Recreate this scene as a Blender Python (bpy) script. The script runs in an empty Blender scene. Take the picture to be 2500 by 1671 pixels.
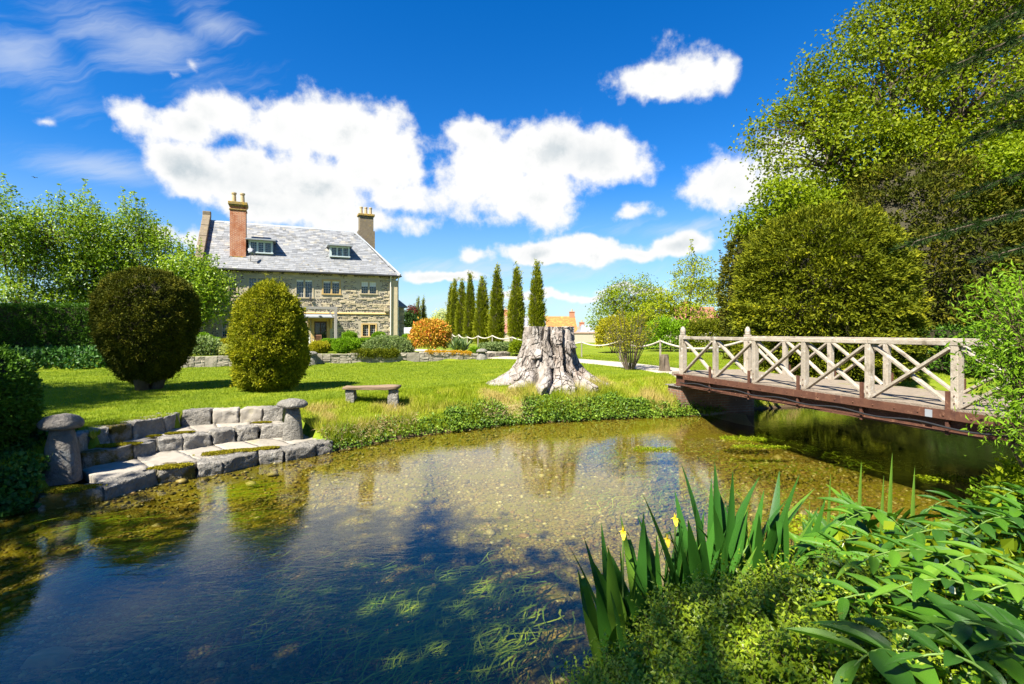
import bpy, bmesh, math, random
import numpy as np
from mathutils import Vector, Matrix, noise

R = math.radians
SC = bpy.context.scene
COL = SC.collection
EYE = 2.62                      # camera height above the water (metres)

# ------------------------------------------------------------------ camera
cam_d = bpy.data.cameras.new('camera')
cam = bpy.data.objects.new('camera', cam_d)
COL.objects.link(cam)
cam.location = (0, 0, EYE)
cam.rotation_euler = (R(90), 0, 0)
cam_d.sensor_width = 36.0
cam_d.lens = 18.0
cam_d.shift_y = -35.5 / 2500.0
cam_d.clip_start = 0.05
cam_d.clip_end = 3000
SC.camera = cam

# ------------------------------------------------------------------ sun, sky, exposure
SUN_EL = R(52)
SUN_AZ = math.atan2(-0.62, -0.785)          # direction towards the sun, measured from +Y to +X
sd = Vector((math.sin(SUN_AZ) * math.cos(SUN_EL), math.cos(SUN_AZ) * math.cos(SUN_EL), math.sin(SUN_EL)))
sun_d = bpy.data.lights.new('sun', 'SUN')
sun_d.energy = 5.0
sun_d.angle = R(0.53)
sun_d.color = (1.0, 0.945, 0.84)
sun = bpy.data.objects.new('sun', sun_d)
COL.objects.link(sun)
sun.location = (-30, -40, 60)
sun.rotation_euler = (-sd).to_track_quat('-Z', 'Y').to_euler()

SC.view_settings.view_transform = 'Standard'
SC.view_settings.look = 'None'
SC.view_settings.exposure = 1.65
SC.view_settings.gamma = 1.0
SC.view_settings.use_curve_mapping = False
SC.cycles.use_denoising = True
try:
    SC.cycles.denoiser = 'OPENIMAGEDENOISE'
    SC.cycles.denoising_input_passes = 'RGB_ALBEDO_NORMAL'
except Exception:
    pass
SC.cycles.max_bounces = 8
SC.cycles.diffuse_bounces = 3
SC.cycles.glossy_bounces = 3
SC.cycles.transmission_bounces = 4
SC.cycles.transparent_max_bounces = 8
SC.cycles.use_adaptive_sampling = True
SC.cycles.adaptive_threshold = 0.015
SC.cycles.sample_clamp_indirect = 6.0
SC.cycles.caustics_reflective = False
SC.cycles.caustics_refractive = False


def azel(px, py):
    az = math.atan((px - 1250) / 1250.0)
    return az, math.atan((800 - py) / 1250.0 * math.cos(az))


def build_world():
    w = bpy.data.worlds.new('World')
    SC.world = w
    w.use_nodes = True
    nt = w.node_tree
    N, L = nt.nodes, nt.links
    N.clear()

    def mth(op, a, b=None, c=None, clamp=False):
        n = N.new('ShaderNodeMath'); n.operation = op; n.use_clamp = clamp
        for i, v in enumerate((a, b, c)):
            if v is None: continue
            if isinstance(v, (int, float)): n.inputs[i].default_value = v
            else: L.new(v, n.inputs[i])
        return n.outputs[0]

    def vm(op, a, b=None):
        n = N.new('ShaderNodeVectorMath'); n.operation = op
        for i, v in enumerate((a, b)):
            if v is None: continue
            if isinstance(v, (tuple, list)): n.inputs[i].default_value = v
            else: L.new(v, n.inputs[i])
        return n

    def mrange(v, a, b, c=0.0, d=1.0):
        n = N.new('ShaderNodeMapRange'); n.interpolation_type = 'SMOOTHSTEP'
        L.new(v, n.inputs[0])
        for i, k in enumerate((a, b, c, d)): n.inputs[i + 1].default_value = k
        return n.outputs[0]

    def nz(vec, scale, detail=6, rough=0.55, dist=0.0):
        n = N.new('ShaderNodeTexNoise'); n.inputs['Scale'].default_value = scale
        n.inputs['Detail'].default_value = detail; n.inputs['Roughness'].default_value = rough
        n.inputs['Distortion'].default_value = dist
        L.new(vec, n.inputs['Vector'])
        return n.outputs['Fac']

    tc = N.new('ShaderNodeTexCoord')
    sep = N.new('ShaderNodeSeparateXYZ'); L.new(tc.outputs['Generated'], sep.inputs[0])
    az = mth('ARCTAN2', sep.outputs[0], sep.outputs[1])
    el = mth('ARCSINE', sep.outputs[2])
    cmb = N.new('ShaderNodeCombineXYZ'); L.new(az, cmb.inputs[0]); L.new(el, cmb.inputs[1])
    P = cmb.outputs[0]
    D = tc.outputs['Generated']

    # cumulus: (centre px, radii px) read as directions of the real sky
    blobs = [(520, 275, 150, 85), (455, 305, 110, 60), (700, 320, 200, 95), (850, 320, 170, 95), (920, 410, 180, 110),
             (600, 420, 230, 90), (480, 430, 130, 70), (760, 460, 280, 110), (640, 490, 170, 60), (980, 470, 120, 70),
             (880, 530, 150, 55), (1000, 540, 70, 42),
             (1180, 400, 150, 110), (1330, 370, 190, 95), (1460, 385, 150, 75), (1270, 480, 190, 75), (1150, 330, 80, 50),
             (1540, 515, 75, 28), (1610, 215, 100, 45), (1680, 190, 60, 45), (1765, 182, 28, 32), (1560, 200, 60, 30),
             (1800, 440, 125, 95), (1870, 360, 90, 80), (1950, 420, 140, 120), (1740, 410, 60, 50),
             (1165, 634, 75, 30), (1330, 615, 120, 30), (1450, 605, 130, 34), (1650, 598, 95, 36), (1560, 610, 90, 24),
             (440, 580, 105, 42), (380, 570, 60, 28), (125, 292, 40, 20), (412, 186, 52, 26), (470, 156, 46, 34),
             (340, 280, 45, 50), (1330, 720, 200, 16), (1100, 690, 160, 16), (1560, 700, 130, 14)]
    items = []
    for (x, y, rx, ry) in blobs:
        a, e = azel(x, y)
        c = math.cos(a)
        gr = 1.5 if rx < 70 else 1.0
        items.append((a, e, min(.0599, gr * rx / 1250.0 * c * c) if rx < 70 else rx / 1250.0 * c * c, gr * ry / 1250.0 * c * math.cos(e)))
    rg = random.Random(5)
    for k in range(9):                                  # the same kind of cloud goes on round the rest of the sky
        a = rg.uniform(1.05, 5.2); a = a if a < math.pi else a - 2 * math.pi
        e = rg.uniform(0.12, 0.62)
        items.append((a, e, rg.uniform(.12, .25), rg.uniform(.05, .1)))
    acc = None
    warp = nz(D, 5.0, 4, .6)
    wv = N.new('ShaderNodeCombineXYZ'); L.new(mth('MULTIPLY_ADD', warp, .10, -.05), wv.inputs[0])
    warp2 = nz(vm('ADD', D, (3.1, 7.7, 1.3)).outputs[0], 6.0, 4, .6)
    L.new(mth('MULTIPLY_ADD', warp2, .08, -.04), wv.inputs[1])
    PW = vm('ADD', P, wv.outputs[0]).outputs[0]
    for (a, e, rx, ry) in items:
        s = vm('SUBTRACT', PW, (a, e, 0)).outputs[0]
        s = vm('MULTIPLY', s, (1 / rx, 1 / ry, 0)).outputs[0]
        l = mth('SUBTRACT', 1.0, vm('LENGTH', s).outputs['Value'])
        if rx < .06: l = mth('MULTIPLY_ADD', l, .62, -.16)
        acc = l if acc is None else mth('SMOOTH_MAX', acc, l, 0.25)
    puff = nz(D, 9.0, 12, .60, 0.0)
    sdir = Vector((sd.x, sd.y, sd.z)) * .035
    lit = mth('SUBTRACT', nz(D, 7.5, 7, .6), nz(vm('ADD', D, tuple(sdir)).outputs[0], 7.5, 7, .6))
    big = nz(D, 3.4, 4, .55)
    field = mth('ADD', acc, mth('MULTIPLY_ADD', puff, 2.2, -1.15))
    dens = mth('POWER', mrange(field, -.08, .36), 1.2)
    core = mrange(field, .30, 1.05)
    # high thin cirrus, combed along one direction
    rot0 = N.new('ShaderNodeMapping'); rot0.inputs['Rotation'].default_value = (0, 0, R(-24))
    L.new(vm('ADD', P, wv.outputs[0]).outputs[0], rot0.inputs[0])
    rot = N.new('ShaderNodeMapping'); rot.inputs['Scale'].default_value = (1.5, 12, 1); L.new(rot0.outputs[0], rot.inputs[0])
    ci = nz(rot.outputs[0], 2.0, 9, .62, .35)
    cm = None
    for (x, y, rx, ry) in ((330, 95, 330, 95), (60, 150, 220, 110), (520, 60, 130, 60), (280, 420, 250, 45), (1250, 660, 500, 40), (1650, 560, 260, 40), (1250, 740, 900, 45)):
        a, e = azel(x, y); c = math.cos(a)
        s = vm('SUBTRACT', P, (a, e, 0)).outputs[0]
        s = vm('MULTIPLY', s, (1250 / (rx * c * c), 1250 / (ry * c), 0)).outputs[0]
        l = mth('SUBTRACT', 1.0, vm('LENGTH', s).outputs['Value'])
        cm = l if cm is None else mth('MAXIMUM', cm, l)
    cirrus = mth('MULTIPLY', mrange(mth('ADD', mth('MULTIPLY', cm, .35), ci), 0.50, .95), .50)
    low = mth('MULTIPLY', mrange(el, .30, .0), .48)          # paler towards the horizon, all the way round

    sky = N.new('ShaderNodeTexSky'); sky.sky_type = 'NISHITA'; sky.sun_disc = False
    sky.sun_elevation = SUN_EL; sky.sun_rotation = SUN_AZ
    sky.air_density = 1.0; sky.dust_density = 0.2; sky.ozone_density = 3.0
    hs = N.new('ShaderNodeHueSaturation'); hs.inputs['Saturation'].default_value = 1.42; hs.inputs['Value'].default_value = 1.05
    L.new(sky.outputs[0], hs.inputs['Color'])
    tint = N.new('ShaderNodeMix'); tint.data_type = 'RGBA'; tint.blend_type = 'MULTIPLY'; tint.inputs[0].default_value = 1
    L.new(hs.outputs[0], tint.inputs[6]); tint.inputs[7].default_value = (.62, .93, 1.18, 1)

    def mix(fac, a, b):
        n = N.new('ShaderNodeMix'); n.data_type = 'RGBA'
        if isinstance(fac, float): n.inputs[0].default_value = fac
        else: L.new(fac, n.inputs[0])
        for i, v in ((6, a), (7, b)):
            if isinstance(v, tuple): n.inputs[i].default_value = v
            else: L.new(v, n.inputs[i])
        return n.outputs[2]
    W = 6.1
    c0 = mix(low, tint.outputs[2], (W * .72, W * .86, W * .95, 1))
    c1 = mix(cirrus, c0, (W * .86, W * .93, W, 1))
    shade = mth('MULTIPLY', core, mrange(mth('ADD', big, mth('MULTIPLY', nz(D, 7, 4), .5)), .68, .95))
    shade = mth('ADD', mth('MULTIPLY', shade, .7), mth('MULTIPLY', core, mrange(lit, .0, -.18, 0.0, .6)), clamp=True)
    ccol = mix(shade, (W * 1.07, W * 1.07, W * 1.06, 1), (W * .62, W * .70, W * .75, 1))
    c2 = mix(dens, c1, ccol)
    bg = N.new('ShaderNodeBackground'); bg.inputs['Strength'].default_value = 0.05
    L.new(c2, bg.inputs[0])
    out = N.new('ShaderNodeOutputWorld'); L.new(bg.outputs[0], out.inputs[0])
    w.cycles.sampling_method = 'MANUAL'
    w.cycles.sample_map_resolution = 512


build_world()


# ------------------------------------------------------------------ helpers
def at(px, py, Z):
    """the point seen at photo pixel (px, py), at Z metres in front of the camera"""
    return Vector(((px - 1250) / 1250.0 * Z, Z, EYE - (py - 800) / 1250.0 * Z))


def gp(px, py, h):
    """the point seen at photo pixel (px, py) that lies at height h"""
    return at(px, py, (EYE - h) * 1250.0 / (py - 800))


def tag(o, label=None, cat=None, group=None, kind=None):
    if label: o['label'] = label
    if cat: o['category'] = cat
    if group: o['group'] = group
    if kind: o['kind'] = kind
    return o


def link(name, me, parent=None):
    o = bpy.data.objects.new(name, me)
    COL.objects.link(o)
    if parent is not None: o.parent = parent
    return o


def thing(name, label, cat, loc=(0, 0, 0), rz=0.0, group=None):
    o = bpy.data.objects.new(name, None)
    COL.objects.link(o)
    o.empty_display_size = .2
    o.location = loc; o.rotation_euler = (0, 0, rz)
    return tag(o, label, cat, group)


def np_mesh(name, V, F, mat=None, parent=None, attr=None, smooth=False):
    """V (n,3), F (m,k) one face size; attr: float per face, read by materials as 'rnd'"""
    V = np.asarray(V, np.float32); F = np.asarray(F, np.int32)
    me = bpy.data.meshes.new(name)
    m, k = F.shape
    me.vertices.add(len(V)); me.vertices.foreach_set('co', V.ravel())
    me.loops.add(m * k); me.loops.foreach_set('vertex_index', F.ravel())
    me.polygons.add(m)
    me.polygons.foreach_set('loop_start', np.arange(0, m * k, k, dtype=np.int32))
    me.polygons.foreach_set('use_smooth', np.full(m, bool(smooth)))
    me.update(calc_edges=True)
    if attr is not None:
        at_ = me.attributes.new('rnd', 'FLOAT', 'FACE')
        at_.data.foreach_set('value', np.asarray(attr, np.float32))
    if mat: me.materials.append(mat)
    return link(name, me, parent)


class MB:
    def __init__(s): s.v = []; s.f = []
    def add(s, vs, fs):
        k = len(s.v); s.v += [tuple(v) for v in vs]; s.f += [tuple(i + k for i in f) for f in fs]; return s
    def box(s, x0, x1, y0, y1, z0, z1, m=None):
        vs = [Vector((x, y, z)) for z in (z0, z1) for y in (y0, y1) for x in (x0, x1)]
        if m: vs = [m @ v for v in vs]
        return s.add(vs, [(0, 2, 3, 1), (4, 5, 7, 6), (0, 1, 5, 4), (2, 6, 7, 3), (0, 4, 6, 2), (1, 3, 7, 5)])
    def bar(s, a, b, w, h, up=(0, 0, 1)):
        a, b, up = Vector(a), Vector(b), Vector(up)
        d = (b - a).normalized(); sx = d.cross(up)
        if sx.length < 1e-4: sx = d.cross(Vector((0, 1, 0)))
        sx.normalize(); uz = sx.cross(d)
        vs = [p + sx * (i * w / 2) + uz * (j * h / 2) for p in (a, b) for i, j in ((-1, -1), (1, -1), (1, 1), (-1, 1))]
        return s.add(vs, [(3, 2, 1, 0), (4, 5, 6, 7), (0, 1, 5, 4), (1, 2, 6, 5), (2, 3, 7, 6), (3, 0, 4, 7)])
    def tube(s, pts, rad, n=6, cap=True):
        pts = [Vector(p) for p in pts]
        if not hasattr(rad, '__len__'): rad = [rad] * len(pts)
        k = len(s.v); ref = Vector((.31, .17, .93))
        for i, p in enumerate(pts):
            d = (pts[min(i + 1, len(pts) - 1)] - pts[max(i - 1, 0)])
            if d.length < 1e-6: d = Vector((0, 0, 1))
            d.normalize(); a = d.cross(ref)
            if a.length < .05: a = d.cross(Vector((1, 0, 0)))
            a.normalize(); b = d.cross(a)
            for j in range(n):
                t = 2 * math.pi * j / n
                s.v.append(tuple(p + (a * math.cos(t) + b * math.sin(t)) * rad[i]))
        for i in range(len(pts) - 1):
            for j in range(n):
                s.f.append((k + i * n + j, k + i * n + (j + 1) % n, k + (i + 1) * n + (j + 1) % n, k + (i + 1) * n + j))
        if cap:
            s.f.append(tuple(k + j for j in range(n))[::-1]); e = k + (len(pts) - 1) * n
            s.f.append(tuple(e + j for j in range(n)))
        return s
    def lathe(s, prof, n=16, c=(0, 0, 0), wob=0.0, seed=0):
        k = len(s.v); c = Vector(c)
        for i, (r, z) in enumerate(prof):
            for j in range(n):
                t = 2 * math.pi * j / n
                q = 1 + wob * noise.noise(Vector((math.cos(t) * 1.3 + seed, math.sin(t) * 1.3, z * 1.5 + seed)))
                s.v.append((c.x + r * q * math.cos(t), c.y + r * q * math.sin(t), c.z + z))
        for i in range(len(prof) - 1):
            for j in range(n):
                s.f.append((k + i * n + j, k + i * n + (j + 1) % n, k + (i + 1) * n + (j + 1) % n, k + (i + 1) * n + j))
        s.f.append(tuple(k + j for j in range(n))[::-1]); e = k + (len(prof) - 1) * n
        s.f.append(tuple(e + j for j in range(n)))
        return s
    def mesh(s, name, mat=None, smooth=False):
        me = bpy.data.meshes.new(name); me.from_pydata(s.v, [], s.f)
        if smooth: me.polygons.foreach_set('use_smooth', [True] * len(me.polygons))
        if mat: me.materials.append(mat)
        me.update(); return me
    def build(s, name, mat=None, parent=None, smooth=False, bevel=0.0):
        o = link(name, s.mesh(name, mat, smooth), parent)
        if bevel:
            b = o.modifiers.new('bevel', 'BEVEL'); b.width = bevel; b.segments = 2; b.limit_method = 'ANGLE'
        return o


def copy_tree(o, parent=None):
    c = o.copy(); COL.objects.link(c); c.parent = parent
    for ch in list(o.children): copy_tree(ch, c)
    return c


# vectorised value noise
def _h(i, j, k):
    n = (i * 374761393 + j * 668265263 + k * 2147483647 + 1013904223).astype(np.int64)
    n = (n ^ (n >> 13)) * 1274126177
    n = n ^ (n >> 16)
    return (n & 0xFFFFF) / float(0xFFFFF)


def vnoise(p, scale=1.0, oct=3):
    p = np.asarray(p, np.float64) * scale
    if p.shape[1] == 2: p = np.c_[p, np.zeros(len(p))]
    tot = np.zeros(len(p)); amp = 1.0; s = 0.0
    for o in range(oct):
        f = np.floor(p).astype(np.int64); t = p - f; t = t * t * (3 - 2 * t)
        r = 0
        for a in (0, 1):
            wa = t[:, 0] if a else 1 - t[:, 0]
            for b in (0, 1):
                wb = t[:, 1] if b else 1 - t[:, 1]
                for c in (0, 1):
                    wc = t[:, 2] if c else 1 - t[:, 2]
                    r = r + wa * wb * wc * _h(f[:, 0] + a, f[:, 1] + b, f[:, 2] + c)
        tot += amp * r; s += amp; amp *= .5; p = p * 2.03 + 17.3
    return tot / s


def ss(a, b, x):
    t = np.clip((x - a) / (b - a), 0, 1)
    return t * t * (3 - 2 * t)


# ------------------------------------------------------------------ materials
def new_mat(name):
    m = bpy.data.materials.new(name); m.use_nodes = True
    nt = m.node_tree; nt.nodes.clear()
    out = nt.nodes.new('ShaderNodeOutputMaterial')
    return m, nt, out


def rgb(c): return (c[0], c[1], c[2], 1.0)


def ramp(nt, fac, cols, pos=None):
    r = nt.nodes.new('ShaderNodeValToRGB'); e = r.color_ramp.elements
    pos = pos or [i / (len(cols) - 1) for i in range(len(cols))]
    while len(e) < len(cols): e.new(.5)
    for i, c in enumerate(cols): e[i].position = pos[i]; e[i].color = rgb(c)
    nt.links.new(fac, r.inputs[0]); return r.outputs[0]


def noise_node(nt, vec, scale, detail=5, rough=.55, dist=0):
    n = nt.nodes.new('ShaderNodeTexNoise'); n.inputs['Scale'].default_value = scale; n.inputs['Detail'].default_value = detail
    n.inputs['Roughness'].default_value = rough; n.inputs['Distortion'].default_value = dist
    if vec is not None: nt.links.new(vec, n.inputs['Vector'])
    return n.outputs['Fac']


def mixc(nt, fac, a, b, blend='MIX'):
    n = nt.nodes.new('ShaderNodeMix'); n.data_type = 'RGBA'; n.blend_type = blend
    if isinstance(fac, (int, float)): n.inputs[0].default_value = fac
    else: nt.links.new(fac, n.inputs[0])
    for i, v in ((6, a), (7, b)):
        if isinstance(v, (tuple, list)): n.inputs[i].default_value = rgb(v)
        else: nt.links.new(v, n.inputs[i])
    return n.outputs[2]


def mnode(nt, op, a, b=None, clamp=False):
    n = nt.nodes.new('ShaderNodeMath'); n.operation = op; n.use_clamp = clamp
    for i, v in enumerate((a, b)):
        if v is None: continue
        if isinstance(v, (int, float)): n.inputs[i].default_value = v
        else: nt.links.new(v, n.inputs[i])
    return n.outputs[0]


def coords(nt, kind='Object', stretch=(1, 1, 1), rnd=True):
    if kind == 'World':
        g = nt.nodes.new('ShaderNodeNewGeometry'); v = g.outputs['Position']
    else:
        t = nt.nodes.new('ShaderNodeTexCoord'); v = t.outputs[kind]
    mp = nt.nodes.new('ShaderNodeMapping'); mp.inputs['Scale'].default_value = stretch
    nt.links.new(v, mp.inputs[0])
    if rnd and kind != 'World':
        oi = nt.nodes.new('ShaderNodeObjectInfo')
        a = nt.nodes.new('ShaderNodeVectorMath'); a.operation = 'ADD'
        m = nt.nodes.new('ShaderNodeVectorMath'); m.operation = 'SCALE'; m.inputs[0].default_value = (37, 53, 71)
        nt.links.new(oi.outputs['Random'], m.inputs['Scale']); nt.links.new(mp.outputs[0], a.inputs[0]); nt.links.new(m.outputs[0], a.inputs[1])
        return a.outputs[0]
    return mp.outputs[0]


def surf(name, cols, scale=3.0, pos=None, rough=.8, bump=.3, bscale=None, stretch=(1, 1, 1), coord='Object', vary=0.0, spots=None,
         spec=.3, detail=7, metal=0.0, bdist=.02):
    """general weathered surface: noise ramp + optional blotches (colour, scale, threshold) + bump"""
    m, nt, out = new_mat(name)
    v = coords(nt, coord, stretch)
    c = ramp(nt, noise_node(nt, v, scale, detail, .6), cols, pos)
    if spots:
        for (col, sc, lo, hi) in spots:
            f = nt.nodes.new('ShaderNodeMapRange'); nt.links.new(noise_node(nt, v, sc, 6, .62), f.inputs[0])
            f.inputs[1].default_value = lo; f.inputs[2].default_value = hi
            c = mixc(nt, f.outputs[0], c, col)
    if vary:
        oi = nt.nodes.new('ShaderNodeObjectInfo')
        hs = nt.nodes.new('ShaderNodeHueSaturation')
        nt.links.new(c, hs.inputs['Color'])
        mr = nt.nodes.new('ShaderNodeMapRange'); nt.links.new(oi.outputs['Random'], mr.inputs[0])
        mr.inputs[3].default_value = 1 - vary; mr.inputs[4].default_value = 1 + vary * .7
        nt.links.new(mr.outputs[0], hs.inputs['Value']); c = hs.outputs[0]
    b = nt.nodes.new('ShaderNodeBsdfPrincipled'); nt.links.new(c, b.inputs['Base Color'])
    b.inputs['Roughness'].default_value = rough; b.inputs['Specular IOR Level'].default_value = spec; b.inputs['Metallic'].default_value = metal
    if bump:
        bn = nt.nodes.new('ShaderNodeBump'); bn.inputs['Strength'].default_value = bump; bn.inputs['Distance'].default_value = bdist
        nt.links.new(noise_node(nt, v, bscale or scale * 4, 8, .65), bn.inputs['Height']); nt.links.new(bn.outputs[0], b.inputs['Normal'])
    nt.links.new(b.outputs[0], out.inputs[0])
    return m


def leaf_mat(name, cols, trans=.3, rough=.6, spec=.10, tcol=None, pos=None):
    m, nt, out = new_mat(name)
    a = nt.nodes.new('ShaderNodeAttribute'); a.attribute_name = 'rnd'
    c = ramp(nt, a.outputs['Fac'], cols, pos)
    b = nt.nodes.new('ShaderNodeBsdfPrincipled'); nt.links.new(c, b.inputs['Base Color'])
    b.inputs['Roughness'].default_value = rough; b.inputs['Specular IOR Level'].default_value = spec
    t = nt.nodes.new('ShaderNodeBsdfTranslucent')
    nt.links.new(mixc(nt, 1.0, c, tcol or (1.15, 1.25, .5), 'MULTIPLY'), t.inputs[0])
    x = nt.nodes.new('ShaderNodeMixShader'); x.inputs[0].default_value = trans
    nt.links.new(b.outputs[0], x.inputs[1]); nt.links.new(t.outputs[0], x.inputs[2]); nt.links.new(x.outputs[0], out.inputs[0])
    return m


def big_leaf_mat(name, c1, c2, vein, scale=60, rough=.42, trans=.22, axis='X'):
    """for leaves large enough to show their veins; mesh x runs across, y along the leaf"""
    m, nt, out = new_mat(name)
    v = coords(nt, 'Object', (1, 1, 1), False)
    oi = nt.nodes.new('ShaderNodeObjectInfo')
    c = mixc(nt, oi.outputs['Random'], c1, c2)
    w = nt.nodes.new('ShaderNodeTexWave'); w.inputs['Scale'].default_value = scale; w.inputs['Distortion'].default_value = .4; w.bands_direction = axis
    nt.links.new(v, w.inputs['Vector'])
    c = mixc(nt, mnode(nt, 'MULTIPLY', mnode(nt, 'POWER', w.outputs['Fac'], 4.0), .75), c, vein)
    b = nt.nodes.new('ShaderNodeBsdfPrincipled'); nt.links.new(c, b.inputs['Base Color'])
    b.inputs['Roughness'].default_value = rough; b.inputs['Specular IOR Level'].default_value = .22
    bn = nt.nodes.new('ShaderNodeBump'); bn.inputs['Strength'].default_value = .35; bn.inputs['Distance'].default_value = .003
    nt.links.new(w.outputs['Fac'], bn.inputs['Height']); nt.links.new(bn.outputs[0], b.inputs['Normal'])
    t = nt.nodes.new('ShaderNodeBsdfTranslucent'); nt.links.new(mixc(nt, 1.0, c, (1.1, 1.3, .4), 'MULTIPLY'), t.inputs[0])
    x = nt.nodes.new('ShaderNodeMixShader'); x.inputs[0].default_value = trans
    nt.links.new(b.outputs[0], x.inputs[1]); nt.links.new(t.outputs[0], x.inputs[2]); nt.links.new(x.outputs[0], out.inputs[0])
    return m


BARK = surf('bark', [(.035, .025, .016), (.10, .075, .05), (.17, .14, .10)], 6, bump=.8, stretch=(1, 1, .3))
TWIG = surf('twig', [(.05, .032, .018), (.13, .09, .05)], 8, bump=.3)
GREYBARK = surf('grey_bark', [(.10, .085, .06), (.24, .21, .16), (.33, .30, .25)], 5, bump=.7, stretch=(1, 1, .35))
INNER = surf('inner_twigs', [(.022, .020, .009), (.05, .042, .018)], 9, bump=.6)

# ------------------------------------------------------------------ terrain
# stone steps, front top edges (metres), from left to right
def row(pts, z): return [gp(q[0], q[1], q[2] if len(q) > 2 else z) for q in pts]
S1 = row([(88, 1220, .17), (254, 1190, .20), (384, 1150), (480, 1135), (545, 1126), (631, 1106), (694, 1099), (771, 1086), (814, 1078)], .22)
S2 = row([(196, 1110), (326, 1088), (382, 1075), (447, 1068), (517, 1058), (576, 1050), (634, 1044), (696, 1040)], .455)
S3 = row([(188, 1066), (224, 1050), (270, 1043), (324, 1033), (402, 1018), (441, 1006), (518, 1002), (585, 998), (641, 997), (692, 996)], .757)
FAR = np.array([(-40, -8), (-16, 2.6), (-10, 5.6), (-8.2, 6.6), *[(p.x, p.y + .06) for p in S1], (-2.46, 12.3), (0, 13.9),
                (2.95, 14.75), (5.6, 15.3), (7.2, 16.2), (9.5, 17.0), (14, 18.0), (22, 21), (32, 24)], float)
NEAR = np.array([(-40, -18), (-14, -6), (-6, -2.6), (-2.2, -.4), (-.5, 1.5), (.15, 2.7), (.5, 3.7), (.8, 4.25), (1.7, 4.5), (3.1, 5.0), (4.6, 5.3), (6.4, 5.2),
                 (8.2, 5.3), (10, 6.8), (13, 10), (20, 13.5), (32, 16)], float)
CHAN = np.vstack([FAR, NEAR[::-1]])


def seg_dist(P, line):
    best = np.full(len(P), 1e9)
    for a, b in zip(line[:-1], line[1:]):
        d = b - a; t = np.clip(((P - a) @ d) / (d @ d), 0, 1)
        q = P - (a + t[:, None] * d)
        best = np.minimum(best, np.hypot(q[:, 0], q[:, 1]))
    return best


def inside(P, poly):
    r = np.zeros(len(P), bool); n = len(poly)
    for i in range(n):
        (x1, y1), (x2, y2) = poly[i], poly[(i + 1) % n]
        c = ((y1 > P[:, 1]) != (y2 > P[:, 1]))
        with np.errstate(divide='ignore', invalid='ignore'):
            xi = (x2 - x1) * (P[:, 1] - y1) / (y2 - y1 + 1e-12) + x1
        r ^= c & (P[:, 0] < xi)
    return r


STEP_POLY = np.array([(S1[0].x, S1[0].y - .2), *[(p.x, p.y - .15) for p in S1[1:]], (S3[-1].x + .35, S3[-1].y - .1), *[(p.x - .02, p.y + .38) for p in S3[::-1]], (S2[0].x - .55, S2[0].y + .5), (S1[0].x - .45, S1[0].y + .5)], float)

WALL = [(-24.5, 21.5), (-15.5, 23.9), (-7.6, 27.1), (-2.0, 28.8), (-.3, 30.6)]
WX = np.array([p[0] for p in WALL]); WY = np.array([p[1] for p in WALL])
PATH = np.array([(6.35, 15.2), (6.45, 17.5), (5.9, 20.5), (4.6, 23.6), (2.4, 26.8), (-1, 29.8), (-5, 32.2), (-8.5, 35), (-12, 37)], float)


def terrain(P):
    x, y = P[:, 0], P[:, 1]
    ins = inside(P, CHAN)
    df = seg_dist(P, FAR); dn = seg_dist(P, NEAR)
    lawn = .75 + .08 * ss(-5.5, -1.5, x) + .13 * ss(-4, 4, x) * ss(14, 20, y) + .03 * (vnoise(P, .35, 3) - .5)
    lawn = lawn + .26 * np.exp(-((x - 6.1) ** 2 + (y - 16.4) ** 2) / 2.2)
    lawn = lawn + .10 * np.exp(-((x - 1.1) ** 2 + (y - 16.8) ** 2) / 3.0)
    wy = np.interp(x, WX, WY)
    ter = ss(0.05, .35, y - wy) * (1 - ss(-1.4, 1.5, x))
    lawn = lawn * (1 - ter) + 1.15 * ter
    lawn = lawn * (1 - ss(55, 90, y)) + (-1.4 + .5 * vnoise(P, .03, 2)) * ss(55, 90, y)
    steep = .40 + .10 * vnoise(P, 1.1, 2)
    prof = steep * ss(-.08, .35, df) + (1 - steep) * ss(.1, 2.4, df)
    zf = lawn * prof + .05 * (vnoise(P, 2.6, 3) - .5) * (1 - ss(1, 3.5, df))
    near = 1.02 + .06 * (vnoise(P, .8, 3) - .5)
    zn = near * (.28 * ss(-.1, .3, dn) + .72 * ss(.1, 2.3, dn)) + .04 * (vnoise(P, 2.2, 3) - .5)
    z = np.where(df < dn, zf, zn)
    depth = .30 + .12 * vnoise(P, .45, 2)
    dd = np.minimum(df, dn)
    zi = -depth * ss(-.05, .9, dd) + .015 * (vnoise(P, 4, 3) - .5)
    z = np.where(ins, zi, z)
    z = np.where(inside(P, STEP_POLY), np.minimum(z, .02), z)
    return z


def tz(x, y): return float(terrain(np.array([[x, y]], float))[0])


def axis(lo, hi, fine_lo, fine_hi, step, grow):
    a = list(np.arange(fine_lo, fine_hi, step)); s = step; v = a[-1]
    while v < hi: s *= grow; v += s; a.append(v)
    s = step; v = fine_lo
    while v > lo: s *= grow; v -= s; a.insert(0, v)
    return np.array(a)


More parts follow.
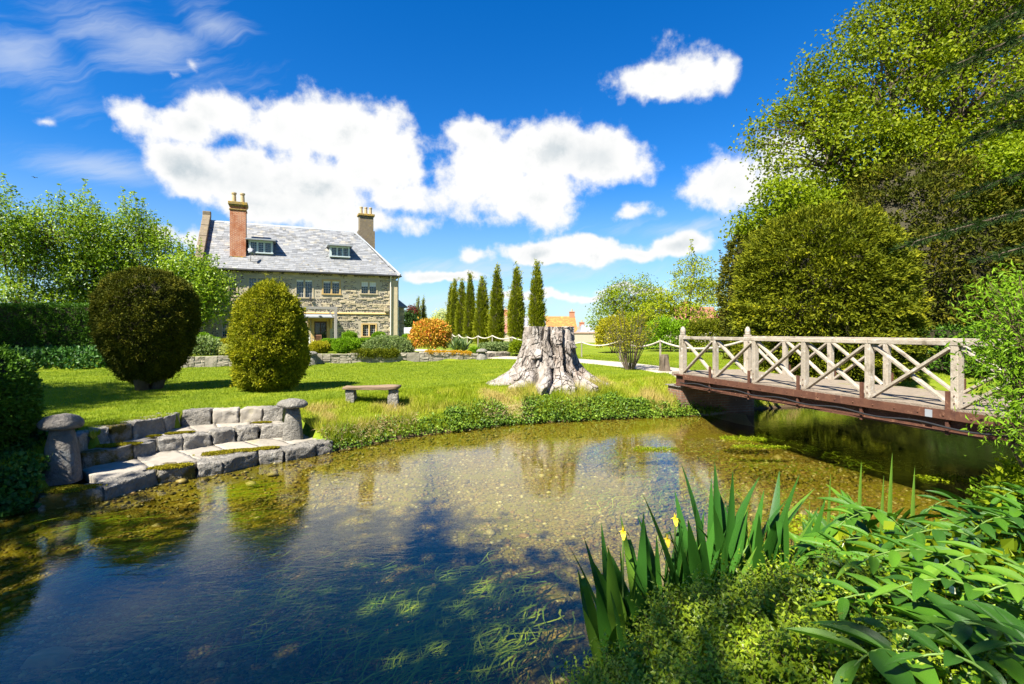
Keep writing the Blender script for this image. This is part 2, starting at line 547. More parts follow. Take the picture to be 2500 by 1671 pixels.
def ground_mats():
    m, nt, out = new_mat('lawn_and_gravel')
    g = nt.nodes.new('ShaderNodeNewGeometry'); pos = g.outputs['Position']
    sp = nt.nodes.new('ShaderNodeSeparateXYZ'); nt.links.new(pos, sp.inputs[0])
    n1 = noise_node(nt, pos, 1.3, 6, .6); n2 = noise_node(nt, pos, 14, 6, .7)
    grass = ramp(nt, mnode(nt, 'ADD', mnode(nt, 'MULTIPLY', n1, .55), mnode(nt, 'MULTIPLY', n2, .45)),
                 [(.055, .085, .006), (.115, .16, .010), (.18, .215, .014), (.25, .23, .05)], [.28, .46, .60, .78])
    # gravel of the bed
    vo = nt.nodes.new('ShaderNodeTexVoronoi'); vo.inputs['Scale'].default_value = 34; nt.links.new(pos, vo.inputs['Vector'])
    vs = nt.nodes.new('ShaderNodeSeparateColor'); nt.links.new(vo.outputs['Color'], vs.inputs[0])
    peb = ramp(nt, vs.outputs[0], [(.045, .027, .006), (.13, .09, .016), (.24, .17, .03), (.18, .16, .05), (.38, .31, .11)])
    algae = mixc(nt, mnode(nt, 'MULTIPLY', ramp(nt, noise_node(nt, pos, .9, 4, .6), [(0, 0, 0), (1, 1, 1)], [.42, .62]), .75), peb, (.20, .19, .012))
    # shade under and behind the bridge, put into the bed colour
    shade_pos = mnode(nt, 'ADD', mnode(nt, 'MULTIPLY', sp.outputs[0], .964), mnode(nt, 'MULTIPLY', sp.outputs[1], .267))
    mr = nt.nodes.new('ShaderNodeMapRange'); nt.links.new(shade_pos, mr.inputs[0]); mr.inputs[1].default_value = 9.2; mr.inputs[2].default_value = 10.4
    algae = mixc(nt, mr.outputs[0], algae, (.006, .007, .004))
    earth = ramp(nt, n2, [(.03, .02, .012), (.11, .075, .04)])
    f = nt.nodes.new('ShaderNodeMapRange'); nt.links.new(sp.outputs[2], f.inputs[0]); f.inputs[1].default_value = .06; f.inputs[2].default_value = .16
    f2 = nt.nodes.new('ShaderNodeMapRange'); nt.links.new(sp.outputs[2], f2.inputs[0]); f2.inputs[1].default_value = -.04; f2.inputs[2].default_value = .02
    far = nt.nodes.new('ShaderNodeMapRange'); nt.links.new(sp.outputs[1], far.inputs[0]); far.inputs[1].default_value = 50; far.inputs[2].default_value = 60
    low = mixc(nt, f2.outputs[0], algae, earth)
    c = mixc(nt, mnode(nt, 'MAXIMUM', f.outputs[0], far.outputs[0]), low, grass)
    b = nt.nodes.new('ShaderNodeBsdfPrincipled'); nt.links.new(c, b.inputs['Base Color']); b.inputs['Roughness'].default_value = .9; b.inputs['Specular IOR Level'].default_value = .1
    bn = nt.nodes.new('ShaderNodeBump'); bn.inputs['Strength'].default_value = .6; bn.inputs['Distance'].default_value = .03
    nt.links.new(noise_node(nt, pos, 45, 5, .7), bn.inputs['Height']); nt.links.new(bn.outputs[0], b.inputs['Normal'])
    nt.links.new(b.outputs[0], out.inputs[0])
    return m


def build_ground():
    xs = axis(-600, 600, -13, 13, .13, 1.09); ys = axis(-60, 1500, 1.5, 20, .13, 1.075)
    X, Y = np.meshgrid(xs, ys); P = np.c_[X.ravel(), Y.ravel()]
    Z = terrain(P); V = np.c_[P, Z]
    nx, ny = len(xs), len(ys)
    i = np.arange(nx * ny).reshape(ny, nx)
    F = np.stack([i[:-1, :-1], i[:-1, 1:], i[1:, 1:], i[1:, :-1]], -1).reshape(-1, 4)
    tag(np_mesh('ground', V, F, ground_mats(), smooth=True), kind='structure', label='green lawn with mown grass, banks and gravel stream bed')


build_ground()


def build_path():
    m = surf('path_gravel', [(.25, .215, .17), (.35, .31, .255), (.43, .385, .33)], 9, coord='World', bump=.5, bscale=60, spots=[((.34, .32, .16), 1.6, .58, .75)])
    d = np.gradient(PATH, axis=0); t = np.linspace(0, len(PATH) - 1, 140); ti = np.arange(len(PATH))
    C = np.c_[np.interp(t, ti, PATH[:, 0]), np.interp(t, ti, PATH[:, 1])]
    for _ in range(6): C[1:-1] = (C[:-2] + 2 * C[1:-1] + C[2:]) / 4
    T = np.gradient(C, axis=0); T /= np.linalg.norm(T, axis=1)[:, None]; Nn = np.c_[-T[:, 1], T[:, 0]]
    k = 9; rows = []
    for j in range(k):
        s = (j / (k - 1) - .5) * 1.9
        e = .16 * (vnoise(C + 9 * j, 1.4, 3) - .5) if j in (0, k - 1) else 0
        Q = C + Nn * (s + e)[:, None] if hasattr(e, '__len__') else C + Nn * s
        rows.append(np.c_[Q, terrain(Q) + (.035 if 0 < j < k - 1 else -.01)])
    V = np.concatenate(rows); n = len(C); i = np.arange(k * n).reshape(k, n)
    F = np.stack([i[:-1, :-1], i[:-1, 1:], i[1:, 1:], i[1:, :-1]], -1).reshape(-1, 4)
    tag(np_mesh('gravel_path', V, F[:, ::-1], m, smooth=True), kind='structure', label='pale gravel path leading from the bridge to the house')


build_path()


def build_water():
    m, nt, out = new_mat('stream_water')
    g = nt.nodes.new('ShaderNodeNewGeometry')
    mp = nt.nodes.new('ShaderNodeMapping'); mp.inputs['Rotation'].default_value = (0, 0, R(-52)); mp.inputs['Scale'].default_value = (1.5, 4.2, 1)
    nt.links.new(g.outputs['Position'], mp.inputs[0])
    a = noise_node(nt, mp.outputs[0], 1.7, 3, .55, .7); b_ = noise_node(nt, mp.outputs[0], 7.5, 3, .6, 1.2)
    patch = ramp(nt, noise_node(nt, g.outputs['Position'], .55, 3, .5), [(.12, .12, .12), (1, 1, 1)], [.42, .66])
    h = mnode(nt, 'ADD', mnode(nt, 'MULTIPLY', a, .55), mnode(nt, 'MULTIPLY', mnode(nt, 'MULTIPLY', b_, .5), patch))
    bn = nt.nodes.new('ShaderNodeBump'); bn.inputs['Strength'].default_value = .5; bn.inputs['Distance'].default_value = .006
    nt.links.new(h, bn.inputs['Height'])
    lw = nt.nodes.new('ShaderNodeLayerWeight'); lw.inputs['Blend'].default_value = .5; nt.links.new(bn.outputs[0], lw.inputs['Normal'])
    frs = mnode(nt, 'ADD', mnode(nt, 'MULTIPLY', mnode(nt, 'POWER', lw.outputs['Facing'], 3.5), .95), .05)      # Schlick, the same from both sides
    gl = nt.nodes.new('ShaderNodeBsdfGlossy'); gl.inputs['Roughness'].default_value = .012; nt.links.new(bn.outputs[0], gl.inputs['Normal'])
    tr = nt.nodes.new('ShaderNodeBsdfTransparent'); tr.inputs[0].default_value = (.80, .78, .47, 1)
    x = nt.nodes.new('ShaderNodeMixShader'); nt.links.new(frs, x.inputs[0])
    nt.links.new(tr.outputs[0], x.inputs[1]); nt.links.new(gl.outputs[0], x.inputs[2]); nt.links.new(x.outputs[0], out.inputs[0])
    xs = np.linspace(-40, 32, 73); ys = np.linspace(-18, 25, 44)
    X, Y = np.meshgrid(xs, ys); P = np.c_[X.ravel(), Y.ravel()]
    i = np.arange(len(P)).reshape(len(ys), len(xs))
    F = np.stack([i[:-1, :-1], i[:-1, 1:], i[1:, 1:], i[1:, :-1]], -1).reshape(-1, 4)
    C = P[F].mean(1); keep = inside(C, CHAN) | (np.minimum(seg_dist(C, FAR), seg_dist(C, NEAR)) < 1.5)
    tag(np_mesh('stream_water', np.c_[P, np.zeros(len(P))], F[keep], m), kind='structure', label='clear shallow stream water reflecting sky and trees')


build_water()

RNG = np.random.default_rng(7)


def unit(v): return v / (np.linalg.norm(v, axis=1)[:, None] + 1e-9)


def rand_dirs(n): return unit(RNG.normal(size=(n, 3)))


def leaves(name, P, D, Nn, L, mat, parent=None, aspect=.5, fold=.3, rnd=None, curl=0.0):
    """a folded leaf (two triangles) at every P along D with rough normal Nn and length L"""
    n = len(P); L = np.broadcast_to(np.asarray(L, float), (n,))[:, None]
    D = unit(D); S = unit(np.cross(Nn, D)); Nu = np.cross(D, S)
    W = L * aspect * .5
    v0 = P; v2 = P + D * L - Nu * L * curl; mid = P + D * L * .45
    v1 = mid + S * W + Nu * W * fold; v3 = mid - S * W + Nu * W * fold
    V = np.stack([v0, v1, v2, v3], 1).reshape(-1, 3)
    b = np.arange(n)[:, None] * 4
    F = np.concatenate([b + [0, 1, 2], b + [0, 2, 3]], 1).reshape(-1, 3)
    r = RNG.random(n) if rnd is None else rnd
    return np_mesh(name, V, F, mat, parent, attr=np.repeat(r, 2))


# ------------------------------------------------------------------ pebbles on the bed
def build_pebbles():
    ico = bmesh.new(); bmesh.ops.create_icosphere(ico, subdivisions=1, radius=1)
    iv = np.array([v.co for v in ico.verts]); fi = np.array([[v.index for v in f.verts] for f in ico.faces]); ico.free()
    n = 26000
    y = 1.8 + RNG.random(n * 4) ** 1.5 * 12; x = (RNG.random(n * 4) * 2 - 1) * (y * 1.05 + .3)
    P = np.c_[x, y]; P = P[inside(P, CHAN) & (seg_dist(P, FAR) > .03) & (P[:, 0] * .964 + P[:, 1] * .267 < 9.6)][:n]; n = len(P)
    s = .010 + .022 * RNG.random(n) ** 2.5 + .0012 * P[:, 1]
    big = RNG.random(n) < .010; s[big] *= 2.4
    z = terrain(P) + s * .15
    q = rand_dirs(n); a = unit(np.cross(q, [0, 0, 1])); b = np.cross(q, a)
    sc = np.c_[s * (1 + .5 * RNG.random(n)), s * (.8 + .4 * RNG.random(n)), s * (.4 + .25 * RNG.random(n))]
    th = RNG.random(n) * 6.28
    loc = iv[None] * sc[:, None, :]
    cx, sx = np.cos(th)[:, None], np.sin(th)[:, None]
    V = np.stack([loc[..., 0] * cx - loc[..., 1] * sx, loc[..., 0] * sx + loc[..., 1] * cx, loc[..., 2]], -1) + np.c_[P, z][:, None]
    F = (fi[None] + np.arange(n)[:, None, None] * len(iv)).reshape(-1, 3)
    m, nt, out = new_mat('pebble')
    at_ = nt.nodes.new('ShaderNodeAttribute'); at_.attribute_name = 'rnd'
    c = ramp(nt, at_.outputs['Fac'], [(.045, .032, .010), (.16, .11, .022), (.29, .21, .05), (.25, .13, .045), (.16, .15, .10), (.46, .38, .20), (.62, .58, .47)], [0, .2, .45, .6, .75, .93, 1])
    c = mixc(nt, mnode(nt, 'MULTIPLY', noise_node(nt, coords(nt, 'World'), 40, 4), .7), c, (.14, .12, .02))
    bs = nt.nodes.new('ShaderNodeBsdfPrincipled'); nt.links.new(c, bs.inputs['Base Color']); bs.inputs['Roughness'].default_value = .6
    nt.links.new(bs.outputs[0], out.inputs[0])
    tag(np_mesh('pebbles', V.reshape(-1, 3), F, m, attr=np.repeat(RNG.random(n), len(fi)), smooth=True), 'brown and orange pebbles on the stream bed', 'pebbles', kind='stuff')


build_pebbles()

# ------------------------------------------------------------------ grass
def build_grass():
    cols = [(.05, .085, .006), (.13, .195, .008), (.225, .285, .010), (.32, .355, .018), (.42, .37, .08), (.46, .36, .12)]
    m = leaf_mat('grass_blade', cols, trans=.35, rough=.55, spec=.2, pos=[0, .2, .45, .66, .86, 1])
    def scatter(n, ylo, yhi, dist, hgt, name, label, wid):
        t = RNG.random(n); y = ylo + (yhi - ylo) * t ** 1.25
        x = (RNG.random(n) * 2 - 1) * (y * 1.03)
        P = np.c_[x, y]
        ok = ~inside(P, CHAN) & ~inside(P, STEP_POLY)
        df = seg_dist(P, FAR); dn = seg_dist(P, NEAR)
        ok &= (df < dn) & (df > dist[0]) & (df < dist[1]) & (seg_dist(P, PATH) > 1.0)
        wy = np.interp(P[:, 0], WX, WY); ok &= (y < wy - .15) | (P[:, 0] > -.2)
        P = P[ok]; df = df[ok]; n = len(P)
        z = terrain(P)
        near_bank = 1 - ss(.6, 2.6, df)
        tuft = vnoise(P, 2.1, 3)
        h = (hgt[0] + (hgt[1] - hgt[0]) * near_bank * ss(.35, .65, tuft)) * (.55 + .8 * RNG.random(n)) * (1 + P[:, 1] * .012)
        st = np.hypot(P[:, 0] - 1.22, P[:, 1] - 16.75); h = h * (1 + .9 * np.exp(-((st - 1.5) / .45) ** 2) * ss(.4, .6, tuft))
        lean = RNG.normal(size=(n, 2)) * .35 * h[:, None]
        a = RNG.random(n) * 6.28; w = wid * (1 + P[:, 1] * .055)
        s = np.c_[np.cos(a), np.sin(a)] * w[:, None]
        v0 = np.c_[P - s, z - .01]; v1 = np.c_[P + s, z - .01]; v2 = np.c_[P + lean, z + h]
        dry = vnoise(P, .55, 3); dry2 = vnoise(P + 40, 1.7, 3)
        r = .26 + .26 * RNG.random(n) + .34 * ss(.48, .68, dry) * near_bank ** .6 + .22 * (vnoise(P + 11, .32, 3) - .5) + .30 * ss(.60, .74, vnoise(P + 77, .8, 3)) + .34 * ss(.48, .68, dry2) * ss(.0, .5, near_bank) - .1 * ss(.55, .35, tuft)
        V = np.stack([v0, v1, v2], 1).reshape(-1, 3); F = np.arange(n * 3).reshape(-1, 3)
        tag(np_mesh(name, V, F, m, attr=np.clip(r, 0, 1)), label, 'grass', kind='stuff')
    scatter(560000, 7.5, 31, (.9, 60), (.035, .09), 'lawn_grass', 'short mown bright green grass of the lawn', .0042)
    scatter(620000, 7.0, 18.5, (.02, 2.6), (.05, .20), 'bank_grass', 'long yellow green grass tufts on the far stream bank', .0045)


build_grass()

# ------------------------------------------------------------------ the country house
LIME = surf('limestone', [(.29, .235, .145), (.42, .35, .225), (.51, .445, .32)], 5, vary=.22, bump=.35, spots=[((.36, .30, .20), 2.2, .60, .78)])
GOLD = surf('golden_stone', [(.38, .25, .09), (.48, .33, .13), (.53, .40, .20)], 5, vary=.10, bump=.25)
MORTAR = surf('rubble_mortar', [(.28, .235, .16), (.40, .345, .25), (.47, .42, .32)], 7, bump=.5, bscale=30)
FLINT = surf('flint', [(.012, .011, .011), (.05, .043, .04), (.14, .12, .105)], 6, rough=.45, vary=.3, bump=.2)
SLATE = surf('slate', [(.145, .15, .158), (.185, .19, .197), (.23, .233, .235)], 4, vary=.20, bump=.25, rough=.62, spec=.45,
             spots=[((.27, .245, .19), 2.6, .56, .68), ((.09, .083, .065), 1.7, .58, .72)])
LEAD = surf('lead', [(.22, .24, .26), (.31, .325, .34)], 3, bump=.1, rough=.55)
DARKM = surf('dark_gutter', [(.03, .03, .03), (.06, .058, .055)], 4, bump=0, rough=.5)
PIPEM = surf('grey_pipe_paint', [(.48, .47, .44), (.58, .57, .53)], 4, bump=.05, rough=.5)
LICHEN = surf('lichen_stone', [(.11, .08, .04), (.24, .17, .06), (.36, .25, .045)], 8, bump=.7, spots=[((.42, .25, .02), 5, .50, .62), ((.08, .06, .045), 3, .58, .68)])
COPING = surf('coping_stone', [(.085, .065, .042), (.16, .127, .083), (.24, .195, .13)], 5, bump=.7, spots=[((.30, .21, .06), 4, .58, .7)])
POTM = surf('chimney_pot_clay', [(.34, .25, .13), (.46, .36, .22)], 5, bump=.2)
BLUEFRAME = surf('window_frame_paint', [(.40, .47, .46), (.50, .56, .54)], 3, bump=.05, rough=.5)
LATTICE = surf('glazing_bar', [(.42, .44, .43), (.55, .56, .55)], 3, bump=0, rough=.5)
OAK = surf('weathered_oak', [(.20, .185, .165), (.30, .28, .25)], 4, stretch=(1, 1, .15), bump=.3)
DOORM = surf('door_wood', [(.035, .015, .008), (.075, .03, .016)], 5, stretch=(4, 4, .4), bump=.2, rough=.4)
WHITEP = surf('white_paint', [(.74, .73, .70), (.82, .81, .78)], 3, bump=.05, rough=.5)
BLINDM = surf('blind_cloth', [(.62, .66, .66), (.74, .77, .77)], 3, bump=.1)


def brick_mat(name, c1, c2, c3, mortar, scale=1.0):
    m, nt, out = new_mat(name)
    t = nt.nodes.new('ShaderNodeTexCoord')
    sp = nt.nodes.new('ShaderNodeSeparateXYZ'); nt.links.new(t.outputs['Object'], sp.inputs[0])
    cb = nt.nodes.new('ShaderNodeCombineXYZ'); nt.links.new(mnode(nt, 'ADD', sp.outputs[0], sp.outputs[1]), cb.inputs[0]); nt.links.new(sp.outputs[2], cb.inputs[1])
    b = nt.nodes.new('ShaderNodeTexBrick'); nt.links.new(cb.outputs[0], b.inputs['Vector'])
    b.inputs['Scale'].default_value = scale; b.inputs['Brick Width'].default_value = .23; b.inputs['Row Height'].default_value = .078; b.inputs['Mortar Size'].default_value = .013
    b.inputs['Color1'].default_value = rgb(c1); b.inputs['Color2'].default_value = rgb(c2); b.inputs['Mortar'].default_value = rgb(mortar)
    c = mixc(nt, ramp(nt, noise_node(nt, t.outputs['Object'], 1.3, 6, .7), [(0, 0, 0), (1, 1, 1)], [.45, .65]), b.outputs['Color'], c3)
    c = mixc(nt, ramp(nt, noise_node(nt, t.outputs['Object'], 5, 5, .7), [(0, 0, 0), (.6, .6, .6)], [.6, .75]), c, (.60, .42, .30))
    p = nt.nodes.new('ShaderNodeBsdfPrincipled'); nt.links.new(c, p.inputs['Base Color']); p.inputs['Roughness'].default_value = .9
    bn = nt.nodes.new('ShaderNodeBump'); bn.inputs['Strength'].default_value = .6; bn.inputs['Distance'].default_value = .012; bn.invert = True
    nt.links.new(b.outputs['Fac'], bn.inputs['Height']); nt.links.new(bn.outputs[0], p.inputs['Normal'])
    nt.links.new(p.outputs[0], out.inputs[0]); return m


BRICK = brick_mat('red_brick', (.30, .055, .010), (.44, .12, .026), (.28, .075, .02), (.46, .34, .24))


def glass_mat(name='window_glass', col=(.012, .016, .022)):
    m, nt, out = new_mat(name)
    p = nt.nodes.new('ShaderNodeBsdfPrincipled'); p.inputs['Base Color'].default_value = rgb(col); p.inputs['Roughness'].default_value = .04
    p.inputs['Specular IOR Level'].default_value = .7
    bn = nt.nodes.new('ShaderNodeBump'); bn.inputs['Strength'].default_value = .15; bn.inputs['Distance'].default_value = .02
    nt.links.new(noise_node(nt, coords(nt, 'Object'), 3, 2), bn.inputs['Height']); nt.links.new(bn.outputs[0], p.inputs['Normal'])
    nt.links.new(p.outputs[0], out.inputs[0]); return m


GLASS = glass_mat()

HX, HY, HZ = -22.086, 36.183, 1.15
HW, HD, EAV, RID = 13.8, 8.0, 5.68, 9.78
house = thing('country_house', 'old stone and flint country house with grey slate roof and tall brick chimney', 'house', (HX, HY, HZ), R(24))


def stone_mesh(name, w, h, d, mat, seed, chips=.02):
    """a slightly pillowed block, w x d x h, front face towards -y, ~44 triangles"""
    rg = random.Random(seed); mb = MB()
    c = min(w, h) * .12
    def ring(y, ins):
        return [(-w / 2 + ins, y, -h / 2 + ins), (w / 2 - ins, y, -h / 2 + ins), (w / 2 - ins, y, h / 2 - ins), (-w / 2 + ins, y, h / 2 - ins)]
    j = lambda p, a: (p[0] + rg.uniform(-a, a), p[1] + rg.uniform(-a, a) * .6, p[2] + rg.uniform(-a, a))
    vs = [j(p, chips) for p in ring(-d / 2, c)] + [j(p, chips * .6) for p in ring(-d / 2 + c * .8, 0)] + ring(d / 2, 0)
    mb.add(vs, [(0, 1, 2, 3)] + [(a + k, a + (k + 1) % 4, b + (k + 1) % 4, b + k)[::-1] for a, b in ((0, 4), (4, 8)) for k in range(4)] + [(11, 10, 9, 8)])
    return mb.mesh(name, mat)


OPEN = [(6.21, 7.54, 3.76, 5.22), (8.13, 9.52, 4.03, 5.20), (10.97, 12.34, 4.12, 5.23), (11.07, 12.28, .75, 1.80), (7.36, 8.70, -.1, 2.14),
        (3.0, 4.3, 4.0, 5.2), (1.2, 2.4, 4.0, 5.2), (3.4, 4.7, .75, 1.9), (1.3, 2.4, .75, 1.9)]


def build_house():
    h = house
    # main walls with openings
    mb = MB()
    xs = sorted({0, HW} | {o[i] for o in OPEN for i in (0, 1)}); zs = sorted({-.15, EAV - .1} | {o[i] for o in OPEN for i in (2, 3) if o[i] > -.1})
    for x0, x1 in zip(xs[:-1], xs[1:]):
        for z0, z1 in zip(zs[:-1], zs[1:]):
            cx, cz = (x0 + x1) / 2, (z0 + z1) / 2
            if any(o[0] < cx < o[1] and o[2] < cz < o[3] for o in OPEN): continue
            mb.add([(x0, 0, z0), (x1, 0, z0), (x1, 0, z1), (x0, 0, z1)], [(0, 1, 2, 3)])
    for o in OPEN:
        x0, x1, z0, z1 = o; z0 = max(z0, -.15)
        mb.add([(x0, 0, z0), (x1, 0, z0), (x1, 0, z1), (x0, 0, z1), (x0, .45, z0), (x1, .45, z0), (x1, .45, z1), (x0, .45, z1)],
               [(0, 4, 5, 1), (1, 5, 6, 2), (2, 6, 7, 3), (3, 7, 4, 0)])
    mb.build('front_wall', MORTAR, h)
    mb = MB(); mb.add([(HW, 0, -.15), (HW, HD, -.15), (HW, HD, EAV - .1), (HW, 0, EAV - .1)], [(0, 1, 2, 3)])
    mb.add([(0, 0, -.15), (0, HD, -.15), (0, HD, EAV), (0, HD / 2, RID + .05), (0, 0, EAV)], [(4, 3, 2, 1, 0)])
    mb.add([(0, HD, -.15), (HW, HD, -.15), (HW, HD, EAV), (0, HD, EAV)], [(3, 2, 1, 0)])
    mb.build('side_wall', MORTAR, h)
    # rubble: squared blocks in courses, flint in between
    rg = random.Random(11); blocks = []; flints = []
    z = 0.0
    keep_out = [(o[0] - .16, o[1] + .16, o[2] - .16, o[3] + .16) for o in OPEN] + [(6.9, 9.0, 1.9, 2.65), (0, HW, 2.47, 2.68), (13.35, HW, -.2, 6)]
    def free(x0, x1, z0, z1): return not any(x0 < k[1] and x1 > k[0] and z0 < k[3] and z1 > k[2] for k in keep_out)
    while z < EAV - .2:
        ch = rg.uniform(.10, .19); x = rg.uniform(0, .1)
        flinty = rg.random() < .52
        while x < HW - .05:
            w = rg.uniform(.18, .50)
            if flinty and rg.random() < .62 or rg.random() < .20:
                nx = max(2, int(w / .10)); nzr = max(1, int(ch / .075))
                for i in range(nx):
                    for j in range(nzr):
                        fx = x + (i + rg.uniform(.2, .8)) * w / nx; fz = z + (j + rg.uniform(.25, .75)) * ch / nzr
                        if rg.random() < .92 and free(fx - .04, fx + .04, fz - .03, fz + .03): flints.append((fx, fz, rg.uniform(.034, .075), rg.uniform(.022, .038)))
            elif free(x, x + w, z, z + ch):
                blocks.append((x + w / 2, z + ch / 2, w - .02, ch - .022))
            x += w
        z += ch
    lib = {}
    blocks.sort(key=lambda b: -b[2] * b[3])
    rest = MB()
    for k, (x, zz, w, hh) in enumerate(blocks):
        key = (round(w * 10), round(hh * 25), k % 3)
        if key not in lib: lib[key] = stone_mesh('stone_block', key[0] / 10, key[1] / 25, .09, LIME, k)
        if k < 290:
            o = link('stone_block', lib[key], h); o.location = (x, .02 - rg.uniform(0, .018), zz)
            o.scale = (w / (key[0] / 10), 1, hh / (key[1] / 25))
        else: rest.box(x - w / 2, x + w / 2, -.025, .05, zz - hh / 2, zz + hh / 2)
    tag(rest.build('small_wall_stones', LIME, h), kind='stuff')
    mb = MB()
    for (x, zz, a, b) in flints:
        an = rg.uniform(-.3, .3); c, s = math.cos(an), math.sin(an)
        ring = [(x + c * a * u - s * b * v, -.005, zz + s * a * u + c * b * v) for u, v in ((-1, 0), (-.5, -.9), (.6, -.8), (1, .1), (.4, 1), (-.6, .8))]
        mb.add(ring + [(x, -.030, zz)], [(i, (i + 1) % 6, 6) for i in range(6)])
    tag(mb.build('flints', FLINT, h), kind='stuff')
    # quoins at the right corner, string course
    for k in range(15):
        w = .62 if k % 2 else .42; z0 = .02 + k * .37
        o = link('quoin', stone_mesh('quoin', w, .355, .12, LIME, 900 + k), h); o.location = (HW + .012 - w / 2, .022, z0 + .18)
    mb = MB(); mb.add([(0, .02, 2.50), (HW + .06, .02, 2.50), (HW + .06, -.09, 2.53), (0, -.09, 2.53), (0, -.09, 2.58), (HW + .06, -.09, 2.58), (HW + .06, .02, 2.66), (0, .02, 2.66)],
                      [(0, 1, 2, 3)[::-1], (3, 2, 5, 4)[::-1], (4, 5, 6, 7)[::-1], (1, 6, 5, 2)[::-1]])
    mb.build('string_course', GOLD, h)
    mb = MB(); mb.box(HW - .42, HW + .12, -.14, .0, 0, 5.3); mb.build('corner_pilaster', LIME, h, bevel=.02)

    def window(x0, x1, z0, z1, n, mat, parent, y=0.0, fw=.11, blind=0.0, lattice=True, deep=.16):
        w = MB()
        w.box(x0, x1, y - .035, y + deep, z1 - fw, z1); w.box(x0 - .04, x1 + .04, y - .07, y + deep, z0 - .02, z0 + .07)
        w.box(x0, x0 + fw, y - .034, y + deep, z0 + .071, z1 - fw - .001); w.box(x1 - fw, x1, y - .034, y + deep, z0 + .071, z1 - fw - .001)
        o = w.build('window', mat, parent)
        iw = (x1 - x0 - 2 * fw); lw = iw / n
        for k in range(1, n):
            xm = x0 + fw + k * lw
            MB().box(xm - .055, xm + .055, y - .03, y + deep, z0 + .072, z1 - fw - .002).build('mullion', mat, o)
        for k in range(n):
            a = x0 + fw + k * lw + (.055 if k else 0); b = x0 + fw + (k + 1) * lw - (.055 if k < n - 1 else 0)
            za, zb = z0 + .073, z1 - fw - .003
            MB().box(a, b, y + .10, y + .115, za, zb).build('pane', GLASS, o)
            if lattice:
                l = MB()
                for t in (1 / 3, 2 / 3): l.box(a + (b - a) * t - .008, a + (b - a) * t + .008, y + .085, y + .097, za, zb)
                for t in (.2, .4, .6, .8): l.box(a, b, y + .083, y + .099, za + (zb - za) * t - .008, za + (zb - za) * t + .008)
                l.box(a, a + .02, y + .08, y + .10, za, zb); l.box(b - .02, b, y + .08, y + .10, za, zb)
                l.build('glazing_bars', LATTICE, o)
            if blind:
                MB().box(a + .02, b - .02, y + .0975, y + .0995, zb - (zb - za) * blind, zb).build('blind', BLINDM, o)
        return o
    window(6.21, 7.54, 3.70, 5.22, 2, LIME, h, blind=.12)
    window(8.13, 9.52, 4.03, 5.20, 2, GOLD, h, blind=.14)
    window(10.97, 12.34, 4.12, 5.23, 2, LIME, h, blind=.42)
    window(11.07, 12.28, .72, 1.80, 2, GOLD, h)
    for o in OPEN[5:]: window(o[0], o[1], o[2], o[3], 2, LIME, h)
    # door in a gold stone surround under a lead hood
    s = MB(); s.box(7.36, 7.58, -.05, .30, -.1, 2.14); s.box(8.48, 8.70, -.05, .30, -.1, 2.14); s.box(7.581, 8.479, -.049, .30, 1.94, 2.14)
    s.build('door_surround', GOLD, h, bevel=.015)
    d = MB().box(7.58, 8.48, .20, .26, -.1, 1.94).build('door', DOORM, h)
    for a, b in ((7.66, 7.99), (8.07, 8.40)): MB().box(a, b, .185, .199, .55, 1.82).build('pane', GLASS, d)
    MB().box(8.41, 8.44, .14, .198, .95, 1.10).build('handle', LATTICE, d)
    hd = MB(); hd.add([(6.85, -.75, 2.30), (9.02, -.75, 2.30), (9.02, .05, 2.50), (6.85, .05, 2.50), (6.85, -.75, 2.22), (9.02, -.75, 2.22), (9.02, .05, 2.22), (6.85, .05, 2.22)],
                      [(0, 1, 2, 3), (0, 4, 5, 1), (1, 5, 6, 2), (3, 7, 4, 0), (4, 7, 6, 5)])
    hood = hd.build('door_hood', LEAD, h)
    for x in (7.12, 8.72):
        b = MB(); b.add([(x, -.55, 2.21), (x + .14, -.55, 2.21), (x + .14, -.001, 2.21), (x, -.001, 2.21), (x, -.12, 1.45), (x + .14, -.12, 1.45), (x + .14, -.001, 1.40), (x, -.001, 1.40)],
                        [(0, 1, 5, 4)[::-1], (1, 2, 6, 5)[::-1], (3, 0, 4, 7)[::-1], (4, 5, 6, 7)[::-1], (0, 1, 2, 3)]); b.build('bracket', GOLD, hood)
    mb = MB(); mb.box(6.95, 8.95, -.62, -.56, 2.10, 2.205)
    for k in range(18): mb.box(7.0 + k * .108, 7.05 + k * .108, -.66, -.621, 2.12, 2.19)
    mb.build('dentil_board', GOLD, hood)
    MB().bar((7.3, -.2, 3.6), (7.3, -.2, 3.05), .03, .03).bar((7.3, 0, 3.62), (7.3, -.22, 3.62), .03, .03).box(7.22, 7.38, -.28, -.12, 3.55, 3.75).build('wall_lantern', DARKM, h)
    # roof: deck, slates, hip
    ov = .35; sl = (RID - EAV) / (HD / 2 + ov)
    ru, rr = .25, 10.92
    A = [(.0, -ov, EAV), (HW + .32, -ov, EAV), (rr, HD / 2, RID), (ru - .25, HD / 2, RID)]
    mb = MB(); mb.add(A + [(HW + .32, HD + ov, EAV), (0, HD + ov, EAV)], [(0, 1, 2, 3), (1, 4, 2), (4, 5, 3, 2)])
    mb.add([(0, -ov, EAV - .06), (HW + .32, -ov, EAV - .06), (HW + .32, HD + ov, EAV - .06), (0, HD + ov, EAV - .06)], [(3, 2, 1, 0)])
    mb.add([(0, -ov, EAV), (HW + .32, -ov, EAV), (HW + .32, -ov, EAV - .06), (0, -ov, EAV - .06)], [(3, 2, 1, 0)][0:1])
    mb.add([(HW + .32, -ov, EAV), (HW + .32, HD + ov, EAV), (HW + .32, HD + ov, EAV - .06), (HW + .32, -ov, EAV - .06)], [(3, 2, 1, 0)])
    roof = mb.build('roof', SLATE, h)
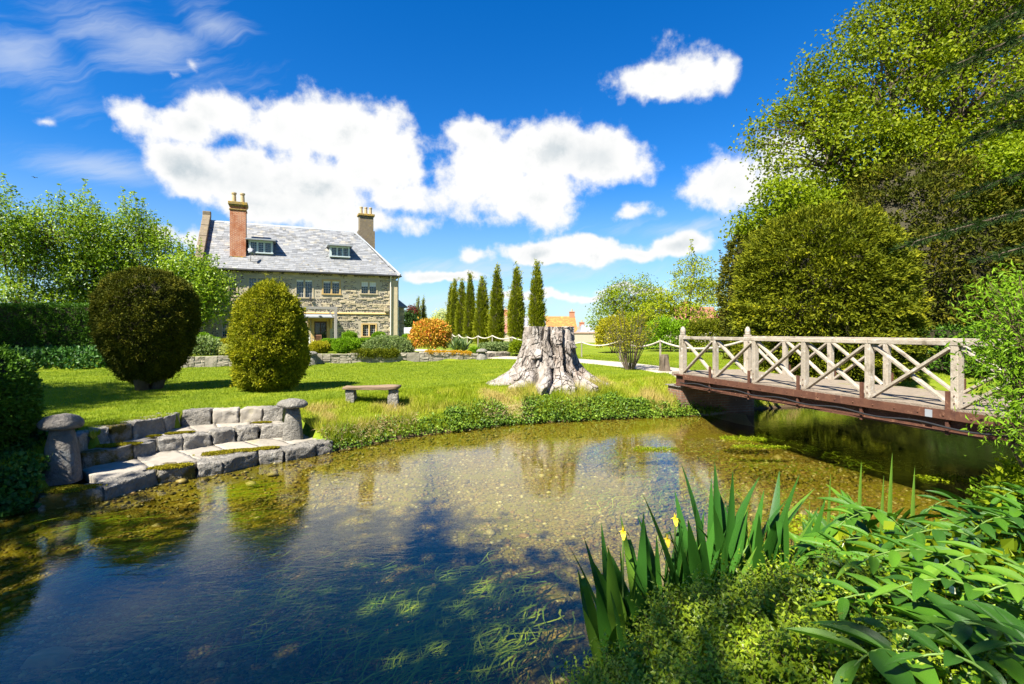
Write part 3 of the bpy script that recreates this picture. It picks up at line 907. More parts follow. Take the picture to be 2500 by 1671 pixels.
    run = HD / 2 + ov; L = math.hypot(run, RID - EAV); ang = math.atan2(RID - EAV, run)
    rows = 26; ex = L / rows; lib = []
    for k in range(12):
        w = .30 + .02 * k; sm = MB(); t = .028
        sm.box(-w / 2 + .004, w / 2 - .004, 0, ex * 1.35, 0, t); lib.append((w, sm.mesh('slate', SLATE)))
    n_obj = 0; rest = []
    dorm = [(3.05, 4.75, 1.15), (8.70, 10.37, 1.15)]
    for r in range(rows):
        u0 = ru - .2 if r else ru - .2; hip_x = HW + .32 - (HW + .32 - rr) * (r + .5) / rows
        x = .18 - rg.random() * .3
        while x < hip_x - .05:
            w, me = rg.choice(lib)
            yy = -ov + r * ex * math.cos(ang); zz = EAV + r * ex * math.sin(ang)
            cx = x + w / 2
            inside_d = any(a < cx < b and 6.9 < zz < 8.1 for a, b, _ in dorm) or (1.85 < cx < 2.85 and 6.4 < zz < 7.6)
            if cx > .1 and cx + w / 2 < hip_x + .12 and not inside_d:
                pos = (cx, yy + rg.uniform(-.008, .008), zz + .022 + rg.uniform(0, .006)); rot = (ang - .055 + rg.uniform(-.02, .02), rg.uniform(-.012, .012), rg.uniform(-.012, .012))
                if n_obj < 300 and r < 9:
                    o = link('slate', me, roof); o.location = pos; o.rotation_euler = rot; n_obj += 1
                else: rest.append((w, pos, rot))
            x += w
    # the upper courses
    V, F, at_ = [], [], []
    for (w, pos, rot) in rest:
        m = Matrix.Translation(pos) @ (Matrix.Rotation(rot[2], 4, 'Z') @ Matrix.Rotation(rot[1], 4, 'Y') @ Matrix.Rotation(rot[0], 4, 'X'))
        k = len(V)
        for z in (0, .028):
            for (a, b) in ((-w / 2 + .004, 0), (w / 2 - .004, 0), (w / 2 - .004, ex * 1.35), (-w / 2 + .004, ex * 1.35)): V.append(m @ Vector((a, b, z)))
        F += [(k + 4, k + 5, k + 6, k + 7), (k, k + 1, k + 5, k + 4), (k + 1, k + 2, k + 6, k + 5), (k + 3, k, k + 4, k + 7)]
        at_ += [rg.random()] * 4
    m2, nt, out = new_mat('slate_mass')
    a_ = nt.nodes.new('ShaderNodeAttribute'); a_.attribute_name = 'rnd'; v = coords(nt, 'Object', rnd=False)
    c = ramp(nt, a_.outputs['Fac'], [(.12, .125, .132), (.165, .17, .177), (.20, .205, .21), (.24, .243, .245), (.26, .24, .20)], [0, .3, .6, .9, 1])
    c = mixc(nt, ramp(nt, noise_node(nt, v, 2.0, 6, .65), [(0, 0, 0), (.9, .9, .9)], [.54, .68]), c, (.27, .245, .19))
    c = mixc(nt, ramp(nt, noise_node(nt, v, 1.3, 6, .65), [(0, 0, 0), (.8, .8, .8)], [.54, .68]), c, (.09, .083, .065))
    p = nt.nodes.new('ShaderNodeBsdfPrincipled'); nt.links.new(c, p.inputs['Base Color']); p.inputs['Roughness'].default_value = .6
    nt.links.new(p.outputs[0], out.inputs[0])
    so = np_mesh('upper_slates', [tuple(q) for q in V], F, m2, roof, attr=at_); tag(so, kind='stuff')
    # ridge tiles, hip flashing, gutters, downpipes
    for k in range(24):
        x0 = .3 + k * .445
        MB().add([(x0, HD / 2 - .17, RID - .10), (x0 + .435, HD / 2 - .17, RID - .10), (x0 + .435, HD / 2, RID + .07), (x0, HD / 2, RID + .07), (x0 + .435, HD / 2 + .17, RID - .10), (x0, HD / 2 + .17, RID - .10)],
                 [(0, 1, 2, 3), (3, 2, 4, 5)]).build('ridge_tile', LEAD, roof)
    MB().tube([(rr, HD / 2 - .05, RID + .05), (HW + .30, -ov + .02, EAV + .06)], .085, 8).build('hip_flashing', LEAD, roof)
    MB().tube([(rr + .25, HD / 2 - .38, RID - .18), (HW - .5, .45, EAV + .78), (HW - .1, -.05, EAV + .36)], .035, 6).build('hip_cable', DARKM, roof)
    MB().tube([(0, -ov - .05, EAV - .05), (HW + .36, -ov - .05, EAV - .05)], .055, 8).build('gutter', DARKM, roof)
    MB().tube([(HW + .36, -ov - .05, EAV - .06), (HW + .36, HD + ov, EAV - .06)], .055, 8).build('gutter', DARKM, roof)
    for x, y in ((HW - .47, -.22), (HW + .17, -.02)):
        MB().tube([(x, -ov - .05, EAV - .07), (x, y - .02, EAV - .45), (x, y, .0)], .045, 8).build('downpipe', PIPEM, h)
    MB().box(HW - .95, HW - .60, -.22, -.02, 2.75, 3.05).build('hopper_stone', LIME, h, bevel=.02)
    # left gable coping with a kneeler on top
    g = MB()
    p0, p1 = Vector((-.02, -ov - .2, EAV - .05)), Vector((-.02, HD / 2, RID + .22)); nrm = Vector((0, -math.sin(ang), math.cos(ang)))
    n = 9
    for k in range(n):
        a, b = p0.lerp(p1, k / n), p0.lerp(p1, (k + .985) / n)
        MB().bar(a + nrm * .12, b + nrm * .12, .52, .34 + .03 * (k % 2), nrm).build('coping_stone', COPING, h, bevel=.03)
    q0 = Vector((-.02, HD + ov, EAV)); MB().bar(p1 + Vector((0, .02, .1)), q0, .5, .34).build('rear_coping', COPING, h)
    MB().box(-.30, .26, HD / 2 - .22, HD / 2 + .2, RID + .25, RID + .72).build('gable_finial', COPING, h, bevel=.05)

    # dormers
    for (a, b, zb, zt, nl) in ((3.05, 4.68, 7.06, 8.06, 3), (8.78, 10.28, 7.10, 8.00, 3)):
        yf = .86
        d = MB(); d.box(a - .02, b + .02, yf + .13, yf + 2.2, zb - .1, zt); dr = d.build('dormer', LEAD, roof)
        w = window(a, b, zb, zt - .06, nl, BLUEFRAME, dr, y=yf, fw=.13, deep=.10); w.name = 'dormer_window'
        MB().add([(a - .20, yf - .34, zt + .05), (b + .20, yf - .34, zt + .05), (b + .20, yf + 2.6, zt + .28), (a - .2, yf + 2.6, zt + .28),
                  (a - .20, yf - .34, zt - .05), (b + .20, yf - .34, zt - .05), (b + .20, yf + 2.6, zt - .05), (a - .2, yf + 2.6, zt - .05)],
                 [(0, 1, 2, 3), (0, 4, 5, 1), (1, 5, 6, 2), (3, 7, 4, 0), (4, 7, 6, 5)]).build('dormer_roof', LEAD, dr)
    # brick chimney
    c = MB(); c.box(1.82, 2.87, .70, 1.75, 6.0, 10.13); ch = c.build('brick_chimney', BRICK, roof)
    for (e, z0, z1, mt) in ((.05, 10.131, 10.22, LICHEN), (.0, 10.221, 10.42, BRICK), (.06, 10.421, 10.52, LICHEN), (.11, 10.521, 10.74, LICHEN), (.035, 6.55, 6.72, LICHEN)):
        MB().box(1.82 - e, 2.87 + e, .70 - e, 1.75 + e, z0, z1).build('chimney_band', mt, ch, bevel=.02)
    for x in (2.06, 2.62):
        MB().lathe([(.17, 0), (.15, .1), (.135, .5), (.13, .62), (.175, .66), (.175, .76), (.12, .78)], 12, (x, 1.2, 10.74)).build('chimney_pot', POTM, ch, smooth=False)
    # stone chimney behind the hip
    c = MB(); c.box(11.55, 13.0, 5.5, 6.5, 7.0, 10.2); sc_ = c.build('stone_chimney', COPING, roof)
    MB().box(11.66, 12.89, 5.61, 6.39, 10.201, 11.55).build('chimney_shaft', COPING, sc_, bevel=.02)
    MB().box(11.55, 13.0, 5.5, 6.5, 11.551, 11.75).build('chimney_cap', LICHEN, sc_, bevel=.03)
    for x in (11.86, 12.27, 12.68):
        MB().lathe([(.16, 0), (.14, .1), (.125, .5), (.15, .58), (.15, .66), (.11, .68)], 12, (x, 6, 11.75)).build('chimney_pot', POTM, sc_)
    MB().box(13.0, 13.7, 4.2, 5.4, 7.25, 7.45).build('rear_dormer_roof', LEAD, roof)
    # satellite dish on the roof
    dm = MB(); n = 16
    prof = [(0.02, .0), (.12, .012), (.22, .04), (.30, .085)]
    dm.lathe(prof, n)
    me = dm.mesh('dish', LEAD, True)
    o = link('satellite_dish', me, roof); o.location = (3.25, .12, 7.02); o.rotation_euler = (R(62), 0, R(38))
    MB().bar((3.25, .12, 7.0), (3.2, .3, 6.35), .03, .03).bar((3.25, .12, 6.9), (3.45, -.05, 6.7), .02, .02).build('dish_bracket', DARKM, roof)
    # lower wing on the right, behind the corner
    w = MB(); w.box(13.81, 15.1, 3.0, 8, -.15, 3.30); w.build('wing_wall', MORTAR, h)
    for k in range(9): 
        o = link('quoin', stone_mesh('quoin', .4 if k % 2 else .28, .345, .1, LIME, 700 + k), h); o.location = (15.11 - (.2 if k % 2 else .14), 3.0, .18 + k * .355)
    MB().box(13.82, 15.16, 2.94, 3.02, .72, .84).build('wing_plinth', LIME, h)
    MB().add([(13.8, 2.75, 3.3), (15.35, 2.75, 3.3), (13.8, 3.6, 4.3), (14.3, 3.6, 4.3), (15.35, 8, 3.3), (14.3, 8, 4.3), (13.8, 2.75, 3.2), (15.35, 2.75, 3.2), (15.35, 8, 3.2)],
             [(0, 1, 3, 2), (1, 4, 5, 3), (0, 6, 7, 1), (1, 7, 8, 4)]).build('wing_roof', SLATE, h)


build_house()

# timber pergola in front of the door
perg = thing('pergola', 'grey oak pergola frame standing before the front door', 'pergola', (HX, HY, HZ), R(24))
for x in (6.2, 8.92):
    MB().box(x - .1, x + .1, -2.6, -2.4, -.15, 2.78).build('post', OAK, perg, bevel=.012)
MB().box(5.95, 9.03, -2.59, -2.41, 2.781, 2.97).build('beam', OAK, perg, bevel=.012)
for x in (6.2, 7.6, 8.92): MB().box(x - .06, x + .06, -2.40, -.62, 2.79, 2.95).build('rafter', OAK, perg)
MB().bar((8.82, -2.5, 2.2), (8.35, -2.5, 2.77), .08, .10).build('brace', OAK, perg)
MB().bar((6.3, -2.5, 2.2), (6.77, -2.5, 2.77), .08, .10).build('brace', OAK, perg)


def house_pt(u, v, z): 
    a = R(24); return Vector((HX + u * math.cos(a) - v * math.sin(a), HY + u * math.sin(a) + v * math.cos(a), HZ + z))


def garden_chair(name, label, p, rz, mat, cushion=None):
    t = thing(name, label, 'chair', p, rz)
    for x in (-.22, .22):
        MB().bar((x, -.22, 0), (x, -.22, .44), .035, .035).build('leg', mat, t)
        MB().bar((x, .22, 0), (x, .28, .92), .035, .035).build('leg', mat, t)
        MB().bar((x, -.24, .64), (x, .24, .66), .05, .03).bar((x, -.22, .44), (x, -.22, .64), .03, .03).build('armrest', mat, t)
    MB().box(-.25, .25, -.25, .25, .42, .46).build('seat', cushion or mat, t, bevel=.01)
    b = MB()
    for k in range(6): b.bar((-.2 + k * .08, .23, .48), (-.2 + k * .08, .28, .88), .03, .015)
    b.bar((-.25, .28, .9), (.25, .28, .9), .03, .06)
    b.build('backrest', cushion or mat, t)


CHAIRB = surf('chair_brown', [(.22, .10, .06), (.32, .16, .10)], 5, bump=.1)
p = house_pt(7.75, -1.7, 0); garden_chair('garden_chair', 'brown garden chair in front of the dark house door', p, R(200), CHAIRB)
p = house_pt(7.1, -2.3, 0); garden_chair('garden_chair', 'white openwork garden chair beside the brown chair', p, R(170), WHITEP)

# ------------------------------------------------------------------ stonework by the water
STEP = surf('step_stone', [(.09, .082, .07), (.25, .23, .195), (.43, .395, .34)], 5, vary=.16, bump=1.0, bscale=11, bdist=.16,
            spots=[((.46, .43, .37), 5.2, .56, .66), ((.035, .032, .028), 2.6, .60, .74)])
TREAD = surf('tread_stone', [(.17, .15, .12), (.27, .24, .195), (.36, .325, .27)], 4, vary=.10, bump=.7, bscale=18, spots=[((.30, .27, .14), 1.6, .60, .72), ((.16, .14, .12), 3.5, .62, .72)])
MOSSY = surf('mossy_stone', [(.085, .077, .064), (.23, .21, .175), (.38, .35, .295)], 5, bump=1, bscale=11, bdist=.14, spots=[((.10, .078, .008), 2.4, .44, .54)])
GWALL = surf('garden_wall_stone', [(.18, .155, .11), (.29, .255, .19), (.39, .35, .28)], 6, vary=.22, bump=.8, bscale=20, spots=[((.24, .22, .17), 3, .6, .75)])
STADD = surf('staddle_stone', [(.11, .10, .085), (.20, .185, .155), (.29, .27, .23)], 7, bump=1, bscale=16, bdist=.08, spots=[((.36, .34, .28), 6, .58, .68), ((.06, .055, .045), 4, .6, .72)])
STADD_DARK = surf('dark_staddle_stone', [(.10, .088, .075), (.17, .152, .13), (.24, .22, .19)], 6, bump=1, bscale=14, bdist=.09, spots=[((.20, .22, .22), 3, .55, .7)])


def hexa(name, c, mat, parent, n=5, rnd=.16, amp=.02, seed=0, smooth=True):
    """rounded rough block from 8 corners c[(x,y,z)] ordered bottom(4 ccw), top(4 ccw)"""
    c = [Vector(p) for p in c]; mb = MB(); idx = {}
    def vert(i, j, k):
        if (i, j, k) in idx: return idx[(i, j, k)]
        u, v, w = (2 * i / n - 1, 2 * j / n - 1, 2 * k / n - 1)
        q = Vector((u, v, w)); s = q.normalized() * 1.35
        q = q.lerp(s, rnd); u, v, w = [(max(-1, min(1, t)) + 1) / 2 for t in q]
        b = c[0].lerp(c[1], u).lerp(c[3].lerp(c[2], u), v); t = c[4].lerp(c[5], u).lerp(c[7].lerp(c[6], u), v)
        p = b.lerp(t, w)
        sv = Vector((seed, seed * .7, 0))
        p = p + Vector(noise.noise_vector(p * 4.2 + sv)) * amp + Vector(noise.noise_vector(p * 10 + sv)) * amp * .6 + Vector(noise.noise_vector(p * 23 + sv)) * amp * .35
        idx[(i, j, k)] = len(mb.v); mb.v.append(tuple(p)); return idx[(i, j, k)]
    for a in range(n):
        for b in range(n):
            for f in ((lambda a, b: (a, b, 0), 0), (lambda a, b: (a, b, n), 1), (lambda a, b: (a, 0, b), 1), (lambda a, b: (a, n, b), 0), (lambda a, b: (0, a, b), 0), (lambda a, b: (n, a, b), 1)):
                g, o = f
                q = [vert(*g(a, b)), vert(*g(a + 1, b)), vert(*g(a + 1, b + 1)), vert(*g(a, b + 1))]
                mb.f.append(tuple(q if o else q[::-1]))
    return mb.build(name, mat, parent, smooth=smooth)


steps = thing('stone_steps', 'curved grey stone steps of rough blocks leading down to the stream', 'steps', (S1[4].x, S1[4].y, 0))
SO = Vector(steps.location)
rg = random.Random(3)


def step_row(front, back, z, zlo, mats, gap=.012, depth=.42, lean=0.0):
    for k in range(len(front) - 1):
        a, b = front[k], front[k + 1]; d = (b - a); d.z = 0; t = d.normalized(); nn = Vector((-t.y, t.x, 0))
        g = gap + rg.uniform(0, .012)
        a2, b2 = a + t * g, b - t * g
        dz = rg.uniform(-.012, .010); dep = depth + rg.uniform(-.05, .06)
        lo = zlo - .12
        z = None
        c = [(a2.x - nn.x * .02, a2.y - nn.y * .02, lo), (b2.x - nn.x * .02, b2.y - nn.y * .02, lo), *[((p + nn * dep).x, (p + nn * dep).y, lo) for p in (b2, a2)],
             (a2.x, a2.y, a.z + dz), (b2.x, b2.y, b.z + dz + rg.uniform(-.015, .015)), *[((p + nn * dep).x, (p + nn * dep).y, p.z + dz * .5) for p in (b2, a2)]]
        c = [Vector(p) - SO for p in c]
        hexa('stone_block', c, mats[k % len(mats)], steps, n=14, rnd=.10, amp=.030, seed=k * 3.1 + a.z * 10)


step_row(S1, None, .22, -.05, [MOSSY, STEP, MOSSY, STEP, STEP, STEP, STEP, STEP])
step_row(S2, None, .455, .18, [MOSSY, STEP, STEP, STEP, STEP, STEP, STEP])
step_row(S3, None, .757, .42, [STEP, STEP, MOSSY, STEP, STEP, STEP, TREAD, TREAD, STEP], depth=.40)


def treads(front, back, z, nseg, seed):
    """paving slabs between one row of blocks and the foot of the next"""
    def samp(pl, t):
        f = t * (len(pl) - 1); i = min(int(f), len(pl) - 2); return pl[i].lerp(pl[i + 1], f - i)
    rr = random.Random(seed)
    ts = [k / nseg + (rr.uniform(-.25, .25) / nseg if 0 < k < nseg else 0) for k in range(nseg + 1)]
    for a, b in zip(ts[:-1], ts[1:]):
        f0, f1, b0, b1 = samp(front, a), samp(front, b), samp(back, a), samp(back, b)
        def mk(p, q, s): r = p.lerp(q, s); return r
        d0, d1 = (b0 - f0), (b1 - f1)
        for p in (d0, d1): p.z = 0
        l0, l1 = max(d0.length, .6), max(d1.length, .6)
        A, B = f0 + d0.normalized() * .36, f1 + d1.normalized() * .36
        C, D = f1 + d1.normalized() * (l1 + .14), f0 + d0.normalized() * (l0 + .14)
        e = (B - A).normalized() * .008
        c = [Vector((p.x, p.y, zz)) - SO for zz in (z - .14, z + rr.uniform(-.014, .004)) for p in (A + e, B - e, C - e, D + e)]
        hexa('paving_slab', c, TREAD, steps, n=8, rnd=.08, amp=.022, seed=seed + a * 7)


treads(S1[1:], [Vector(p) for p in S2] + [S2[-1] + Vector((.55, .35, 0))], .212, 6, 21)
treads(S2, S3[1:], .447, 6, 44)


def moss_pad(p, rx, ry, rz, seed, parent, label=None):
    n = 3200; a = RNG.random(n) * 6.28; r = np.sqrt(RNG.random(n))
    x = r * np.cos(a) * rx; y = r * np.sin(a) * ry
    edge = vnoise(np.c_[x, y] + seed, 6, 3)
    ok = r + (edge - .5) * 1.2 < .85; x, y, r = x[ok], y[ok], r[ok]
    z = (.022 * np.sqrt(np.clip(1 - r ** 2, 0, 1)) + .008 * RNG.random(len(x)))
    c, s = math.cos(rz), math.sin(rz)
    P = np.c_[p[0] + x * c - y * s, p[1] + x * s + y * c, p[2] + z] - np.array(SO)
    leaves('moss', P, rand_dirs(len(P)) * [1, 1, .6] + [0, 0, .7], rand_dirs(len(P)), .028, MOSSM, parent, aspect=.7)['kind'] = 'stuff'


MOSSM = leaf_mat('moss', [(.10, .075, .006), (.20, .17, .010), (.33, .30, .02)], trans=.1, rough=.9, spec=.05)
for (px, py, z, rx, ry, rz) in ((560, 1104, .225, .60, .18, .45), (645, 1096, .225, .32, .13, .4), (420, 1140, .225, .42, .15, .5), (165, 1195, .195, .55, .20, .35),
                                (282, 1088, .458, .45, .17, .4), (440, 1058, .458, .32, .11, .4), (380, 1066, .458, .18, .08, .3), (640, 1033, .458, .25, .10, .2)):
    q = gp(px, py, z); moss_pad((q.x, q.y, z - .012), rx, ry, rz, px, steps)


# staddle stones
def staddle(name, label, base, hstalk, rb, rt, rcap, hcap, mat, seed, tilt=0.0, square=True, capmat=None):
    t = thing(name, label, 'staddle stone', base, 0, 'mushroom shaped staddle stones')
    n = 4 if square else 20
    mb = MB(); prof = [(rb * 1.05, -.15), (rb, 0), (rb * .93, hstalk * .3), (rb * .5 + rt * .5, hstalk * .6), (rt, hstalk)]
    k = 24
    vs = []
    for (r, z) in prof:
        for j in range(k):
            a = 2 * math.pi * j / k
            sq = 1 / max(abs(math.cos(a)), abs(math.sin(a))); sq = .45 * min(sq, 1.3) + .55
            q = r * (sq if square else 1) * (1 + .10 * noise.noise(Vector((math.cos(a) * 1.5 + seed, math.sin(a) * 1.5, z * 3))))
            vs.append((q * math.cos(a + .5), q * math.sin(a + .5), z))
    mb.add(vs, [(i * k + j, i * k + (j + 1) % k, (i + 1) * k + (j + 1) % k, (i + 1) * k + j) for i in range(len(prof) - 1) for j in range(k)])
    mb.f.append(tuple(range((len(prof) - 1) * k, len(prof) * k)))
    mb.build('stalk', mat, t, smooth=True)
    mb = MB(); cp = [(rt * .8, 0), (rcap * .86, -.005), (rcap * .97, hcap * .10), (rcap, hcap * .3), (rcap * .93, hcap * .52), (rcap * .72, hcap * .82), (rcap * .4, hcap * .97), (rcap * .05, hcap)]
    vs = []
    for (r, z) in cp:
        for j in range(28):
            a = 2 * math.pi * j / 28
            q = r * (1 + .16 * noise.noise(Vector((math.cos(a) * 1.2 + seed * 3, math.sin(a) * 1.2, z * 2 + seed))) + .06 * noise.noise(Vector((math.cos(a) * 4 + seed, math.sin(a) * 4, z * 6))))
            vs.append((q * math.cos(a), q * math.sin(a), z + .02 * noise.noise(Vector((q * math.cos(a) * 5, q * math.sin(a) * 5, seed)))))
    mb.add(vs, [(i * 28 + j, i * 28 + (j + 1) % 28, (i + 1) * 28 + (j + 1) % 28, (i + 1) * 28 + j) for i in range(len(cp) - 1) for j in range(28)])
    mb.f.append(tuple(range(28))[::-1]); mb.f.append(tuple(range((len(cp) - 1) * 28, len(cp) * 28)))
    o = mb.build('cap', capmat or mat, t, smooth=True); o.location = (0, 0, hstalk); o.rotation_euler = (tilt, tilt * .6, seed)
    return t


q = Vector((-7.3, 8.3, 0)); staddle('staddle_stone', 'large dark staddle stone at the left end of the steps by the ivy', (q.x, q.y, .28), .72, .25, .145, .28, .22, STADD_DARK, 1.7, R(3))
q = Vector((-4.77, 11.14, 0)); staddle('staddle_stone', 'pale lichened staddle stone with mushroom cap at the right end of the steps', (q.x, q.y, .22), .68, .21, .125, .31, .17, STADD, 4.2, R(-2))
q = gp(1177, 878, .86); staddle('staddle_stone', 'small pale staddle stone at the far end of the low garden wall', (q.x, q.y - .1, .84), .42, .30, .16, .30, .20, STADD, 6.1)
q = gp(764, 886, .84); staddle('staddle_stone', 'staddle stone half hidden beside the golden clipped yew at the garden wall', (q.x, q.y - .25, .83), .42, .26, .17, .30, .17, STADD, 8.3)


# low garden wall, dry stone
gw = thing('garden_wall', 'low dry stone garden wall of pale rubble below the flower border', 'wall', (WALL[2][0], WALL[2][1], 0))
GO = Vector(gw.location); rg = random.Random(8)


def garden_wall():
    cum = [0]; pts = [Vector((x, y, 0)) for x, y in WALL]
    for a, b in zip(pts[:-1], pts[1:]): cum.append(cum[-1] + (b - a).length)
    def P(s):
        for i in range(len(pts) - 1):
            if s <= cum[i + 1] or i == len(pts) - 2: return pts[i].lerp(pts[i + 1], (s - cum[i]) / (cum[i + 1] - cum[i])), (pts[i + 1] - pts[i]).normalized()
    cnt = 0; core = MB(); rest = MB()
    s0, s1 = cum[0] + 8.3, cum[-1]
    s = s0
    while s < s1:
        q, t = P(s); q2, _ = P(min(s + .6, s1)); core.bar(q + Vector((0, 0, .95)), q2 + Vector((0, 0, .95)), .30, .46); s += .6
    core.build('wall_core', MORTAR, gw).location = -GO
    s = s0; col = s0
    while s < s1 - .1:
        tall = rg.random() < .22
        w = rg.uniform(.35, .7); top = 1.27 - .12 * ss(s1 - 4.5, s1 - 2.6, s) + rg.uniform(-.02, .02)
        z = .74
        hs = [.40 * top] if tall else []
        while z < top - .03:
            hh = (top - z) if tall else min(rg.uniform(.07, .17), top - z)
            if top - z - hh < .05: hh = top - z
            x = s
            while x < s + w - .02:
                ww = w if tall else min(rg.uniform(.18, .5), s + w - x)
                if s + w - x - ww < .12: ww = s + w - x
                q, t = P(x + ww / 2); n = Vector((t.y, -t.x, 0))
                if hh > .02 and cnt < 295:
                    d0 = .17 + rg.uniform(0, .05)
                    c = [q + t * a * (ww / 2 - .008) + n * b + Vector((0, 0, zz)) - GO for zz in (z + .004, z + hh - .006) for a, b in ((-1, d0), (1, d0), (1, -.16), (-1, -.16))]
                    hexa('wall_stone', c, GWALL, gw, n=2 if not tall else 3, rnd=.22, amp=.022, seed=cnt, smooth=False); cnt += 1
                elif hh > .02:
                    rest.bar(q - t * ww / 2 + n * .1 + Vector((0, 0, z + hh / 2)) - GO, q + t * ww / 2 + n * .1 + Vector((0, 0, z + hh / 2)) - GO, .2, hh - .01)
                x += ww
            z += hh
        s += w
    if rest.v: tag(rest.build('small_wall_stones', GWALL, gw), kind='stuff')


garden_wall()

# ------------------------------------------------------------------ bench
PLANK = surf('bench_plank', [(.11, .07, .04), (.21, .145, .09), (.30, .23, .155)], 5, stretch=(.4, 4, 4), bump=.7)
bz = tz(-3.6, 13.2)
bench = thing('bench', 'rustic bench of a thick wooden plank on two stone blocks', 'bench', (-3.62, 13.3, bz), R(4))
hexa('seat', [(-.71, -.19, .40), (.70, -.19, .41), (.70, .19, .42), (-.71, .19, .41), (-.70, -.20, .47), (.71, -.20, .49), (.72, .20, .49), (-.70, .20, .48)], PLANK, bench, n=8, rnd=.06, amp=.02, seed=2)
hexa('leg', [(-.68, -.15, -.06), (-.44, -.15, -.06), (-.44, .14, -.06), (-.67, .14, -.06), (-.66, -.14, .41), (-.45, -.14, .41), (-.46, .13, .41), (-.65, .13, .41)], STADD, bench, n=6, rnd=.14, amp=.03, seed=5)
hexa('leg', [(.40, -.15, -.06), (.66, -.15, -.06), (.66, .14, -.06), (.40, .14, -.06), (.42, -.14, .42), (.66, -.14, .42), (.64, .13, .42), (.43, .13, .42)], STADD, bench, n=6, rnd=.14, amp=.03, seed=9)
q = Vector((-3.62 + .62, 13.3 - .24, tz(-3.0, 13.06)))
rock = thing('rock', 'small pale rock leaning at the foot of the right bench leg', 'rock', q)
hexa('stone', [(-.13, -.09, -.03), (.13, -.1, -.03), (.12, .08, -.03), (-.12, .08, -.03), (-.10, -.02, .08), (.05, -.03, .17), (.06, .06, .16), (-.08, .06, .08)], STADD, rock, n=5, rnd=.25, amp=.02, seed=3)

# ------------------------------------------------------------------ the great stump
def stump_mat():
    m, nt, out = new_mat('bleached_bark')
    v = coords(nt, 'Object', (1, 1, .5), False)
    c = ramp(nt, noise_node(nt, v, 3.2, 8, .65), [(.125, .102, .083), (.245, .21, .178), (.34, .305, .272), (.43, .395, .36)], [.28, .45, .58, .75])
    c = mixc(nt, ramp(nt, noise_node(nt, v, 1.5, 6, .6), [(0, 0, 0), (.8, .8, .8)], [.56, .70]), c, (.19, .12, .075))
    wv = nt.nodes.new('ShaderNodeVectorMath'); wv.operation = 'ADD'; nn = nt.nodes.new('ShaderNodeTexNoise'); nn.inputs['Scale'].default_value = 4; nt.links.new(v, nn.inputs['Vector'])
    sc_ = nt.nodes.new('ShaderNodeVectorMath'); sc_.operation = 'SCALE'; sc_.inputs['Scale'].default_value = .22; nt.links.new(nn.outputs['Color'], sc_.inputs[0])
    nt.links.new(v, wv.inputs[0]); nt.links.new(sc_.outputs[0], wv.inputs[1])
    vo = nt.nodes.new('ShaderNodeTexVoronoi'); vo.feature = 'DISTANCE_TO_EDGE'; vo.inputs['Scale'].default_value = 5.2; nt.links.new(wv.outputs[0], vo.inputs['Vector'])
    patch = ramp(nt, noise_node(nt, v, 1.8, 3, .5), [(0, 0, 0), (1, 1, 1)], [.40, .56])
    cr = mnode(nt, 'MULTIPLY', ramp(nt, vo.outputs['Distance'], [(1, 1, 1), (0, 0, 0)], [.012, .05]), patch)
    c = mixc(nt, mnode(nt, 'MULTIPLY', cr, .85), c, (.030, .022, .017))
    b = nt.nodes.new('ShaderNodeBsdfPrincipled'); nt.links.new(c, b.inputs['Base Color']); b.inputs['Roughness'].default_value = .9; b.inputs['Specular IOR Level'].default_value = .15
    h = mnode(nt, 'SUBTRACT', noise_node(nt, v, 14, 8, .7), mnode(nt, 'MULTIPLY', cr, 1.5))
    bn = nt.nodes.new('ShaderNodeBump'); bn.inputs['Strength'].default_value = 1; bn.inputs['Distance'].default_value = .04
    nt.links.new(h, bn.inputs['Height']); nt.links.new(bn.outputs[0], b.inputs['Normal']); nt.links.new(b.outputs[0], out.inputs[0])
    return m


STUMP = stump_mat()
CUT = surf('cut_wood', [(.28, .18, .11), (.42, .32, .23), (.50, .42, .34)], 6, bump=.5)


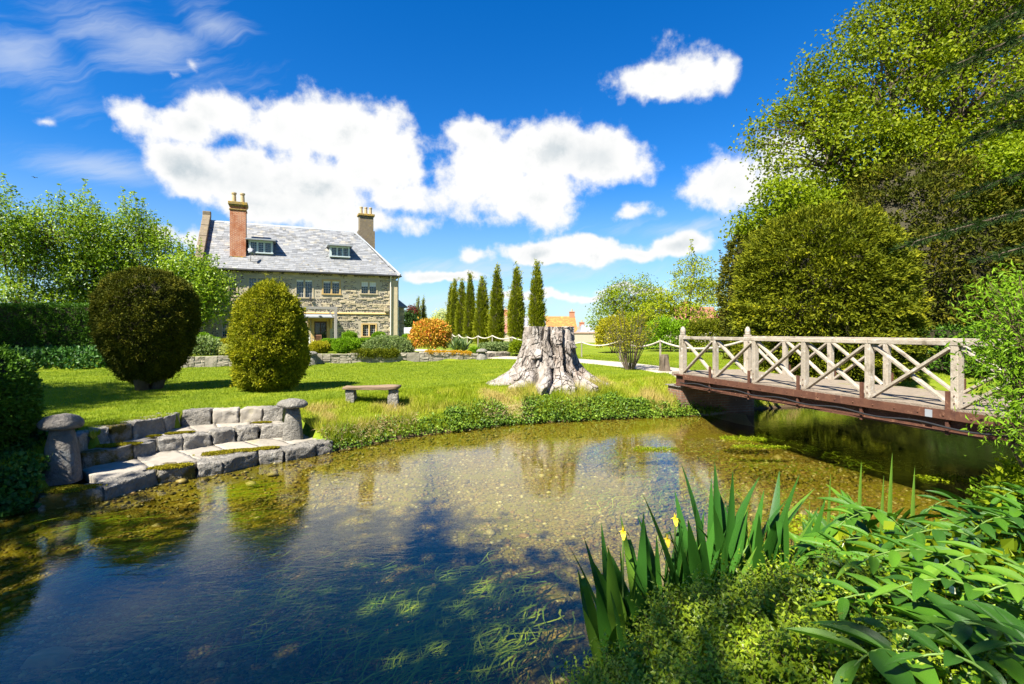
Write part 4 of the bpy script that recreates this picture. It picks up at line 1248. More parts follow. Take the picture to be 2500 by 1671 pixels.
def build_stump():
    cx, cy = 1.22, 16.75; bz = tz(cx, cy) - .34
    t = thing('tree_stump', 'huge bleached tree stump with flaring buttress roots on the lawn', 'tree stump', (cx, cy, bz))
    H = EYE + .03 - bz; n = 220; m = 80
    roots = [(-2.85, 1.0, .34), (-2.35, .55, .20), (-1.72, .42, .16), (-1.22, .50, .20), (-.72, .62, .17), (-.20, .78, .22), (.5, .6, .3), (1.3, .6, .3), (2.2, .7, .3), (2.9, .8, .3)]
    V = []; F = []
    for i in range(m):
        zz = i / (m - 1) * H; z = max(0, (zz - .20) / (H - .20))
        for j in range(n):
            a = 2 * math.pi * j / n - math.pi
            base = .73 + .10 * (1 - z) + .95 * math.exp(-z * 4.2) * .45
            flare = 0; cleft = 0
            for (ra, ln, w) in roots:
                d = (a - ra + math.pi) % (2 * math.pi) - math.pi
                flare = max(flare, ln * math.exp(-(d / w) ** 2) * math.exp(-z * 4.6)); 
                flare = max(flare, .22 * math.exp(-(d / w) ** 2) * math.exp(-z * 1.1))
            for (ra, w, dp, zt) in ((-1.55, .055, .34, .95), (-1.02, .05, .40, .75), (-2.02, .05, .28, .6), (-.45, .06, .3, .6), (-2.5, .06, .2, .5)):
                wob = .10 * math.sin(zz * 3.1 + ra * 5) + .05 * math.sin(zz * 8 + ra)
                d = (a - ra - wob + math.pi) % (2 * math.pi) - math.pi
                cleft = max(cleft, dp * math.exp(-(d / w) ** 2) * (1 - .75 * max(0, (z - zt * .3)) / 1.0))
            p = Vector((math.cos(a), math.sin(a), zz * .55))
            r = base + flare - cleft + .13 * noise.noise(p * 1.7) + .05 * noise.noise(Vector((p.x * 6, p.y * 6, zz * 1.3)))
            # bark plates: broken ledges
            cell = noise.cell(Vector((a * 3.4 + .5 * noise.noise(p * 3), zz * 2.6 + .6 * noise.noise(p * 2.3), 0)))
            r += .055 * (cell - .3)
            r += .02 * noise.noise(Vector((a * 22, zz * 9, 1)))
            top = H + (.025 * noise.noise(Vector((math.cos(a) * 2, math.sin(a) * 2, 9))) if i == m - 1 else 0)
            V.append((r * math.cos(a), r * math.sin(a), zz if i < m - 1 else top))
    for i in range(m - 1):
        for j in range(n): F.append((i * n + j, i * n + (j + 1) % n, (i + 1) * n + (j + 1) % n, (i + 1) * n + j))
    np_mesh('trunk', V, F, STUMP, t)
    # sawn top: rings inside the rim, slightly dished and split
    T = [V[(m - 1) * n + j] for j in range(n)]; V2 = list(T); F2 = []
    for k in range(1, 9):
        s = 1 - k / 9
        for j in range(n): V2.append((T[j][0] * s, T[j][1] * s, T[j][2] - .06 * (1 - s) + .03 * noise.noise(Vector((T[j][0] * s * 6, T[j][1] * s * 6, 2)))))
        for j in range(n): F2.append(((k - 1) * n + j, (k - 1) * n + (j + 1) % n, k * n + (j + 1) % n, k * n + j))
    np_mesh('sawn_top', V2, F2, CUT, t)
    # loose bark plates lying proud of the trunk
    rg = random.Random(4)
    for k in range(14):
        a = rg.uniform(-2.9, -.2); z = rg.uniform(.2, .85) * H; i = int(z / H * (m - 1)); j = int((a + math.pi) / (2 * math.pi) * n) % n
        p = Vector(V[i * n + j]); p2 = Vector(V[min(i + 4, m - 1) * n + j]); up = (p2 - p).normalized(); tn = Vector((-math.sin(a), math.cos(a), 0)); nr = tn.cross(up).normalized()
        if nr.dot(Vector((math.cos(a), math.sin(a), 0))) < 0: nr = -nr
        w, h = rg.uniform(.07, .17), rg.uniform(.10, .28)
        c = [p + tn * u * w + up * v * h + nr * d for d in (-.05, .008) for u, v in ((-1, -1), (1, -.8), (.8, 1), (-.9, .9))]
        hexa('bark_plate', [c[0], c[1], c[2], c[3], c[4], c[5], c[6], c[7]], STUMP, t, n=3, rnd=.15, amp=.03, seed=k * 2.3, smooth=False)
    q = at(1417, 928, 15.3)
    b = thing('fallen_bark', 'slab of fallen bark lying in front of the great stump', 'bark', (q.x, q.y, tz(q.x, q.y)))
    hexa('bark_slab', [(-.22, -.1, -.03), (.22, -.08, -.03), (.2, .12, -.03), (-.2, .1, -.03), (-.18, -.07, .10), (.16, -.06, .12), (.17, .08, .13), (-.18, .08, .10)], STUMP, b, n=6, rnd=.3, amp=.05, seed=6)


build_stump()
q = gp(1623, 906, 1.0)
ps = thing('post_stump', 'short rotten post stump beside the vase shaped bush near the bridge', 'post', (q.x, q.y, tz(q.x, q.y) - .05))
mb = MB(); mb.lathe([(.27, 0), (.20, .12), (.165, .3), (.15, .48), (.135, .60), (.10, .70), (.04, .58)], 22, wob=.75, seed=3); mb.build('trunk', BARK, ps, smooth=False)

# ------------------------------------------------------------------ footbridge
WOOD = surf('bleached_timber', [(.19, .158, .115), (.31, .265, .205), (.43, .38, .31)], 4, stretch=(1, 1, 1), bump=.5, bscale=22, vary=.10, spots=[((.10, .08, .05), 3.4, .56, .70), ((.46, .43, .38), 7, .57, .68)])
RUST = surf('rusty_steel', [(.045, .018, .011), (.09, .037, .021), (.155, .07, .038)], 5, rough=.8, bump=.35, spots=[((.19, .095, .055), 9, .58, .68), ((.05, .02, .015), 2, .55, .7)])
DECKM = surf('deck_grit', [(.11, .09, .065), (.21, .17, .125), (.29, .24, .185)], 6, bump=.9, bscale=40, spots=[((.20, .19, .06), 2.2, .60, .72), ((.10, .08, .06), 5, .62, .74)])
CABLE = surf('black_cable', [(.012, .012, .013), (.03, .03, .032)], 4, bump=0, rough=.45)
ROPEM = surf('rope_fibre', [(.38, .34, .26), (.54, .49, .40)], 40, bump=.6)
B0 = Vector((5.11, 15.4, 1.24)); B1 = Vector((7.18, 7.95, 1.30)); BD = (B1 - B0); BLEN = BD.length; bd = BD.normalized()
bridge = thing('footbridge', 'timber footbridge with crossed railings on rusty steel beams over the stream', 'bridge', B0)
bs = Vector((bd.y, -bd.x, 0)).normalized() * -1          # towards the far side
if bs.x < 0: bs = -bs
SP = 1.49; NB = 7; WID = 2.42


def bp(s, o, z): p = bd * s + bs * o; return Vector((p.x, p.y, p.z + z))


def build_bridge():
    t = bridge
    L = SP * NB
    mb = MB(); k = 46
    vs = []
    for i in range(k):
        for (o, z) in ((-.02, -.10), (-.02, .02), (.5, .035), (WID / 2, .045), (WID - .5, .035), (WID + .02, .02), (WID + .02, -.10)):
            p = bp(-.5 + i * (L + .8) / (k - 1), o, z); 
            if z > 0: p += Vector((0, 0, .02 * noise.noise(p * 2.1)))
            vs.append(p)
    mb.add(vs, [(i * 7 + j, (i + 1) * 7 + j, (i + 1) * 7 + j + 1, i * 7 + j + 1)[::-1] for i in range(k - 1) for j in range(6)] + [(i * 7, i * 7 + 6, (i + 1) * 7 + 6, (i + 1) * 7)[::-1] for i in range(k - 1)])
    mb.build('deck', DECKM, t, smooth=False)
    for o, sgn in ((-.06, 1), (WID + .06, -1)):
        b = MB(); 
        for (z0, z1, w) in ((-.06, -.03, .16), (-.34, -.061, .018), (-.37, -.341, .16)):
            a0, a1 = bp(-.2, o, (z0 + z1) / 2), bp(L + .2, o, (z0 + z1) / 2); b.bar(a0, a1, w, z1 - z0)
        beam = b.build('steel_beam', RUST, t)
        b = MB(); b.bar(bp(.3, o - sgn * .098, -.075), bp(L, o - sgn * .098, -.075), .022, .15); b.build('edge_angle', RUST, beam)
        for k in range(1, 26): 
            MB().lathe([(.016, 0), (.016, .012), (.004, .016)], 6, (0, 0, 0)).build('rivet', RUST, beam).matrix_local = Matrix.Translation(bp(.2 + k * .4, o - sgn * .11, -.085)) @ Matrix.Rotation(R(90), 4, 'X') @ Matrix.Rotation(0, 4, 'Y')
    for k in range(6): MB().bar(bp(.6 + k * 1.75, .1, -.26), bp(.6 + k * 1.75, WID - .1, -.26), .10, .14).build('cross_beam', RUST, t)
    c = MB(); pts = []
    for i in range(60):
        s = .2 + i * (L - .2) / 59; pts.append(bp(s, -.19 - .01 * math.sin(s * 2), -.21 - .05 * math.sin(s * 2.1 + 1) ** 2 - .04 * (i / 59)))
    c.tube(pts, .017, 6); c.build('cable', CABLE, t, smooth=True)
    HR = 1.05
    for side, o in ((0, .05), (1, WID - .05)):
        out = -1 if side == 0 else 1
        for k in range(NB + 1):
            end = k == 0
            z1 = HR - .02
            if end:
                p = MB(); p.bar(bp(-.02, o, -.08), bp(-.02, o, HR + .10), .17, .17, up=bd); po = p.build('post', WOOD, t, bevel=.015)
                q = bp(-.02, o, HR + .10)
                MB().lathe([(.075, 0), (.085, .03), (.07, .05), (.085, .08), (.08, .15), (.055, .22), (.02, .255), (.004, .26)], 14, q).build('finial', WOOD, po, smooth=True)
            else:
                po = MB().bar(bp(k * SP, o, -.04), bp(k * SP, o, z1), .115, .115, up=bd).build('post', WOOD, t, bevel=.008)
                for z in (.10, .22): MB().lathe([(.014, 0), (.014, .01)], 6).build('bolt', RUST, po).matrix_local = Matrix.Translation(bp(k * SP, o + out * .06, z)) @ Matrix.Rotation(R(90), 4, 'X')
                MB().bar(bp(k * SP - .02, o + out * .165, -.40), bp(k * SP - .02, o + out * .165, .30), .05, .05, up=bd).build('steel_bracket', RUST, t)
                MB().bar(bp(k * SP - .02, o + out * .03, -.02), bp(k * SP - .02, o + out * .19, -.02), .03, .03).build('bracket_arm', RUST, t)
        for k in range(0, NB, 2):
            e = min(k + 2, NB)
            MB().bar(bp(k * SP + (.06 if k == 0 else .004), o, HR + .02), bp(e * SP - .004, o, HR + .02), .13, .085).build('top_rail', WOOD, t, bevel=.01)
        for k in range(NB):
            a, b = k * SP + .07, (k + 1) * SP - .07
            MB().bar(bp(a, o - out * .028, .99), bp(b, o - out * .028, .03), .048, .095, up=bs).build('diagonal_brace', WOOD, t, bevel=.006)
            MB().bar(bp(a, o + out * .028, .03), bp(b, o + out * .028, .99), .048, .095, up=bs).build('diagonal_brace', WOOD, t, bevel=.006)
    MB().box(0, .11, -.006, .006, -.06, .06).build('painted_plate', LEAD, t).matrix_local = Matrix.Translation(bp(5 * SP - .32, -.182, -.085)) @ Matrix.Rotation(math.atan2(bd.y, bd.x), 4, 'Z')


build_bridge()

# brick and earth abutments carrying the beams
ABUT = brick_mat('abutment_brick', (.16, .07, .04), (.22, .10, .06), (.10, .06, .04), (.18, .15, .11))
for (s, lab) in ((-.25, 'dark brick abutment under the far end of the footbridge'), (SP * NB + .25, 'dark brick abutment under the near end of the footbridge')):
    a = thing('abutment', lab, 'abutment', B0 + bp(s, WID / 2, 0) - Vector((0, 0, 1.2)), math.atan2(bd.y, bd.x))
    MB().box(-.35, .35, -WID / 2 - .1, WID / 2 + .1, -.4, .80).build('masonry', ABUT, a, bevel=.02)
    MB().box(-.40, .40, -WID / 2 - .16, WID / 2 + .16, .801, .82).build('bearing_stone', STEP, a)


# rope swags on timber posts, from the border to the bridge
def rope_run():
    pk = [(1104, 817, 40), (1120, 818, 38.5), (1141, 823, 37), (1167, 821, 36), (1202, 820, 34.5), (1250, 824, 33), (1330, 826, 31), (1420, 836, 28.5), (1514, 832, 25.5), (1612, 833, 21)]
    tops = [at(*p) for p in pk]
    far = B0 + bp(-.02, WID - .05, .95)
    ends = tops + [B0 + bp(-.02, WID - .05, 1.0)]
    names = ['leftmost of the rope posts, beside the orange shrub', 'second rope post, between shrub and first cypresses', 'third rope post, behind the spiky yucca', 'fourth rope post, before the slim fourth cypress',
             'fifth rope post, between two cypresses', 'sixth rope post, in front of the seventh cypress', 'rope post hidden behind the great stump', 'rope post right of the great stump',
             'rope post behind the vase shaped bush', 'rope post nearest the bridge end']
    for p, nm in zip(tops, names):
        g = tz(p.x, p.y); o = thing('rope_post', 'short timber post, ' + nm, 'post', (p.x, p.y, g), 0, 'timber posts carrying the white rope')
        MB().box(-.035, .035, -.035, .035, -.1, p.z - g + .02).build('shaft', GREYBARK, o, bevel=.01)
        MB().box(-.042, .042, -.042, .042, p.z - g + .02, p.z - g + .045).build('top', GREYBARK, o, bevel=.01)
    r = thing('rope', 'thick pale rope hanging in swags from post to post towards the bridge', 'rope', (0, 0, 0))
    for a, b in zip(ends[:-1], ends[1:]):
        pts = []
        sag = .10 + .035 * (b - a).length
        if b is ends[-1]: sag = .30
        for i in range(17):
            u = i / 16; p = a.lerp(b, u); p.z -= sag * 4 * u * (1 - u); pts.append(p)
        MB().tube(pts, .038, 7).build('rope_swag', ROPEM, r, smooth=True)


rope_run()

# ------------------------------------------------------------------ plants
YEW_DARK = leaf_mat('dark_yew_needles', [(.018, .027, .003), (.058, .068, .006), (.135, .125, .009), (.26, .20, .010)], trans=.12, rough=.7, spec=.08, pos=[0, .5, .85, 1])
YEW_GOLD = leaf_mat('golden_yew_needles', [(.040, .055, .004), (.13, .15, .006), (.29, .28, .009), (.46, .39, .013)], trans=.22, rough=.65, spec=.1, pos=[0, .4, .75, 1])
YEW_GREEN = leaf_mat('yew_needles', [(.022, .036, .003), (.080, .100, .004), (.18, .19, .007), (.33, .30, .010)], trans=.18, rough=.65, spec=.1, pos=[0, .45, .8, 1])
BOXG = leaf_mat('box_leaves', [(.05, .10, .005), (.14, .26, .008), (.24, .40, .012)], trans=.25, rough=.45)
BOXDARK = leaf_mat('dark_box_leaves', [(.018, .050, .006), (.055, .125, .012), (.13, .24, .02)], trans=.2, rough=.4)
GOLDBOX = leaf_mat('golden_box_leaves', [(.13, .14, .008), (.33, .30, .012), (.48, .42, .03)], trans=.25, rough=.45)
HAZEL = leaf_mat('fresh_green_leaves', [(.045, .090, .006), (.13, .215, .010), (.25, .345, .016), (.36, .44, .03)], trans=.38, rough=.42, spec=.35)
CHEST = leaf_mat('chestnut_leaves', [(.040, .068, .003), (.115, .155, .004), (.235, .27, .008), (.40, .39, .03)], trans=.32, rough=.45, pos=[0, .4, .8, 1])
LIMEL = leaf_mat('lime_leaves', [(.06, .10, .004), (.17, .23, .007), (.31, .36, .013)], trans=.4, rough=.45)
ACER = leaf_mat('yellow_green_leaves', [(.11, .15, .008), (.26, .31, .012), (.40, .42, .02)], trans=.4, rough=.45)
CYP = leaf_mat('cypress_foliage', [(.065, .085, .006), (.17, .195, .008), (.31, .31, .015)], trans=.15, rough=.6)
PHOT = leaf_mat('photinia_leaves', [(.16, .17, .012), (.42, .34, .03), (.60, .26, .05), (.62, .10, .035)], trans=.25, rough=.4, pos=[0, .4, .7, 1])
REDL = leaf_mat('copper_leaves', [(.06, .012, .010), (.15, .03, .018)], trans=.25)
PALEL = leaf_mat('pale_willow_leaves', [(.34, .38, .10), (.52, .52, .20)], trans=.35)
DARKT = leaf_mat('dark_tree_leaves', [(.012, .03, .006), (.035, .07, .012), (.06, .10, .02)], trans=.2)
GREYG = leaf_mat('grey_green_leaves', [(.06, .10, .035), (.16, .22, .07), (.28, .32, .12)], trans=.25)
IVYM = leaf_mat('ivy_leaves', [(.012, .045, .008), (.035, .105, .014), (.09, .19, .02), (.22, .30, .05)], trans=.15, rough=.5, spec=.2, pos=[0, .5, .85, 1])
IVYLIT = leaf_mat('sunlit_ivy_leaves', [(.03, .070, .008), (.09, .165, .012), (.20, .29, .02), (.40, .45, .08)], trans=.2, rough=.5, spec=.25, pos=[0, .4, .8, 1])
SEDUM = leaf_mat('orange_sedum', [(.30, .18, .012), (.52, .33, .02), (.55, .20, .02)], trans=.2)
YUCCA = leaf_mat('yucca_blades', [(.05, .10, .035), (.13, .20, .07), (.26, .32, .13)], trans=.15)
LONI = leaf_mat('honeysuckle_leaves', [(.05, .10, .006), (.18, .27, .009), (.36, .43, .014), (.52, .54, .02)], trans=.3, rough=.4, spec=.4, pos=[0, .45, .85, 1])
WILL = leaf_mat('willow_leaves', [(.07, .15, .01), (.17, .30, .016), (.30, .44, .03)], trans=.42, rough=.45)
FIRM = leaf_mat('fir_needles', [(.008, .022, .005), (.02, .045, .009), (.04, .07, .012)], trans=.15)
FERNM = leaf_mat('fern_leaflets', [(.015, .055, .008), (.05, .13, .015)], trans=.3)
WEED = leaf_mat('water_weed', [(.06, .15, .01), (.22, .36, .02), (.46, .56, .05)], trans=.2, rough=.3)


def tufts(C, Nn, per, spread, length, jit=.7, lift=(0, 0, .15)):
    """per leaves radiating out of each tuft centre C with outward direction Nn"""
    n = len(C); k = per
    P = np.repeat(C, k, 0) + RNG.normal(size=(n * k, 3)) * spread
    D = unit(np.repeat(Nn, k, 0) + RNG.normal(size=(n * k, 3)) * jit + np.array(lift))
    L = length * (.6 + .8 * RNG.random(n * k))
    return P, D, L


def prof_at(prof, z):
    pz = np.array([p[1] for p in prof]); pr = np.array([p[0] for p in prof]); return np.interp(z, pz, pr)


def clipped(name, label, cat, base, prof, ntuft, leaf, mat, per=7, bumpy=.05, trunk=None, group=None, aspect=.38, bscale=2.0, jit=.75, vstretch=1.0, sx=1.0, sy=1.0, core=.86, spread=.45, lift=(0, 0, .15), deep=.25, rz=0):
    """a clipped shrub: a surface of revolution covered with leaf tufts over a twiggy core"""
    t = thing(name, label, cat, base, rz, group)
    z0, z1 = prof[0][1], prof[-1][1]
    zz = np.linspace(z0, z1, 200); rr = prof_at(prof, zz); dr = np.gradient(rr, zz)
    wgt = rr * np.sqrt(1 + dr ** 2) + 1e-4; cdf = np.cumsum(wgt); cdf /= cdf[-1]
    z = np.interp(RNG.random(ntuft), cdf, zz); a = RNG.random(ntuft) * 2 * np.pi
    r = prof_at(prof, z); d = np.interp(z, zz, dr)
    nr = unit(np.c_[np.cos(a), np.sin(a), -d])
    Q = np.c_[r * np.cos(a) * sx, r * np.sin(a) * sy, z]
    bz = vnoise((Q + np.array(base)) * [1, 1, vstretch], bscale, 3) - .5
    stray = np.where(RNG.random(ntuft) < .04, RNG.random(ntuft) * leaf * 2.2, 0)
    Q = Q + nr * (bz * 2 * bumpy + stray)[:, None] - nr * (RNG.random(ntuft) ** 2.5 * leaf * 1.8)[:, None]
    hole = vnoise((Q + np.array(base)) * [1, 1, vstretch], bscale * 2.2, 2) > .34
    Q, nr, bz = Q[hole], nr[hole], bz[hole]; ntuft = len(Q)
    P, D, L = tufts(Q, nr, per, leaf * spread, leaf, jit, lift)
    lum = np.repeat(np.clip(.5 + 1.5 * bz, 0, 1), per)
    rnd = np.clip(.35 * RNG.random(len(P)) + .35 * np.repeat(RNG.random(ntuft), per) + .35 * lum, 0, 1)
    leaves('foliage', P, D, unit(np.repeat(nr, per, 0) * .5 + rand_dirs(len(P))), L, mat, t, aspect=aspect, rnd=rnd)
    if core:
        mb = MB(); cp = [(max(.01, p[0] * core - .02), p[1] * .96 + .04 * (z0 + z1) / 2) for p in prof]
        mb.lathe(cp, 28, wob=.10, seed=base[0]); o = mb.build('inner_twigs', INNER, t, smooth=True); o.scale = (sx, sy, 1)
    if trunk:
        r0, h0, stems = trunk; rg_ = random.Random(int(base[0] * 100))
        mb = MB()
        for k in range(stems):
            an = 6.28 * k / stems + rg_.random(); lean = r0 * (1.6 if stems > 1 else 0)
            mb.tube([(math.cos(an) * r0 * .5, math.sin(an) * r0 * .5, -.15), (math.cos(an) * (r0 * .6 + lean * .4), math.sin(an) * (r0 * .6 + lean * .4), h0 * .5), (math.cos(an) * (r0 + lean), math.sin(an) * (r0 + lean), h0 * 1.4)],
                    [r0 * (1.3 if stems == 1 else .75), r0 * (1 if stems == 1 else .6), r0 * .45], 9)
        mb.build('trunk', BARK, t, smooth=True)
    return t


def ground_at(px, Z): 
    X = (px - 1250) / 1250 * Z; return (X, Z, tz(X, Z))


# the two big clipped yews and the box at the left edge
b = ground_at(362, 15.4)
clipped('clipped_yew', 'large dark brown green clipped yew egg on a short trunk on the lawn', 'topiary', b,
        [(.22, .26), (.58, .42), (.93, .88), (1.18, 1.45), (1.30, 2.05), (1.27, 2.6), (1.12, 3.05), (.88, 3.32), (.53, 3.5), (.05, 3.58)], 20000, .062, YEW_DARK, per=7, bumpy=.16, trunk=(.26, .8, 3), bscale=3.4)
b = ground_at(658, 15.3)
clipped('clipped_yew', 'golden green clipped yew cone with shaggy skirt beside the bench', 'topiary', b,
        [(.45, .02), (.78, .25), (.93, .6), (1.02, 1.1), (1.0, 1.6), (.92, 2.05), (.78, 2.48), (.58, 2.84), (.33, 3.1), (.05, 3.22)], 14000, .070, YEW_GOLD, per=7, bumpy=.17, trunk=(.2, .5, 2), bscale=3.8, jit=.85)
q = gp(-60, 1085, .85)
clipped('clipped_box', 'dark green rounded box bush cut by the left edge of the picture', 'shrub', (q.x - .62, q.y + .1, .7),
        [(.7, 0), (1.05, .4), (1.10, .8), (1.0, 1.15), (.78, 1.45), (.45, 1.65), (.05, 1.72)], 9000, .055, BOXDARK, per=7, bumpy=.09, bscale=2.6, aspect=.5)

# box balls, mounds and hedge in front of the house
def ball(px, py_top, py_bot, Z, wpx, label, mat=BOXG, n=2600, leaf=.06, group=None, stalk=0.0, bumpy=.03):
    top, bot = at(px, py_top, Z), at(px, py_bot, Z); r = wpx / 2 / 1250 * Z; h = top.z - bot.z
    prof = [(max(.02, r * math.sqrt(max(0, 1 - (2 * u - 1) ** 2)) * (1.0 if u > .5 else (.55 + .45 * math.sqrt(max(0, 1 - (1 - 2 * u) ** 2)) ** .5))), h * u) for u in np.linspace(0.0, 1, 12)]
    g = tz(top.x, top.y)
    t = clipped('box_ball', label, 'shrub', (top.x, top.y, bot.z), prof, n, leaf, mat, per=6, bumpy=bumpy, aspect=.55, group=group, bscale=3)
    if bot.z > g + .02:
        MB().tube([(0, 0, g - bot.z - .1), (0, 0, h * .3)], .05, 7).build('trunk', BARK, t)
    return t


ball(847, 826, 864, 29.6, 66, 'widest bright green clipped box mound above the garden wall', n=5200)
ball(779, 835, 864, 29.3, 46, 'yellow green clipped box ball next to the golden yew', GOLDBOX, n=3600, group='clipped box balls by the house')
ball(854, 812, 834, 33.0, 33, 'bright clipped box ball showing above the wide green mound', n=2600, group='clipped box balls by the house')
ball(925, 812, 840, 33.0, 33, 'bright clipped box ball below the ground floor window', n=2600, group='clipped box balls by the house')
ball(994, 817, 834, 36.0, 22, 'upper small box ball left of the orange shrub', n=1600, group='clipped box balls by the house')
ball(990, 829, 846, 35.0, 28, 'lower box mound left of the orange shrub', n=1800, group='clipped box balls by the house')
ball(493, 815, 838, 30.5, 38, 'upper dark green box ball between the two clipped yews', n=2200, group='clipped box balls by the house')
ball(517, 825, 850, 29.0, 42, 'lower dark green box ball between the two clipped yews', n=2400, group='clipped box balls by the house')
ball(556, 828, 856, 28.5, 40, 'pale yellow green box mound left of the golden yew', GOLDBOX, n=2400, group='clipped box balls by the house')


def block_foliage(name, label, cat, p0, p1, z0, z1, wid, n, leaf, mat, bumpy=.05, per=6, aspect=.5, core=True, round_top=.15, group=None):
    """a clipped hedge between two plan points"""
    p0, p1 = Vector(p0), Vector(p1); d = (p1 - p0); Ln = d.length; t_ = d.normalized(); nn = Vector((t_.y, -t_.x))
    t = thing(name, label, cat, (p0.x, p0.y, z0), 0, group)
    H = z1 - z0; area = np.array([Ln * H, Ln * H, Ln * wid, wid * H, wid * H]); area /= area.sum()
    f = RNG.choice(5, n, p=area); u = RNG.random(n); v = RNG.random(n)
    s = np.where(f < 3, u * Ln, np.where(f == 3, 0, Ln)); o = np.select([f == 0, f == 1, f == 2], [np.full(n, wid / 2), np.full(n, -wid / 2), (v - .5) * wid], (u - .5) * wid)
    z = np.where(f == 2, H, v * H)
    o = o * (1 - round_top * (z / H) ** 4)
    Nl = np.select([f == 0, f == 1, f == 2, f == 3], [[[1.]], [[1.]], [[1.]], [[1.]]], [[1.]]) if False else None
    nr = np.zeros((n, 3))
    for i, vec in enumerate(((nn.x, nn.y, 0), (-nn.x, -nn.y, 0), (0, 0, 1), (-t_.x, -t_.y, 0), (t_.x, t_.y, 0))): nr[f == i] = vec
    Q = np.c_[t_.x * s + nn.x * o, t_.y * s + nn.y * o, z]
    bz = vnoise(Q + [p0.x, p0.y, 0], 1.6, 3) - .5
    Q += nr * (bz * 2 * bumpy)[:, None]
    P, D, L = tufts(Q, nr, per, leaf * .45, leaf, .8)
    rnd = np.clip(.4 * RNG.random(len(P)) + .3 * np.repeat(RNG.random(n), per) + .3 * np.repeat(.5 + 1.5 * bz, per), 0, 1)
    leaves('foliage', P, D, rand_dirs(len(P)), L, mat, t, aspect=aspect, rnd=rnd)
    if core:
        m = Matrix(((t_.x, nn.x, 0, 0), (t_.y, nn.y, 0, 0), (0, 0, 1, 0), (0, 0, 0, 1)))
        MB().box(.06, Ln - .06, -wid / 2 + .08, wid / 2 - .08, 0, H - .08, m).build('inner_twigs', INNER, t)
    return t


a, c = at(790, 860, 31.3), at(912, 860, 33.6)
block_foliage('box_hedge', 'low bright green clipped box hedge running behind the wide mound', 'hedge', (a.x, a.y), (c.x, c.y), 1.1, 1.85, .6, 4200, .06, BOXG)
a, c = at(1178, 866, 31.5), at(1262, 860, 33)
block_foliage('lavender_hedge', 'low loose green hedge with brown tips beyond the small staddle stone', 'hedge', (a.x, a.y), (c.x, c.y), .95, 1.52, .9, 2600, .10, GREYG, bumpy=.12)
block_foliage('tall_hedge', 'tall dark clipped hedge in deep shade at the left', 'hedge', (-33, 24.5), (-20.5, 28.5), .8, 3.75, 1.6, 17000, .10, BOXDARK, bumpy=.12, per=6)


def loose(name, label, cat, c, r, n, leaf, mat, per=6, stems=6, group=None, aspect=.5, low=.0, bumpy=.25, jit=.9, base=None, lift=(0, 0, .2), shell=.45, stemmat=None):
    """an open shrub: leaf tufts through the outer half of an ellipsoid, on visible stems"""
    c = np.array(c, float); g = tz(c[0], c[1]) if base is None else base
    t = thing(name, label, cat, (c[0], c[1], g), 0, group); off = np.array((c[0], c[1], g))
    d = rand_dirs(n); d[:, 2] = np.where(d[:, 2] < -.55, -d[:, 2], d[:, 2])
    rad = (1 - shell * RNG.random(n) ** 1.4)
    nb = vnoise(d * 1.0 + c, 2.4, 3) - .5
    Q = c + d * (np.array(r) * (rad + nb * 2 * bumpy)[:, None])
    Q[:, 2] = np.maximum(Q[:, 2], g + .03)
    P, D, L = tufts(Q - off, d, per, leaf * .6, leaf, jit, lift)
    rnd = np.clip(.45 * RNG.random(len(P)) + .3 * np.repeat(RNG.random(n), per) + .3 * np.repeat(.5 + 1.4 * nb, per), 0, 1)
    leaves('foliage', P, D, unit(rand_dirs(len(P)) + [0, 0, .6]), L, mat, t, aspect=aspect, rnd=rnd)
    mb = MB()
    for k in range(stems):
        q = Q[RNG.integers(n)] - off; b0 = Vector((RNG.normal() * .06 * r[0], RNG.normal() * .06 * r[1], -.05)); m_ = b0.lerp(Vector(q), .5) + Vector((0, 0, .12 * r[2]))
        mb.tube([b0, m_, q], [.022 * max(.8, r[2]), .014 * max(.8, r[2]), .004], 5)
    if stems: mb.build('stems', stemmat or TWIG, t)
    return t


p = at(1051, 826, 30.2); loose('photinia_bush', 'round bush with orange and red young leaves above the garden wall', 'shrub', (p.x, p.y, 2.05), (1.15, 1.0, .95), 3000, .13, PHOT, per=6, shell=.3, bumpy=.1)
p = at(948, 845, 29.6); loose('sprawling_shrub', 'wide sprawling grey green shrub between box ball and orange bush', 'shrub', (p.x, p.y, 1.45), (1.45, .9, .62), 3200, .085, GREYG, per=6, shell=.3, bumpy=.14)
p = at(498, 850, 27.2); loose('leafy_border_plant', 'leafy pale green border plant above the wall between the yews', 'plant', (p.x, p.y, 1.5), (.95, .6, .42), 900, .15, GREYG, per=5, shell=.5)
p = at(560, 852, 27.2); loose('dry_border_plant', 'low brownish border plant above the wall left of the golden yew', 'plant', (p.x, p.y, 1.38), (.5, .4, .28), 500, .09, PALEL, per=5, shell=.5)
for (px, py, rx, rz, lab) in ((885, 868, .62, .26, 'left of three green cushions spilling over the garden wall'), (925, 867, .52, .24, 'middle of three green cushions spilling over the garden wall'), (955, 869, .30, .22, 'right of three green cushions spilling over the garden wall')):
    p = at(px, py, 26.9); yy = np.interp(p.x, WX, WY); loose('trailing_plant', lab, 'plant', (p.x, yy - .10, 1.20), (rx, .28, rz), 700, .07, YEW_GREEN, per=6, shell=.5, stems=3, base=1.15 - .25)
for i, px in enumerate((1048, 1066, 1084, 1102, 1120, 1138)):
    p = at(px, 865, 28); yy = np.interp(p.x, WX, WY)
    loose('sedum_cushion', ['first', 'second', 'third', 'fourth', 'fifth', 'sixth'][i] + ' orange stonecrop cushion from the left on the garden wall', 'plant', (p.x, yy + .02, 1.24 - .015 * i), (.27, .26, .10), 420, .05, SEDUM, per=6, shell=.6, stems=0, base=1.16 - .015 * i, group='orange stonecrop on the wall')
